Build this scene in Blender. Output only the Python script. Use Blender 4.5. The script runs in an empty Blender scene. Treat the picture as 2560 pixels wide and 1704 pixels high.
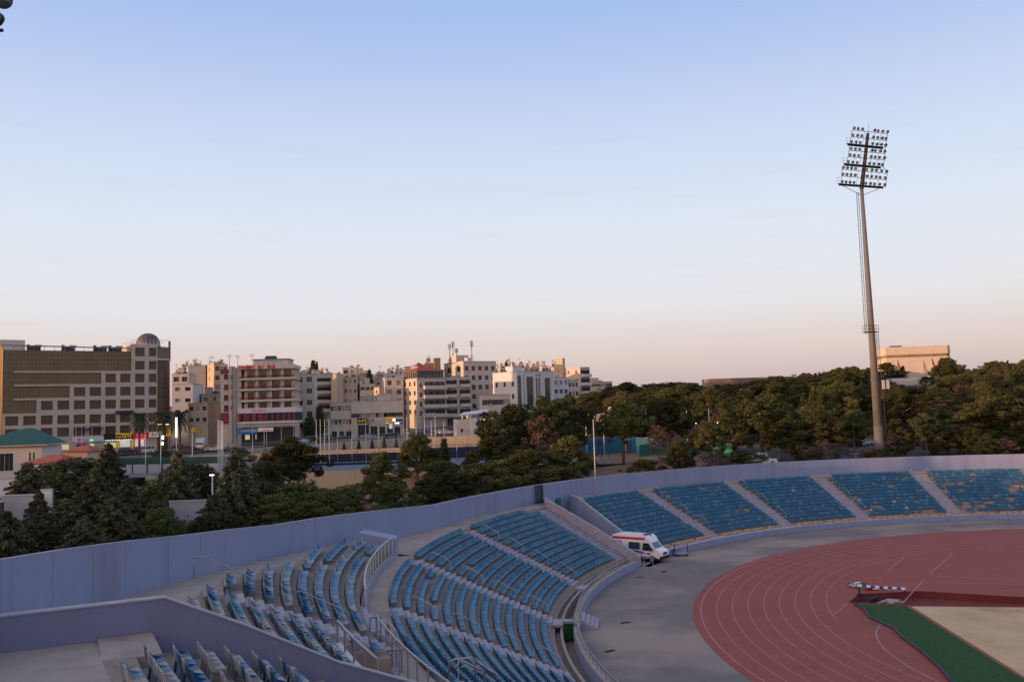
import bpy, math, random
from mathutils import Vector, Matrix
import numpy as np
rnd = random.Random(7)
S = bpy.context.scene
R_ = math.radians
# ------------------------------------------------------------ camera
F, PITCH, ROLL, CAMH = 2200.0, 0.0784, -0.0307, 16.217
cam_d = bpy.data.cameras.new('camera'); cam = bpy.data.objects.new('camera', cam_d)
S.collection.objects.link(cam); S.camera = cam
cam_d.sensor_width = 36; cam_d.lens = 36*F/2560; cam_d.clip_start = .3; cam_d.clip_end = 20000
cam.matrix_world = Matrix.Translation((0, 0, CAMH)) @ Matrix.Rotation(math.pi/2+PITCH, 4, 'X') @ Matrix.Rotation(ROLL, 4, 'Z')
# ------------------------------------------------------------ world, sun
SUN_EL, SUN_AZ = 3.0, (-.93, -.37)          # direction the light comes from
w = bpy.data.worlds.new('World'); S.world = w; w.use_nodes = True
nt = w.node_tree; nt.nodes.clear(); N = nt.nodes.new; L = nt.links.new
out = N('ShaderNodeOutputWorld'); bg = N('ShaderNodeBackground'); L(bg.outputs[0], out.inputs[0])
tc = N('ShaderNodeTexCoord'); sep = N('ShaderNodeSeparateXYZ'); L(tc.outputs['Generated'], sep.inputs[0])
def ramp(stops):
    r = N('ShaderNodeValToRGB'); cr = r.color_ramp
    while len(cr.elements) < len(stops): cr.elements.new(.5)
    for e, (p, c) in zip(cr.elements, stops):
        e.position = p; e.color = tuple(((v/255+.055)/1.055)**2.4 for v in c)+(1,)
    return r
# z = sin(elevation); the dusk sky away from the sun, then the sunset side
east = ramp([(0, (198, 178, 180)), (.025, (208, 189, 189)), (.06, (229, 211, 205)), (.115, (236, 235, 239)), (.19, (229, 237, 249)), (.29, (210, 224, 250)), (.42, (170, 196, 244)), (1, (158, 168, 196))])
west = ramp([(0, (250, 176, 112)), (.05, (255, 204, 156)), (.13, (252, 224, 200)), (.25, (228, 222, 222)), (.42, (190, 198, 220)), (1, (170, 172, 190))])
L(sep.outputs[2], east.inputs[0]); L(sep.outputs[2], west.inputs[0])
dot = N('ShaderNodeVectorMath'); dot.operation = 'DOT_PRODUCT'; L(tc.outputs['Generated'], dot.inputs[0])
dot.inputs[1].default_value = (-.93, -.37, 0)
mr = N('ShaderNodeMapRange'); mr.inputs[1].default_value = .22; mr.inputs[2].default_value = .9; L(dot.outputs['Value'], mr.inputs[0])
mr.interpolation_type = 'SMOOTHSTEP'
glow = N('ShaderNodeMixRGB'); glow.blend_type = 'MULTIPLY'; glow.inputs[0].default_value = 1; glow.inputs[2].default_value = (2.7, 2.1, 1.65, 1); L(west.outputs[0], glow.inputs[1])
mix = N('ShaderNodeMixRGB'); L(mr.outputs[0], mix.inputs[0]); L(east.outputs[0], mix.inputs[1]); L(glow.outputs[0], mix.inputs[2])
sky = N('ShaderNodeTexSky'); sky.sky_type = 'NISHITA'; sky.sun_disc = False
sky.sun_elevation = R_(SUN_EL); sky.sun_rotation = math.atan2(SUN_AZ[0], SUN_AZ[1])
sc = N('ShaderNodeMixRGB'); sc.blend_type = 'MULTIPLY'; sc.inputs[0].default_value = 1; sc.inputs[2].default_value = (.12, .12, .12, 1)
L(sky.outputs[0], sc.inputs[1])
# faint thin cloud streaks low over the horizon
mp = N('ShaderNodeMapping'); mp.inputs['Scale'].default_value = (2.5, 2.5, 34); L(tc.outputs['Generated'], mp.inputs[0])
nz = N('ShaderNodeTexNoise'); nz.inputs['Scale'].default_value = 2.2; nz.inputs['Detail'].default_value = 3; L(mp.outputs[0], nz.inputs[0])
cl = N('ShaderNodeMapRange'); cl.inputs[1].default_value = .56; cl.inputs[2].default_value = .75; cl.inputs[4].default_value = .10; L(nz.outputs[0], cl.inputs[0])
m3 = N('ShaderNodeMixRGB'); L(cl.outputs[0], m3.inputs[0]); L(mix.outputs[0], m3.inputs[1]); m3.inputs[2].default_value = (.62, .55, .56, 1)
m2 = N('ShaderNodeMixRGB'); m2.inputs[0].default_value = .06; L(m3.outputs[0], m2.inputs[1]); L(sc.outputs[0], m2.inputs[2])
L(m2.outputs[0], bg.inputs[0]); bg.inputs[1].default_value = 1.0
sd = bpy.data.lights.new('sun', 'SUN'); so = bpy.data.objects.new('sun', sd); S.collection.objects.link(so)
sd.energy = 4.8; sd.angle = R_(.6); sd.color = (1, .55, .30)
el = R_(SUN_EL); n_ = math.hypot(*SUN_AZ)
so.rotation_euler = Vector((SUN_AZ[0]/n_*math.cos(el), SUN_AZ[1]/n_*math.cos(el), math.sin(el))).to_track_quat('Z', 'Y').to_euler()
S.view_settings.view_transform = 'Standard'; S.view_settings.look = 'None'; S.view_settings.gamma = 1; S.view_settings.exposure = 0
S.view_settings.use_curve_mapping = False
# ------------------------------------------------------------ helpers
cp, sp, cr_, sr_ = math.cos(PITCH), math.sin(PITCH), math.cos(ROLL), math.sin(ROLL)
def ray(px, py):
    x = (px-1280)/F; y = -(py-852)/F
    X = cr_*x-sr_*y; Y = sr_*x+cr_*y
    return Vector((X, cp-sp*Y, sp+cp*Y))
def G(px, py, z): d = ray(px, py); t = (z-CAMH)/d.z; return Vector((d.x*t, d.y*t, z))
def P(px, py, Y): d = ray(px, py); return Vector((0, 0, CAMH)) + d*(Y/d.y)
CX, CY = 59.54, 61.52
def pol(R, a, z=0): a = R_(a); return (CX+R*math.cos(a), CY+R*math.sin(a), z)
MATS = {}
def lin(c): return tuple((v/12.92 if v <= .04045 else ((v+.055)/1.055)**2.4) for v in c)
def mat(name, col, rough=.85, var=.12, scale=1.0, metal=0, spec=.3, emit=0, bump=0, col2=None, obj_rand=0, coat=0, stretch=(1, 1, 1), patch=None):
    m = bpy.data.materials.new(name); m.use_nodes = True; nt = m.node_tree; b = nt.nodes['Principled BSDF']
    b.inputs['Roughness'].default_value = rough; b.inputs['Metallic'].default_value = metal; b.inputs['Specular IOR Level'].default_value = spec
    b.inputs['Coat Weight'].default_value = coat
    A = nt.nodes.new; K = nt.links.new
    geo = A('ShaderNodeNewGeometry'); mpp = A('ShaderNodeMapping'); mpp.inputs['Scale'].default_value = stretch; K(geo.outputs['Position'], mpp.inputs[0])
    n = A('ShaderNodeTexNoise'); n.inputs['Scale'].default_value = scale; n.inputs['Detail'].default_value = 7; n.inputs['Roughness'].default_value = .65; K(mpp.outputs[0], n.inputs[0])
    r = A('ShaderNodeMapRange'); r.inputs[1].default_value = .28; r.inputs[2].default_value = .72; K(n.outputs[0], r.inputs[0])
    mx = A('ShaderNodeMixRGB'); K(r.outputs[0], mx.inputs[0])
    c2 = col2 or tuple(min(1, v*(1+var)) for v in col); c1 = col if col2 else tuple(v*(1-var) for v in col)
    mx.inputs[1].default_value = (*c1, 1); mx.inputs[2].default_value = (*c2, 1)
    last = mx
    if patch:      # larger worn patches of another tone
        n2 = A('ShaderNodeTexNoise'); n2.inputs['Scale'].default_value = patch[1]; n2.inputs['Detail'].default_value = 9; K(mpp.outputs[0], n2.inputs[0])
        r2 = A('ShaderNodeMapRange'); r2.inputs[1].default_value = patch[2]; r2.inputs[2].default_value = patch[2]+.14; r2.inputs[4].default_value = patch[3]; K(n2.outputs[0], r2.inputs[0])
        m4 = A('ShaderNodeMixRGB'); K(r2.outputs[0], m4.inputs[0]); K(last.outputs[0], m4.inputs[1]); m4.inputs[2].default_value = (*patch[0], 1); last = m4
    if obj_rand:
        oi = A('ShaderNodeObjectInfo'); hs = A('ShaderNodeHueSaturation'); K(last.outputs[0], hs.inputs['Color'])
        rr = A('ShaderNodeMapRange'); rr.inputs[3].default_value = 1-obj_rand; rr.inputs[4].default_value = 1+obj_rand; K(oi.outputs['Random'], rr.inputs[0]); K(rr.outputs[0], hs.inputs['Value'])
        rh = A('ShaderNodeMapRange'); rh.inputs[3].default_value = .5-obj_rand*.06; rh.inputs[4].default_value = .5+obj_rand*.06
        wn = A('ShaderNodeTexWhiteNoise'); wn.noise_dimensions = '1D'; K(oi.outputs['Random'], wn.inputs['W']); K(wn.outputs['Value'], rh.inputs[0]); K(rh.outputs[0], hs.inputs['Hue'])
        last = hs
    K(last.outputs[0], b.inputs['Base Color'])
    if emit: K(last.outputs[0], b.inputs['Emission Color']); b.inputs['Emission Strength'].default_value = emit
    if bump:
        bn = A('ShaderNodeBump'); bn.inputs['Strength'].default_value = bump; bn.inputs['Distance'].default_value = .03; K(n.outputs[0], bn.inputs['Height']); K(bn.outputs[0], b.inputs['Normal'])
    MATS[name] = m; return m
M = MATS
mat('wall_paint', (.245, .275, .41), .9, .05, .7, patch=((.19, .20, .28), .40, .54, .6), stretch=(1, 1, .22))
mat('joint', (.232, .258, .385), .95, .2, 1)
mat('wall_cap', (.36, .34, .37), .9, .15, 2)
mat('parapet_dusk_tint', (.19, .18, .27), .9, .08, .6, patch=((.15, .14, .22), .5, .6, .5))  # lavender wall tone with the purple dusk light put into its colour
mat('aisle_paint', (.33, .30, .34), .9, .2, 1.5)
mat('terrace_concrete', (.25, .195, .165), .95, .25, 1.3, patch=((.36, .27, .19), .8, .58, .7))
mat('riser_concrete', (.34, .27, .22), .95, .25, 1.3)
mat('deck_concrete', (.34, .275, .235), .95, .18, .5, patch=((.24, .19, .16), .6, .55, .6))
mat('bench_concrete', (.42, .31, .22), .95, .25, 2.0)
mat('tan_wall', (.5, .33, .18), .95, .15, .5)
mat('asphalt_apron', (.185, .155, .150), .95, .16, .3, patch=((.34, .26, .21), .09, .46, .8), bump=.2)
mat('track_red', (.285, .073, .054), .85, .12, .35, patch=((.19, .07, .066), .11, .56, .7))
mat('track_line', (.40, .21, .21), .8, .25, 1.2)
mat('pit_red', (.16, .028, .026), .9, .25, .8)
mat('turf', (.017, .068, .012), .95, .3, 2.5, patch=((.03, .06, .02), .5, .58, .6))
mat('turf_fold', (.05, .07, .09), .95, .25, 1.2)
mat('sand', (.54, .375, .225), .98, .18, .25, patch=((.28, .15, .08), .18, .58, .6))
mat('asphalt_road', (.05, .047, .052), .9, .15, .3)
mat('dirt', (.20, .115, .07), .98, .3, .15, patch=((.13, .065, .045), .06, .5, .8))
mat('forest_floor', (.10, .065, .042), .98, .3, .1)
mat('city_ground', (.16, .13, .11), .98, .25, .1)
mat('seat_blue', (.014, .132, .25), .5, .25, .8, spec=.25)
mat('seat_mid', (.048, .18, .295), .5, .15, 4, spec=.3)
mat('seat_faded', (.10, .225, .34), .6, .2, 4, spec=.35)
mat('seat_white', (.34, .32, .31), .65, .2, 4, spec=.3)
mat('seat_deep', (.012, .075, .18), .45, .15, 4, spec=.4)
mat('steel', (.33, .32, .34), .45, .1, 3, metal=.6)
mat('steel_pale', (.42, .42, .42), .6, .1, 3)
mat('curtain', (.32, .29, .25), .8, .3, .8)
mat('rail_white', (.50, .50, .50), .5, .1, 3, metal=.1)
mat('mast_concrete', (.165, .152, .148), .85, .15, .6, patch=((.14, .12, .11), .5, .6, .5))
mat('mast_base', (.13, .11, .11), .9, .15, .6)
mat('rust', (.085, .055, .045), .85, .4, 2)
mat('dark_metal', (.026, .03, .038), .6, .2, 3)
mat('lamp_glass', (.07, .075, .09), .2, .1, 3, spec=.6)
mat('white_paint', (.78, .77, .76), .35, .04, 2, coat=.3)
mat('red_paint', (.55, .012, .03), .4, .05, 2)
mat('blue_paint', (.02, .05, .28), .4, .05, 2)
mat('tyre', (.015, .015, .016), .9, .1, 5)
mat('hub', (.3, .3, .32), .4, .1, 5, metal=.6)
mat('black_plastic', (.02, .02, .024), .6, .1, 5)
mat('car_glass', (.012, .016, .02), .08, .05, 5, spec=.8)
mat('ambulance_glass', (.02, .05, .055), .1, .1, 5, spec=.7)
mat('windscreen', (.05, .09, .12), .08, .1, 5, spec=.8)
mat('headlight', (.5, .5, .5), .15, .1, 5, spec=.8)
for nme, c in dict(car_white=(.62, .62, .62), car_black=(.015, .016, .02), car_silver=(.33, .34, .36), car_red=(.22, .02, .02), car_yellow=(.55, .32, .02), car_grey=(.10, .105, .115), car_blue=(.03, .10, .22)).items(): mat(nme, c, .3, .03, 2, coat=.5, spec=.5)
mat('bin_green', (.008, .06, .02), .5, .1, 4)
mat('stone_a', (.54, .45, .36), .9, .14, .6, bump=.1)
mat('stone_b', (.50, .43, .37), .9, .14, .6)
mat('stone_c', (.56, .49, .42), .9, .10, .6)
mat('stone_d', (.43, .34, .25), .9, .16, .6)
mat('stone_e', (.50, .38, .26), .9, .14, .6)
mat('stone_w', (.58, .56, .55), .9, .08, .6)
mat('slab', (.50, .46, .42), .9, .1, 1)
mat('hotel_stone', (.50, .405, .335), .85, .1, .4)
mat('bronze_glass', (.095, .055, .028), .25, .25, .35, spec=.5)
mat('sunlit_glass', (.42, .25, .07), .25, .2, .5, spec=.6, metal=.4)  # bronze glass with the gold sun reflection put into its colour
mat('mullion', (.13, .085, .035), .5, .1, 1, metal=.4)
mat('glass', (.02, .022, .028), .12, .3, .2, spec=.6)
mat('window_frame', (.30, .27, .24), .6, .1, 1)
mat('brown_brick', (.22, .15, .11), .9, .15, 1)
mat('roof_red', (.34, .085, .05), .85, .2, .8)
mat('roof_green', (.012, .075, .062), .7, .15, .5)
mat('roof_grey', (.22, .22, .23), .7, .1, .5)
mat('tank', (.5, .5, .52), .5, .1, 1, metal=.2)
mat('tank_dark', (.05, .06, .07), .6, .1, 1)
mat('red_panel', (.24, .035, .045), .6, .25, .6)
mat('sign_blue', (.01, .12, .30), .5, .05, 1, emit=.15)
mat('sign_red', (.60, .015, .03), .5, .1, 1, emit=.12)
mat('sign_cream', (.6, .5, .42), .5, .05, 1, emit=.2)
mat('sign_white', (.46, .44, .48), .5, .05, 1, emit=.1)
mat('sign_yellow', (.85, .52, .02), .5, .05, 1, emit=.12)
mat('sign_dark', (.02, .015, .01), .5, .05, 1)
mat('sign_purple', (.12, .02, .12), .5, .05, 1)
mat('shop_light', (1, .93, .85), .5, .4, .9, emit=.3)
mat('shop_warm', (1, .75, .35), .5, .3, 1, emit=.35)
mat('lamp_white', (1, .98, .9), .5, 0, 1, emit=1.2)
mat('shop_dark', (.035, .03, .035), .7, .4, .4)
mat('green_light', (.05, .9, .3), .5, 0, 1, emit=1.5)
mat('red_light', (1, .05, .08), .5, 0, 1, emit=2)
mat('retaining_beige', (.50, .37, .24), .95, .12, .3, patch=((.36, .25, .16), .25, .6, .6), stretch=(1, 1, .3))
mat('retaining_grey', (.30, .27, .25), .95, .15, .3, stretch=(1, 1, .3))
mat('grey_wall', (.30, .31, .34), .95, .1, .3)
mat('mesh_green', (.010, .05, .045), .9, .15, .5)
mat('court_blue', (.02, .125, .20), .9, .12, .4)
mat('court_green', (.03, .17, .12), .9, .15, .4)
mat('court_navy', (.008, .016, .045), .9, .15, .4)
mat('court_floor', (.10, .125, .16), .9, .12, .3)
mat('bark', (.13, .085, .06), .95, .3, 2)
mat('bark_light', (.22, .15, .11), .95, .3, 2)
mat('leaf_pine', (.031, .037, .013), .9, .1, .35, col2=(.100, .102, .034), obj_rand=.48, spec=.15)
mat('leaf_dark', (.024, .030, .014), .9, .1, .6, col2=(.058, .064, .028), obj_rand=.3, spec=.15)
mat('leaf_cedar', (.042, .050, .026), .9, .1, .5, col2=(.105, .104, .055), obj_rand=.22, spec=.15)
mat('leaf_brown', (.055, .04, .026), .9, .1, .6, col2=(.13, .085, .055), obj_rand=.2, spec=.1)
mat('leaf_yellow', (.06, .06, .01), .9, .1, .8, col2=(.20, .16, .03), obj_rand=.15, spec=.15)
mat('leaf_bright', (.040, .054, .015), .9, .1, .5, col2=(.100, .118, .034), obj_rand=.2, spec=.15)
mat('palm_leaf', (.028, .04, .024), .8, .3, 1)
mat('skin', (.3, .17, .11), .7, .05, 2); mat('cloth_dark', (.02, .025, .04), .9, .1, 3); mat('cloth_white', (.55, .55, .58), .9, .1, 3)
mat('flag_red', (.45, .02, .04), .8, .1, 1); mat('flag_green', (.02, .2, .08), .8, .1, 1)
mat('mausoleum_stone', (.62, .50, .38), .9, .08, .35, bump=.15)
mat('band_bronze', (.26, .19, .09), .7, .35, 1.2)
mat('dome_glass', (.10, .09, .12), .3, .2, .8, spec=.5)
mat('ball_white', (.75, .62, .55), .5, .05, 1)
mat('blocker_soil', (.12, .09, .06), .98, .3, .05)
# shell bronze curtain wall gets a mullion grid in its material
def grid_mat(name, base, line, sx, sz, lw):
    m = M[base].copy(); m.name = name; nt = m.node_tree; b = nt.nodes['Principled BSDF']; A = nt.nodes.new; K = nt.links.new
    t = A('ShaderNodeTexCoord'); s = A('ShaderNodeSeparateXYZ'); K(t.outputs['Object'], s.inputs[0])
    outs = []
    for i, per in ((0, sx), (2, sz)):
        d = A('ShaderNodeMath'); d.operation = 'DIVIDE'; d.inputs[1].default_value = per; K(s.outputs[i], d.inputs[0])
        f = A('ShaderNodeMath'); f.operation = 'FRACT'; K(d.outputs[0], f.inputs[0])
        c = A('ShaderNodeMath'); c.operation = 'LESS_THAN'; c.inputs[1].default_value = lw/per; K(f.outputs[0], c.inputs[0]); outs.append(c)
    mx = A('ShaderNodeMath'); mx.operation = 'MAXIMUM'; K(outs[0].outputs[0], mx.inputs[0]); K(outs[1].outputs[0], mx.inputs[1])
    old = b.inputs['Base Color'].links[0].from_socket
    mc = A('ShaderNodeMixRGB'); K(mx.outputs[0], mc.inputs[0]); K(old, mc.inputs[1]); mc.inputs[2].default_value = (*line, 1); K(mc.outputs[0], b.inputs['Base Color'])
    M[name] = m
mat('bronze_curtain', (.125, .078, .034), .25, .3, .3, spec=.5)
grid_mat('curtain_bronze', 'bronze_curtain', (.20, .14, .05), .82, 1.12, .09)
grid_mat('curtain_sunlit', 'sunlit_glass', (.3, .2, .08), .82, 1.12, .09)
grid_mat('panel_grid', 'retaining_beige', (.22, .16, .10), 3.0, 50, .10)
grid_mat('grey_panel_grid', 'grey_wall', (.16, .16, .17), 3.2, 50, .14)

class MB:
    def __init__(s): s.v = []; s.f = []; s.m = []; s.ms = []
    def mi(s, m):
        if m not in s.ms: s.ms.append(m)
        return s.ms.index(m)
    def face(s, pts, m):
        i = len(s.v); s.v += [tuple(p) for p in pts]; s.f.append(tuple(range(i, i+len(pts)))); s.m.append(s.mi(m))
    def hexa(s, b, t, m, caps=True):     # b, t: 4 bottom and 4 top points, counter-clockwise from above
        i = len(s.v); s.v += [tuple(p) for p in b]+[tuple(p) for p in t]; k = s.mi(m)
        fs = [(i, i+1, i+5, i+4), (i+1, i+2, i+6, i+5), (i+2, i+3, i+7, i+6), (i+3, i, i+4, i+7), (i+4, i+5, i+6, i+7), (i+3, i+2, i+1, i)]
        s.f += fs; s.m += [k]*6
    def box(s, c, d, m, rz=0, rx=0):
        mt = Matrix.Translation(c) @ Matrix.Rotation(rz, 4, 'Z') @ Matrix.Rotation(rx, 4, 'X')
        x, y, z = d[0]/2, d[1]/2, d[2]/2
        q = [mt @ Vector(p) for p in ((-x, -y, -z), (x, -y, -z), (x, y, -z), (-x, y, -z), (-x, -y, z), (x, -y, z), (x, y, z), (-x, y, z))]
        s.hexa(q[:4], q[4:], m)
    def tube(s, pts, r, m, n=6, r2=None, cap=True):
        pts = [Vector(p) for p in pts]; k = s.mi(m); rings = []; r2 = r if r2 is None else r2
        for j, p in enumerate(pts):
            a = pts[max(0, j-1)]; b = pts[min(len(pts)-1, j+1)]; d = (b-a)
            if d.length < 1e-6: d = Vector((0, 0, 1))
            d.normalize(); u = d.cross(Vector((0, 0, 1)) if abs(d.z) < .95 else Vector((1, 0, 0))).normalized(); v = d.cross(u)
            rr = r+(r2-r)*j/(len(pts)-1); i0 = len(s.v)
            for q in range(n):
                t = 2*math.pi*q/n; s.v.append(tuple(p+u*math.cos(t)*rr+v*math.sin(t)*rr))
            rings.append(i0)
        for a, b in zip(rings, rings[1:]):
            for q in range(n): s.f.append((a+q, b+q, b+(q+1) % n, a+(q+1) % n)); s.m.append(k)
        if cap:
            s.f.append(tuple(rings[0]+q for q in range(n))); s.m.append(k); s.f.append(tuple(rings[-1]+n-1-q for q in range(n))); s.m.append(k)
    def sph(s, c, r, m, nu=12, nv=8, sz=1, half=False):
        k = s.mi(m); i0 = len(s.v); lo = 0 if half else -math.pi/2
        for j in range(nv+1):
            ph = lo+(math.pi/2-lo)*j/nv
            for i in range(nu):
                t = 2*math.pi*i/nu; s.v.append((c[0]+r*math.cos(ph)*math.cos(t), c[1]+r*math.cos(ph)*math.sin(t), c[2]+r*sz*math.sin(ph)))
        for j in range(nv):
            for i in range(nu): s.f.append((i0+j*nu+i, i0+j*nu+(i+1) % nu, i0+(j+1)*nu+(i+1) % nu, i0+(j+1)*nu+i)); s.m.append(k)
    def sector(s, R0, R1, a0, a1, z, zl, m, mr=None, da=1.0, caps=True, a0b=None):
        # top at z between radii and angles (a0b: start angle at R1), inner riser down to zl
        a0b = a0 if a0b is None else a0b; n = max(1, int(abs(a1-a0)/da)); mr = mr or m
        for i in range(n):
            t, t2 = i/n, (i+1)/n
            A, B = a0+(a1-a0)*t, a0+(a1-a0)*t2; A2, B2 = a0b+(a1-a0b)*t, a0b+(a1-a0b)*t2
            s.face([pol(R0, A, z), pol(R1, A2, z), pol(R1, B2, z), pol(R0, B, z)][::-1] if False else [pol(R0, A, z), pol(R1, A2, z), pol(R1, B2, z), pol(R0, B, z)], m)
            s.face([pol(R0, A, zl), pol(R0, A, z), pol(R0, B, z), pol(R0, B, zl)], mr)
        if caps:
            for a, b in ((a0, a0b), (a1, a1)): s.face([pol(R0, a, zl), pol(R1, b, zl), pol(R1, b, z), pol(R0, a, z)], mr)
    def ringwall(s, R0, R1, a0, a1, z0, z1, m, mc=None, da=1.0):
        n = max(1, int(abs(a1-a0)/da)); mc = mc or m
        for i in range(n):
            A, B = a0+(a1-a0)*i/n, a0+(a1-a0)*(i+1)/n
            s.face([pol(R0, A, z0), pol(R0, B, z0), pol(R0, B, z1), pol(R0, A, z1)], m)
            s.face([pol(R1, A, z0), pol(R1, A, z1), pol(R1, B, z1), pol(R1, B, z0)], m)
            s.face([pol(R0, A, z1), pol(R0, B, z1), pol(R1, B, z1), pol(R1, A, z1)], mc)
        for a in (a0, a1): s.face([pol(R0, a, z0), pol(R1, a, z0), pol(R1, a, z1), pol(R0, a, z1)], m)
    def data(s, name, smooth=False):
        me = bpy.data.meshes.new(name); me.from_pydata(s.v, [], s.f)
        for m in s.ms: me.materials.append(M[m])
        me.polygons.foreach_set('material_index', s.m)
        if smooth: me.polygons.foreach_set('use_smooth', [True]*len(s.f))
        me.update(); return me
    def build(s, name, parent=None, smooth=False, loc=None, rz=0):
        return obj(name, s.data(name, smooth), parent, loc, rz)
def obj(name, me, parent=None, loc=None, rz=0):
    o = bpy.data.objects.new(name, me); S.collection.objects.link(o)
    if parent: o.parent = parent
    if loc is not None: o.location = loc
    if rz: o.rotation_euler.z = rz
    return o
def tag(o, label, cat, group=None):
    o['label'] = label; o['category'] = cat
    if group: o['group'] = group
    return o
def struct(o, kind='structure'): o['kind'] = kind; return o
def thing(name, label, cat, loc=(0, 0, 0), rz=0, group=None):
    o = bpy.data.objects.new(name, None); S.collection.objects.link(o); o.location = loc; o.rotation_euler.z = rz; o.empty_display_size = .2
    return tag(o, label, cat, group)
def dup(root, loc, rz=0, label=None, group=None, scale=None):
    r = root.copy(); S.collection.objects.link(r); r.location = loc; r.rotation_euler.z = rz
    if label: r['label'] = label
    if group: r['group'] = group
    if scale: r.scale = scale
    for ch in root.children:
        c = ch.copy(); S.collection.objects.link(c); c.parent = r
        for g in ch.children:
            d = g.copy(); S.collection.objects.link(d); d.parent = c
    return r
def remove_tree(o):
    for c in list(o.children): remove_tree(c)
    bpy.data.objects.remove(o)
def scrib(mb, x0, x1, z0, z1, y, m, seed=1, n=None):
    # cursive right-to-left style lettering: a baseline with teeth, bowls and dots, in the local xz plane at y
    r = random.Random(seed); h = z1-z0; x = x0; th = h*.16
    while x < x1-h*.3:
        wl = min(r.uniform(1.0, 2.2)*h, x1-x)
        mb.box((x+wl/2, y, z0+h*.32), (wl, .03, th), m)
        q = x+th/2
        while q < x+wl:
            hh = r.choice((.25, .3, .68, .3, .6))*h; mb.box((q, y, z0+h*.32+hh/2), (th, .031, hh), m)
            if r.random() < .4: mb.box((q+th, y, z0+h*.08), (th*1.1, .03, th*.9), m)
            if r.random() < .25: mb.box((q+th, y, z0+h*.82), (th*1.1, .03, th*.9), m)
            q += r.uniform(.3, .5)*h
        x += wl+h*.28
# ------------------------------------------------------------ terrain
def lerp(t, pts):
    if t <= pts[0][0]: return pts[0][1]
    for (a, b), (c, d) in zip(pts, pts[1:]):
        if t <= c: return b+(d-b)*(t-a)/(c-a)
    return pts[-1][1]
def yw(x): return 205+(min(60, max(-160, x))+104)*.32
def zroad(x): return lerp(x, [(-200, 8.6), (-104, 8.5), (-74, 8.3), (-20, 10.0), (60, 11)])
def T(x, y):
    if y < 60: return lerp(y, [(-400, 4), (60, 3.6)])
    az = x/max(y, 1); w0 = yw(x); zr = zroad(x)
    city = lerp(y, [(60, 3.4), (157, 2.9), (170, 6.1), (199, 6.1), (210, 7.2), (w0-2, 7.3), (w0+9, zr-.15), (w0+45, zr-.05), (w0+85, zr+3.0), (w0+140, zr+9), (w0+200, zr+15), (w0+330, zr+19), (1500, 24)])
    if az < -.30: city = lerp(y, [(60, 3.4), (150, 4.3), (170, 5.0), (176, 7.6), (w0-1, 7.9), (w0+.6, zr), (w0+50, zr), (w0+140, zr+8), (w0+300, zr+16), (1500, 24)])
    if az < -.475:
        city = lerp(y, [(60, 3.4), (110, 5), (150, 7), (w0-1, 7.9), (w0+.6, zr), (w0+60, zr), (w0+140, zr+6), (w0+300, zr+16), (1500, 24)])
    wood = lerp(y, [(60, 3.4), (125, 3.6), (150, 5.4), (172, 6.0), (215, 6.6), (262, 10.5), (335, 18), (420, 22.5), (600, 21), (1500, 15)])
    k = min(1, max(0, (az-.03)/.10)); k = k*k*(3-2*k)
    return city*(1-k)+wood*k
def build_terrain():
    mb = MB(); Rs = [71.5, 74, 77, 80, 84, 88, 93, 98, 104, 110, 117, 124, 131, 138, 145, 152, 158, 164, 171, 178, 186, 194, 202, 210, 218, 227, 236, 246, 257, 269, 282, 296, 312, 330, 350, 375, 405, 440, 480, 530, 600, 700, 850, 1100, 1500, 2200, 4000, 9000]
    NA = 240; base = 0
    for R in Rs:
        for i in range(NA):
            x, y, _ = pol(R, i*360/NA); z = T(x, y)
            if R < 76: z = min(z, 3.2)
            if y < -50: z = 4
            mb.v.append((x, y, z+(0 if R < 100 else rnd.uniform(-.12, .12))))
    for j in range(len(Rs)-1):
        for i in range(NA):
            a = j*NA+i; b = j*NA+(i+1) % NA; c = mb.v[a]
            az = c[0]/max(c[1], 1)
            k = 'dirt'
            if c[1] > 60:
                if az > .12 and c[1] > 205: k = 'forest_floor'
                elif az <= .12 and c[1] > 150: k = 'city_ground'
            mb.f.append((a, a+NA, b+NA, b)); mb.m.append(mb.mi(k))
    struct(mb.build('ground', smooth=True))
build_terrain()
mb = MB(); NB = 24            # soil under the bowl, so the ground sheet is closed
for i in range(NB): mb.face([pol(0, 0, -1.6), pol(71.6, i*15, -1.6), pol(71.6, i*15+15, -1.6)], 'city_ground')
for i in range(72): mb.face([pol(71.55, i*5, -1.6), pol(71.55, i*5+5, -1.6), pol(71.55, i*5+5, 3.3), pol(71.55, i*5, 3.3)], 'city_ground')
struct(mb.build('subsoil'))
# unseen high ground added in the west to keep low sun off the bowl
ax = Vector((SUN_AZ[0], SUN_AZ[1], 0)).normalized(); sx_ = Vector((-ax.y, ax.x, 0)); mb = MB(); D0 = 420; tan_e = math.tan(el)
def ridge(s): return 11.6+D0*tan_e+1.6*math.sin(s*.013)+1.0*math.sin(s*.05+1)
prof = [(-150, -12), (-60, -5.5), (0, 0), (60, -4), (160, -14), (400, -40)]
n = 80; ss = [-1400+2800*i/n for i in range(n+1)]
for a, b in zip(ss, ss[1:]):
    for (d1, h1), (d2, h2) in zip(prof, prof[1:]):
        pt = lambda s, d, h_: tuple((ax*(D0+d)+sx_*s).to_tuple()[:2])+(max(-5, (ridge(s)+h_)*1.0 if True else 0),)
        mb.face([pt(a, d1, h1), pt(b, d1, h1), pt(b, d2, h2), pt(a, d2, h2)], 'blocker_soil')
struct(mb.build('sun_blocker_hill', smooth=True))  # added out of view as a sun blocker
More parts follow.
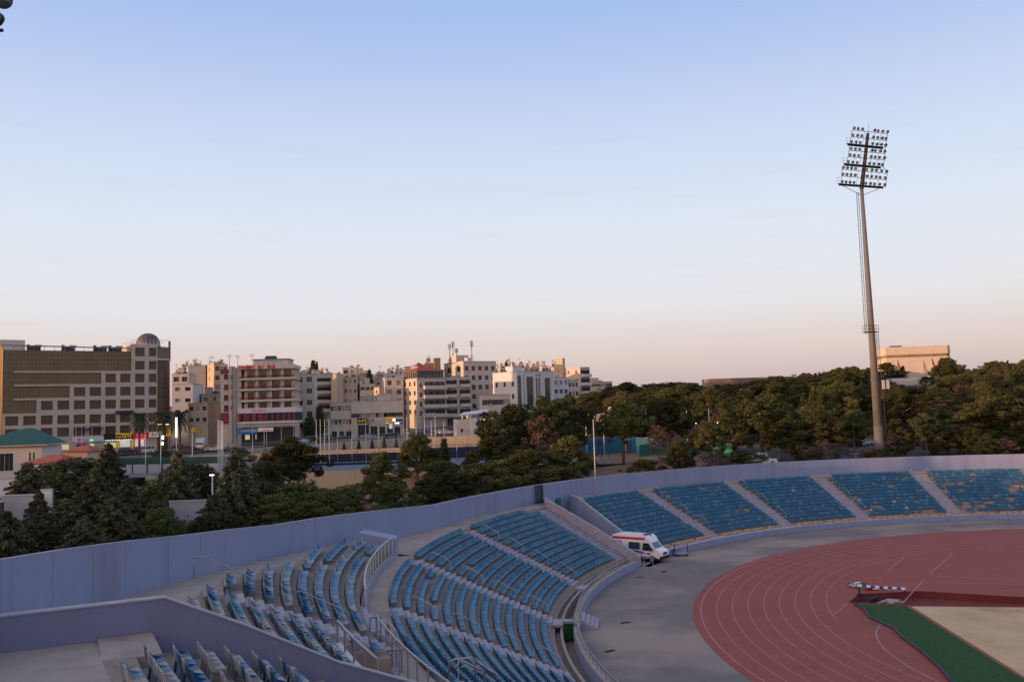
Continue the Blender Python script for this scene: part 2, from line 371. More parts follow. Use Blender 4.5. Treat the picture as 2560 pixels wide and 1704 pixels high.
# ------------------------------------------------------------ arena floor
from mathutils.geometry import tessellate_polygon
def poly(mb, outer, m, z, holes=()):
    loops = [[Vector((p[0], p[1], 0)) for p in outer]]+[[Vector((p[0], p[1], 0)) for p in h_] for h_ in holes]
    flat = [v for l in loops for v in l]; i0 = len(mb.v); mb.v += [(v.x, v.y, z) for v in flat]; k = mb.mi(m)
    for t in tessellate_polygon(loops):
        a, b, c = (flat[i] for i in t)
        t = t if (b-a).cross(c-a).z > 0 else t[::-1]; mb.f.append(tuple(i0+i for i in t)); mb.m.append(k)
mb = MB()
for i in range(180):
    A, B = 50+i, 51+i
    mb.face([pol(46.9, A, 0), pol(55.45, A, 0), pol(55.45, B, 0), pol(46.9, B, 0)], 'asphalt_apron')
mb.face([(13.2, 90.6, 0), (14.9, 93.2, 0), (6.0, 107.4, 0), (2.8, 104.2, 0)], 'asphalt_apron')
axd = Vector((math.cos(R_(-35)), math.sin(R_(-35)))); nrm = Vector((-axd.y, axd.x))
for s_ in (1, -1):   # aprons of the two straights
    q = [pol(46.9, 55 if s_ > 0 else 235), pol(55.45, 55 if s_ > 0 else 235)]
    mb.face([q[0], q[1], (q[1][0]+axd.x*90, q[1][1]+axd.y*90, 0), (q[0][0]+axd.x*90, q[0][1]+axd.y*90, 0)][::-s_], 'asphalt_apron')
struct(mb.build('apron_paving'))
pit = [(26.4, 72.2), (28.4, 75.3), (33.6, 75.7), (40.5, 72.3), (47, 69.6), (45.5, 66.6), (38.6, 68.9), (30.2, 70.5)]
outer = [pol(46.9, a)[:2] for a in range(55, 236, 2)]+[pol(46.9, 235)[:2]]
e0, e1 = outer[0], outer[-1]; outer = outer+[(e1[0]+axd.x*90, e1[1]+axd.y*90), (e0[0]+axd.x*90, e0[1]+axd.y*90)]
mb = MB(); poly(mb, outer[::-1], 'track_red', .006, [pit]); struct(mb.build('running_track'))
mb = MB()
zb = [-.9, -.05, -.9]
poly(mb, pit, 'pit_red', -.55)
for a, b in zip(pit, pit[1:]+pit[:1]): mb.face([(a[0], a[1], -.56), (b[0], b[1], -.56), (b[0], b[1], .006), (a[0], a[1], .006)], 'pit_red')
struct(mb.build('water_jump_pit'))
mb = MB()
def arc_line(R, a0, a1, wd=.07, z=.012, brk=0):
    a = a0
    while a < a1:
        b = min(a1, a+2)
        mb.face([pol(R-wd/2, a, z), pol(R+wd/2, a, z), pol(R+wd/2, b, z), pol(R-wd/2, b, z)], 'track_line'); a = b
for k in range(9): arc_line(36.5+1.22*k, 55 if k else 100, 235 if k else 172, .06 if k not in (8,) else .08)
def seg_line(p, q, wd=.09, z=.013):
    p, q = Vector(p), Vector(q); d = (q-p).normalized(); n2 = Vector((-d.y, d.x))*wd/2
    mb.face([(*(p+n2), z), (*(p-n2), z), (*(q-n2), z), (*(q+n2), z)], 'track_line')
for p, q in [((39.5, 91.7), (34.9, 85)), ((33.2, 82.3), (32.6, 81.4)), ((26.2, 71.9), (23.6, 68.1)), ((45, 92.8), (37.9, 82.8)), ((36.1, 80.1), (30.1, 71)), ((37.5, 81.6), (45.2, 78.6)), ((36.4, 79), (48, 75.2)), ((51, 97.5), (56.5, 93.5))]: seg_line(p, q)
ip = [(26, 65.1), (25, 63.4), (24.5, 62.2), (23.9, 60.3), (23.6, 58.6), (23.45, 56.6), (23.45, 54.5), (23.7, 52.2), (24.3, 49)]
for p, q in zip(ip, ip[1:]): seg_line(p, q)
for y_ in (96.9, 97.5): seg_line((58, y_), (69, y_-6.2), .2)
struct(mb.build('track_markings'))
mb = MB()
poly(mb, [(30.55, 70.25), (38.6, 68.75), (45.5, 66.4), (62, 59), (55, 40), (29.2, 40), (28.95, 52)], 'sand', .010); struct(mb.build('sand_infield'))
gl = [(26.7, 71.6), (26.5, 69.6), (26.1, 66.7), (26.2, 65.2), (26.3, 63.5), (26.0, 61.2), (25.7, 58.5), (25.1, 54.6), (24.6, 51.7), (24.3, 48), (24, 44)]
gr = [(28.1, 44), (28.65, 51.8), (29.4, 61), (30.2, 70.35)]
mb = MB(); poly(mb, gl+gr, 'turf', .035)
allp = gl+gr
for a, b in zip(allp, allp[1:]+allp[:1]): mb.face([(*a, .008), (*b, .008), (*b, .035), (*a, .035)], 'turf')
struct(mb.build('turf_strip'))
mb = MB(); fo = []      # rolled up edge of the turf
for i, (x, y) in enumerate(gl[:-1]): fo.append((x-.05+.1*math.sin(i*2.1), y, .10))
for a, b, c, wdt in zip(fo, fo[1:], range(99), [.12, .2, .3, .22, .16, .28, .3, .34, .4, .2]):
    pass
mb.tube([Vector(p) for p in fo], .12, 'turf_fold', 7); tag(mb.build('turf_roll', smooth=True), 'dark rolled edge along the green turf strip inside the track', 'turf roll')
# ------------------------------------------------------------ lower stands
def ztread(j): return 5.44-.36*(13-j)
DZ = 5.42
def aLw(R): return lerp(R, [(56, 147.4), (61, 146.8), (68, 146.0), (68.6, 145.6), (70.5, 143.4)])
def aRw(R): return lerp(R, [(56, 143.7), (60.2, 142.15), (67.6, 140.15), (70.5, 139.2)])
def backR(j): return 58.1+.8*j
AISLES_L = [161.8, 175.3, 189.2, 202.0]; AISLES_R = [129.6, 116.4, 104.1, 91.1, 78.0, 65]
def lower_stand(a0, a1, aisles, name, label):
    t = thing(name, label, 'stand', pol(56, (a0+a1)/2))
    t.location = (0, 0, 0)
    mb = MB()
    for j in range(13):
        b0 = aLw(backR(j)-.25) if a0 > 140 else a0; b1 = aRw(backR(j)-.25) if a0 < 140 else a1
        mb.sector(backR(j)-.65, backR(j)+.15, b0, b1, ztread(j), ztread(j)-.5, 'terrace_concrete', 'riser_concrete')
    mb.build('terrace', t)
    for ac in aisles:
        hw = .95; mb = MB()
        for j in range(13):
            R0 = backR(j)-.65; hwj = R_(1)*0+math.degrees(1.0/R0)
            mb.sector(R0-.02, R0+.79, ac-hwj, ac+hwj, ztread(j)+.012, ztread(j)-.36, 'aisle_paint')
            if j: mb.sector(R0-.42, R0-.021, ac-hwj, ac+hwj, ztread(j)-.17, ztread(j)-.35, 'aisle_paint')
        mb.build('aisle_stair', t)
    return t
stL = lower_stand(147.0, 212, AISLES_L, 'grandstand', 'curved lower stand of blue seats left of the ambulance')
stR = lower_stand(60, 142.8, AISLES_R, 'grandstand', 'curved lower stand of blue seats right of the ambulance')
mb = MB(); hwj = 1.0
for j in range(13): mb.sector(backR(j)-.67, backR(j)+.14, aLw(backR(j)-.25)+.05, 149.3-j*.09, ztread(j)+.012, ztread(j)-.36, 'aisle_paint')
for j in range(1, 13): mb.sector(backR(j)-1.07, backR(j)-.671, aLw(backR(j)-.9)+.05, 149.3-j*.09, ztread(j)-.17, ztread(j)-.35, 'aisle_paint')
mb.build('aisle_stair', stL)
# front walkway, trench and kerb on the left; bench row on the right
mb = MB()
mb.sector(57.2, 57.5, 149.5, 214, .40, -.6, 'deck_concrete'); mb.sector(56.8, 57.2, 149.5, 214, .02, -.6, 'terrace_concrete')
mb.sector(55.85, 56.6, 149.5, 214, -.35, -.9, 'terrace_concrete')
mb.build('walkway', stL)
mb = MB(); mb.ringwall(56.6, 56.8, 149.5, 214, -.6, .42, 'deck_concrete'); mb.build('kerb', stL)
mb = MB()
mb.sector(56.1, 57.46, 60, 143.6, .56, -.3, 'bench_concrete')
for i in range(100):
    a = 61+i*.82
    if a < 142 and rnd.random() < .8 and all(abs(a+.35-q) > 1.4 for q in AISLES_R): mb.ringwall(56.75, 57.15, a, a+.62, .5, .86, 'bench_concrete', da=2)
mb.build('bench_row', stR)
# top decks
mb = MB(); mb.sector(67.85, 69.2, 60, 139.6, DZ, 4.5, 'deck_concrete'); mb.sector(69.2, 70.6, 60, 139.0, DZ, 4.5, 'deck_concrete'); mb.build('deck', stR)
WL = [(-9.2, 80.8, 5.5, 7.78), (-11.7, 75.8, 5.9, 8.08), (-13.7, 70.7, 6.2, 8.4), (-14.9, 65.1, 6.6, 8.78), (-15.9, 59.2, 7.0, 9.15), (-16.5, 51.3, 7.7, 9.9), (-16.4, 43.4, 8.4, 10.65), (-16.2, 37.7, 8.95, 11.25), (-15.7, 31, 9.5, 11.9), (-15.1, 24, 10.2, 12.5), (-14.5, 15, 10.9, 13.0), (-14, 0, 10.9, 13.0), (-14, -14, 10.9, 13.0)]
wall_pts = [(*pol(70.5, a)[:2], 5.0, 7.52 if a < 153 else 7.52+(a-152)*.015) for a in [58+i*2 for i in range(53)]]
wall_pts = [p for p in wall_pts] + WL
mb = MB()
inn = [pol(67.9, a, DZ) for a in (146.0, 147, 150, 153, 156, 159, 162, 165, 168, 171, 174.5)]
outr = [pol(70.65, a, DZ) for a in (143.3, 147, 150, 153, 156, 159, 162)]+[(-9.6, 80.6, DZ), (-10.9, 78, DZ), (-12.1, 75.5, DZ), (-13.2, 72.3, DZ)]
for a, b, c, d in zip(inn, inn[1:], outr[1:], outr): mb.face([a, d, c, b], 'deck_concrete')
mb.sector(67.9, 69.35, 174.5, 212, DZ, 4.5, 'deck_concrete', caps=False); mb.sector(67.83, 68.0, 146, 212, DZ-.004, 4.4, 'deck_concrete')
mb.build('deck', stL)
# outer wall
mb = MB(); th = .28
for (x, y, b, t_), (x2, y2, b2, t2) in zip(wall_pts, wall_pts[1:]):
    def outw(x, y):
        v = Vector((x-CX, y-CY)).normalized(); return (x+v.x*th, y+v.y*th)
    o1, o2 = outw(x, y), outw(x2, y2); zb_ = 1.5
    mb.face([(x, y, zb_), (x2, y2, zb_), (x2, y2, t2), (x, y, t_)], 'wall_paint')
    mb.face([(*o1, zb_), (*o1, t_), (*o2, t2), (*o2, zb_)], 'wall_paint')
    mb.face([(x, y, t_), (x2, y2, t2), (*o2, t2), (*o1, t_)], 'wall_cap')
for (x, y, b, t_), (x2, y2, b2, t2) in zip(wall_pts[40:], wall_pts[41:]):
    L_ = math.hypot(x2-x, y2-y)
    for k in range(int(L_/6)+1):
        f_ = (k+.3)/(int(L_/6)+1); c = Vector((x+(x2-x)*f_, y+(y2-y)*f_)); v = (Vector((CX, CY))-c).normalized()*.004; d = Vector((-v.y, v.x)).normalized()*.012; c += v; h_ = t_+(t2-t_)*f_-.02
        mb.face([(*(c-d), 4.6), (*(c+d), 4.6), (*(c+d), h_), (*(c-d), h_)], 'joint')
tag(mb.build('perimeter_wall'), 'long curving lavender blue outer wall around the stadium bowl', 'wall')
mb = MB(); mb.ringwall(55.4, 55.85, 149.3, 214, -.9, .72, 'wall_paint', 'deck_concrete')
tag(mb.build('arena_wall'), 'low lavender front wall with grey fence on top at left stand', 'wall')
mb = MB(); mb.ringwall(55.6, 56.0, 60, 143.9, -.3, .66, 'wall_paint', 'wall_cap')
tag(mb.build('arena_wall'), 'low blue front wall below the right hand seat blocks', 'wall')
# tunnel side walls following the rake
def rake_wall(a, R0, R1, hgt, wd, name, label, m='wall_paint', top=None, z0=-.3, slope_from=None, steps=14):
    mb = MB(); ur = Vector((math.cos(R_(a)), math.sin(R_(a)), 0)); un = Vector((-ur.y, ur.x, 0))*wd/2; pr = []
    for i in range(steps+1):
        R = R0+(R1-R0)*i/steps; c = Vector((CX, CY, 0))+ur*R
        pr.append((c, hgt(R)))
    for (c, h_), (c2, h2) in zip(pr, pr[1:]):
        for sgn in (1, -1):
            q = [c+un*sgn, c2+un*sgn]
            mb.face([(q[0].x, q[0].y, z0), (q[1].x, q[1].y, z0), (q[1].x, q[1].y, h2), (q[0].x, q[0].y, h_)][::sgn], m)
        mb.face([((c-un).x, (c-un).y, h_), ((c2-un).x, (c2-un).y, h2), ((c2+un).x, (c2+un).y, h2), ((c+un).x, (c+un).y, h_)], top or 'wall_cap')
    for c, h_ in (pr[0], pr[-1]): mb.face([((c-un).x, (c-un).y, z0), ((c+un).x, (c+un).y, z0), ((c+un).x, (c+un).y, h_), ((c-un).x, (c-un).y, h_)], m)
    return tag(mb.build(name), label, 'wall')
def line_wall(pts, wd, name, label, m, top, z0=-.3):
    mb = MB(); side = []
    for k, (x, y, z) in enumerate(pts):
        a = Vector(pts[max(0, k-1)][:2]); b = Vector(pts[min(len(pts)-1, k+1)][:2]); d = (b-a).normalized(); n2 = Vector((-d.y, d.x))*wd/2; side.append((Vector((x, y))+n2, Vector((x, y))-n2, z))
    for (l1, r1, z1), (l2, r2, z2) in zip(side, side[1:]):
        mb.face([(*r1, z0), (*r2, z0), (*r2, z2), (*r1, z1)], m); mb.face([(*l2, z0), (*l1, z0), (*l1, z1), (*l2, z2)], m); mb.face([(*r1, z1), (*r2, z2), (*l2, z2), (*l1, z1)], top)
    for l1, r1, z1 in (side[0], side[-1]): mb.face([(*l1, z0), (*r1, z0), (*r1, z1), (*l1, z1)], m)
    return tag(mb.build(name), label, 'wall')
line_wall([(12.4, 91.5, .95), (12.1, 91.9, 1.2), (8.4, 95.0, 3.45), (3.2, 99.5, 6.3), (3.5, 103.6, 5.95)], .30, 'tunnel_wall', 'sloping pale wall on the stair side of the vehicle gap', 'aisle_paint', 'aisle_paint')
line_wall([(14.0, 94.6, .72), (11.7, 98.3, 2.4), (7.25, 104.3, 5.8), (6.4, 106.9, 5.95)], .30, 'tunnel_wall', 'sloping lavender wall on the far side of the vehicle gap behind ambulance', 'wall_paint', 'wall_cap')
mb = MB(); mb.ringwall(70.2, 70.45, 139.2, 143.5, -.2, 7.50, 'wall_paint'); tag(mb.build('gap_end_wall'), 'tall lavender end wall closing the vehicle gap', 'wall')
g = thing('green_sign', 'small green sign on the end wall of the vehicle gap', 'sign', pol(70.1, 141.2, 4.6), R_(141.2+90)); mb = MB(); mb.box((0, .06, .6), (.8, .05, .9), 'court_green'); mb.build('board', g); mb = MB(); mb.box((0, .03, .6), (.9, .04, 1.0), 'bin_green'); mb.build('frame', g)
# dark barred gate beside the wall top
g = thing('barred_gate', 'dark barred steel gate at the top of the stair by wall', 'gate', (0, 0, 0)); mb = MB()
for i in range(7): c = pol(70.25, 144.75-i*.19, 0); mb.tube([(c[0], c[1], DZ), (c[0], c[1], 7.55)], .045, 'dark_metal', 5)
mb.build('bars', g); mb = MB()
for z_ in (5.6, 7.4): mb = MB(); mb.tube([pol(70.25, 144.8, z_), pol(70.25, 143.5, z_)], .05, 'dark_metal', 5); mb.build('rail', g)
# ------------------------------------------------------------ upper tier at the left
stU = thing('upper_tier', 'raised tier of faded seats beside the tall left wall', 'stand')
def kz(k): return 6.36+.36*k
def kR(k): return 70.1+.8*k
SR = [(69.3, 176.4), (70.9, 177), (71.7, 178.6), (72.3, 181), (72.9, 185.6), (73.4, 189.3), (74.2, 191.4), (74.9, 194.1), (75.7, 196.4), (76.4, 199.2), (77, 201.6), (78.3, 206.3), (79, 208.5), (80, 210)]
startA = lambda R: lerp(R, SR)
PA = 206.5
mb = MB()
for k in range(11):
    R0, R1 = kR(k)-.65, kR(k)+.15
    a_end = PA if k > 2 else 201.0
    if startA(R0) < a_end: mb.sector(R0, R1, startA(R0), a_end, kz(k), kz(k)-.8, 'deck_concrete' if k < 0 else 'terrace_concrete', a0b=min(startA(R1), a_end-.1))
mb.sector(78.65, 80.1, PA+.12, 208.6, 10.09, 9.0, 'deck_concrete')
for i in range(9): mb.sector(79.95-.8*i-.65, 79.95-.8*i+.15, 208.55 if i < 2 else PA+.3, 232, 10.1-.3*i, 9.3-.3*i, 'terrace_concrete')
mb.build('terrace', stU)
mb = MB(); 
for k in range(10):
    R0 = kR(k)-.65; ac = 199.1+k*.02
    if k > 7: continue
    mb.sector(R0-.02, R0+.79, ac-.75, ac+.75, kz(k)+.012, kz(k)-.3, 'aisle_paint')
    mb.sector(R0-.4, R0-.021, ac-.75, ac+.75, kz(k)-.17, kz(k)-.4, 'aisle_paint')
mb.build('aisle_stair', stU)
DK = [((-11.0, 68.6, 6.2), (-13.4, 72.2, 6.2)), ((-11.6, 66, 6.3), (-14.3, 68, 6.45)), ((-12.8, 60.5, 6.95), (-15.6, 62, 6.85)), ((-13, 54.5, 7.35), (-16.2, 55.5, 7.35)), ((-12.95, 49.4, 7.8), (-16.6, 51.3, 7.75)), ((-13.3, 45.5, 8.3), (-16.6, 45, 8.3)), ((-13.2, 40.9, 8.75), (-16.5, 41, 8.65)), ((-12.5, 36.2, 9.2), (-16.4, 37.7, 9.0)), ((-12.1, 32.9, 9.55), (-16.1, 32.5, 9.45)), ((-11.4, 29.6, 9.85), (-15.8, 29, 9.8)), ((-10.7, 26.3, 10.0), (-15.5, 26, 10.0)), (pol(80.1, 208.5, 10.1), (-15.1, 20.8, 10.1)), (pol(80.1, 212, 10.11), (-14.9, 16, 10.11)), (pol(80.1, 217, 10.11), (-14.6, 9, 10.11)), (pol(80.1, 223, 10.11), (-14.2, 0, 10.11)), (pol(80.1, 231, 10.11), (-14.2, -14, 10.11))]
mb = MB()
for (a, b), (c, d) in zip(DK, DK[1:]):
    mb.face([a, c, d, b], 'deck_concrete'); lo = lambda p: (p[0], p[1], p[2]-2.2); mb.face([a, lo(a), lo(c), c], 'terrace_concrete')
mb.build('deck', stU)
mb = MB(); mb.ringwall(69.0, 69.36, 175.5, 192.2, 4.6, 5.66, 'wall_paint', 'aisle_paint'); mb.build('front_wall', stU); mb = MB(); mb.ringwall(69.0, 69.36, 196.6, 226, 4.6, 5.66, 'wall_paint', 'aisle_paint'); mb.build('front_wall', stU)
mb = MB()
for i in range(5): mb.ringwall(68.3+i*.28, 69.5, 192.4, 196.4, 4.7, 5.6+.18*i, 'aisle_paint', da=2)
mb.build('entry_steps', stU)
mb = MB(); mb.ringwall(71.5, 71.78, 201.1, PA-.2, 5.2, 7.25, 'tan_wall', 'rail_white'); mb.sector(69.4, 71.5, 201.1, PA-.2, 5.6, 5.0, 'tan_wall'); mb.build('passage', stU)
# end block
mb = MB(); q = [pol(69.2, 173.9), pol(71.9, 173.5), pol(72.0, 174.9), pol(69.0, 175.5)]
mb.hexa([(x, y, 4.8) for x, y, _ in q][::-1], [(x, y, z_) for (x, y, _), z_ in zip(q, (6.85, 7.3, 7.3, 6.85))][::-1], 'wall_paint')
o = tag(mb.build('end_block'), 'squat lavender concrete block where the curved railing begins', 'block')
# radial parapet
mb = MB(); ur = Vector((math.cos(R_(PA)), math.sin(R_(PA)), 0)); un = Vector((-ur.y, ur.x, 0))*.13
pp = [(68.6, 6.55), (69.6, 6.9), (73.1, 8.35), (76.1, 9.95), (78.3, 11.0), (83.4, 11.0)]
for (Ra, ha), (Rb, hb) in zip(pp, pp[1:]):
    A_, B_ = Vector((CX, CY, 0))+ur*Ra, Vector((CX, CY, 0))+ur*Rb
    bt = [A_-un, B_-un, B_+un, A_+un]
    mb.hexa([(v.x, v.y, 4.6) for v in bt], [(v.x, v.y, h_) for v, h_ in zip(bt, (ha, hb, hb, ha))], 'parapet_dusk_tint')
    un2 = un*1.25; bt = [A_-un2, B_-un2, B_+un2, A_+un2]
    mb.hexa([(v.x, v.y, h_+.003) for v, h_ in zip(bt, (ha, hb, hb, ha))], [(v.x, v.y, h_+.05) for v, h_ in zip(bt, (ha, hb, hb, ha))], 'wall_cap')
tag(mb.build('parapet'), 'purple parapet wall in the foreground with pale top edge', 'wall')
# ------------------------------------------------------------ seats
def seat_shape(style=0):
    """one plastic shell seat, facing +x (towards the arena after rotation), origin on the tread under the back"""
    if style == 0: # near: curved section
        prof = [(.36, .25), (.372, .30), (.34, .325), (.20, .315), (.07, .32), (.02, .36), (-.005, .43), (-.03, .595), (-.05, .61), (-.065, .595), (-.04, .43), (-.02, .34), (.06, .28), (.33, .285)]
        ws = [.19, .205, .215, .215, .215, .215, .21, .185, .18, .185, .21, .215, .215, .205]
    else:
        prof = [(.34, .25), (.34, .295), (.03, .29), (-.035, .57), (-.06, .57), (-.02, .25)]
        ws = [.2, .21, .21, .19, .19, .21]
    n = len(prof); v = [(x, -w_, z) for (x, z), w_ in zip(prof, ws)]+[(x, w_, z) for (x, z), w_ in zip(prof, ws)]
    f = [(i, (i+1) % n, n+(i+1) % n, n+i) for i in range(n)]
    if style == 0:
        f += [(i, n-1-i-1+1 if False else n-1-i, (n-2-i), i+1) for i in range(n//2-1)]; f += [(n+i+1, n+n-2-i, n+n-1-i, n+i) for i in range(n//2-1)]
        b = len(v); v += [(.06, -.03, 0), (.06, .03, 0), (.0, .03, 0), (.0, -.03, 0), (.10, -.03, .29), (.10, .03, .29), (.04, .03, .29), (.04, -.03, .29)]
        f += [(b, b+1, b+5, b+4), (b+1, b+2, b+6, b+5), (b+2, b+3, b+7, b+6), (b+3, b, b+4, b+7)]
    else:
        f += [(0, 5, 2, 1), (5, 4, 3, 2), (n+1, n+2, n+5, n), (n+2, n+3, n+4, n+5)]
    return v, f
seats = []   # (x,y,z,angle,mat,zone,dist)
def infr(x, y, z, mg=30):
    v = Vector((x, y, z-CAMH)); yc = v.y*cp+v.z*sp
    if yc < 1: return False
    X = v.x/yc; Y = (-v.y*sp+v.z*cp)/yc
    u = cr_*X+sr_*Y; vv = -sr_*X+cr_*Y
    px, py = 1280+u*F, 852-vv*F
    return -mg < px < 2560+mg and -mg < py < 1704+mg*2
def row(R, z, a0, a1, zone, miss, pick, sp_=.475):
    da = math.degrees(sp_/R); a = a0+da/2; gap = 0
    while a < a1-da/2+.01:
        if gap > 0: gap -= 1
        elif rnd.random() < miss(a, R): gap = rnd.choice((0, 0, 1, 2))
        else:
            x, y, _ = pol(R, a)
            if infr(x, y, z): seats.append((x, y, z, a, pick(a, R), zone, math.dist((x, y, z), (0, 0, CAMH))))
        a += da
def pk_lower(a, R):
    t = rnd.random(); return 'seat_mid' if t < .16 else ('seat_faded' if t < .03+(.12 if a < 104 else 0) else 'seat_blue')
def pk_lower(a, R):
    t = rnd.random()
    if a < 117 and t < .006: return 'seat_white'
    return 'seat_mid' if t < .2 else 'seat_blue'
secs = [(60, 64), (66, 77.1), (79, 90.1), (92.1, 103.1), (105.1, 115.4), (117.4, 128.6), (130.6, 0)]
def missf(a, R):
    if a < 92: return .07
    if a < 104: return .035
    if a < 129: return .008
    return .004
for j in range(13):
    for a0, a1 in secs: row(backR(j), ztread(j), a0, a1 or aRw(backR(j)-.2)-.15, 'lower', missf, pk_lower)
    for a0, a1 in [((149.6-j*.09) if j < 12 else 150.2, 160.9), (162.7, 174.4), (176.2, 188.3), (190.1, 201.1), (203, 212)]:
        pass
        row(backR(j), ztread(j), a0, a1, 'lower', lambda a, R: .002, lambda a, R: 'seat_mid' if rnd.random() < .7 else 'seat_blue')
def pk_up(a, R):
    k = (R-70.1)/.8; t = rnd.random()
    wh = .13+.045*k+(a-177)*.003
    return 'seat_white' if t < wh else ('seat_faded' if t < wh+.3 else ('seat_mid' if t < .93 else 'seat_deep'))
for k in range(11):
    R = kR(k); a0 = startA(R)+.25
    if a0 < 198.1: row(R, kz(k), a0, 198.2, 'upper', lambda a, R: .012, pk_up)
    b0 = max(200, a0)
    if k > 2: row(R, kz(k), b0, PA-.4, 'upper', lambda a, R: .012, pk_up)
    elif k < 2: row(R, kz(k), 200, 201, 'upper', lambda a, R: 0, pk_up)
for i, a0_ in enumerate((210.6, 209.3, 208.3, 207.7, 207.4, 207.3, 207.3)): row(79.95-.8*i, 10.1-.3*i, a0_, 224, 'near', lambda a, R: .02, lambda a, R: 'seat_white' if rnd.random() < .68 else ('seat_deep' if rnd.random() < .55 else 'seat_faded'), .49)
seats.sort(key=lambda s: s[6])
sv, sf = seat_shape(0); cache = {}
def seat_mesh(m):
    if m not in cache:
        me = bpy.data.meshes.new('stadium_seat'); me.from_pydata(sv, [], sf); me.materials.append(M[m]); me.update(); cache[m] = me
    return cache[m]
cn = dict(seat_white='white worn', seat_faded='pale faded blue', seat_mid='light blue', seat_deep='deep blue', seat_blue='blue')
zn = dict(near='near corner block', upper='raised tier by the left wall', lower='nearest lower stand rows')
gz = dict(near='seats in the near corner block', upper='seats of the raised left tier', lower='near seats of the lower left stand')
for x, y, z, a, m, zone, d in seats[:300]:
    o = obj('stadium_seat', seat_mesh(m), None, (x, y, z+.013), R_(a+180+rnd.uniform(-1, 1)))
    if zone == 'near': o.scale = (1.12, 1.05, 1.32)
    tag(o, f'{cn[m]} plastic shell seat in the {zn[zone]}', 'seat', f'{cn[m]} '+gz[zone])
v1, f1 = seat_shape(1); rest = seats[300:]; v1 = np.array(v1); f1n = f1; nv = len(v1); V = []; FF = []; MI = []; names = ['seat_blue', 'seat_mid', 'seat_faded', 'seat_white', 'seat_deep']
for i, (x, y, z, a, m, zone, d) in enumerate(rest):
    t = R_(a+180+rnd.uniform(-1.5, 1.5)); c, s = math.cos(t), math.sin(t)
    V.append(np.stack([v1[:, 0]*c-v1[:, 1]*s+x, v1[:, 0]*s+v1[:, 1]*c+y, v1[:, 2]+z+rnd.uniform(-.006, .006)], 1))
    FF += [tuple(q+i*nv for q in f_) for f_ in f1n]; MI += [names.index(m)]*len(f1n)
me = bpy.data.meshes.new('stadium_seats'); me.from_pydata(np.concatenate(V).tolist(), [], FF)
for m in names: me.materials.append(M[m])
me.polygons.foreach_set('material_index', MI); me.update()
o = obj('stadium_seats', me); o['kind'] = 'stuff'; o['label'] = 'rows of blue plastic seats filling the curved stands'; o['category'] = 'seats'
# ------------------------------------------------------------ rails
def hoop(a, j0, j1, zf, Rf, side, lab, grp, r=.021, m='steel_pale', h_=.95):
    R0, R1 = Rf(j0)-.3, Rf(j1)-.3; z0, z1 = zf(j0), zf(j1)
    t = thing('handrail', lab, 'handrail', (0, 0, 0), group=grp); mb = MB()
    mb.tube([pol(R0, a, z0), pol(R0, a, z0+h_-.12), pol(R0+.12, a, z0+h_), pol(R1-.35, a, z1+h_-.05), pol(R1-.12, a, z1+h_-.08), pol(R1, a, z1+h_-.2), pol(R1, a, z1)], r, m, 6)
    mb.build('bar', t, True)
for ai, ac in enumerate(AISLES_L):
    for j0, j1 in ((0, 2), (3, 5), (6, 8), (9, 11)): hoop(ac-1.05, j0, j1, ztread, backR, 1, 'bent white tube handrail on the stair of the left lower stand', 'handrails of the left lower stand')
for ai, ac in enumerate(AISLES_R[:4]):
    for j0, j1 in ((1, 3), (5, 7), (10, 12)): hoop(ac-1.05, j0, j1, ztread, backR, 1, 'bent tube handrail on a stair of the right lower stand', 'handrails of the right lower stand', .02)
for j0, j1 in ((2, 3), (6, 7), (11, 12)): hoop(140.9, j0, j1, ztread, backR, 1, 'bent tube handrail beside the far wall of the vehicle gap', 'handrails beside the vehicle gap', .02)
for j0, j1 in ((1, 4), (6, 9)): hoop(198.2, j0, j1, kz, kR, 1, 'grey bent tube handrail over the faded seats of the raised tier', 'handrails of the raised tier', .028, 'steel')
def fence_curve(R, a0, a1, z0, z1, lab, bal, name='railing', m='steel', r=.045, mid=(), post=1.3):
    t = thing(name, lab, 'railing'); n = max(2, int(abs(a1-a0)/1.2)); arc = [a0+(a1-a0)*i/n for i in range(n+1)]
    mb = MB(); mb.tube([pol(R, a, z1) for a in arc], r, m, 6); mb.build('top_rail', t, True)
    for zz in mid: mb = MB(); mb.tube([pol(R, a, zz) for a in arc], r*.6, m, 5); mb.build('lower_rail', t, True)
    L_ = abs(R_(a1-a0))*R
    if bal:
        mb = MB(); nb = int(L_/bal)
        for i in range(nb+1): a = a0+(a1-a0)*i/nb; mb.tube([pol(R, a, z0), pol(R, a, z1)], r*.30, 'steel', 4, cap=False)
        mb.build('balusters', t)
    npst = max(1, int(L_/post))
    if npst < 60:
        for i in range(npst+1): mb = MB(); a = a0+(a1-a0)*i/npst; mb.tube([pol(R, a, z0), pol(R, a, z1)], r*.85, m, 6); mb.build('post', t)
    return t
fence_curve(69.15, 175.6, 191.6, 5.66, 7.02, 'curved grey railing on the front wall of the raised tier', .34, m='rail_white', mid=(5.78,))
fence_curve(69.15, 196.8, 212, 5.66, 6.98, 'grey railing descending past the stair mouth toward the bottom edge', 0, m='steel', r=.05, post=1.25)
fence_curve(71.62, 201.1, 206.0, 7.25, 8.1, 'thick grey railing over the tan passage beside purple parapet', 0, m='steel', r=.055, post=1.4)
fence_curve(55.62, 149.6, 211, .72, 1.25, 'low jagged grey fence on top of the arena front wall', 0, m='steel', r=.035, mid=(.98,), post=1.05)
def gp(px, py, z): return G(px, py, z)
t = thing('stair_railing', 'grey railing around the stair mouth of the raised tier', 'railing')
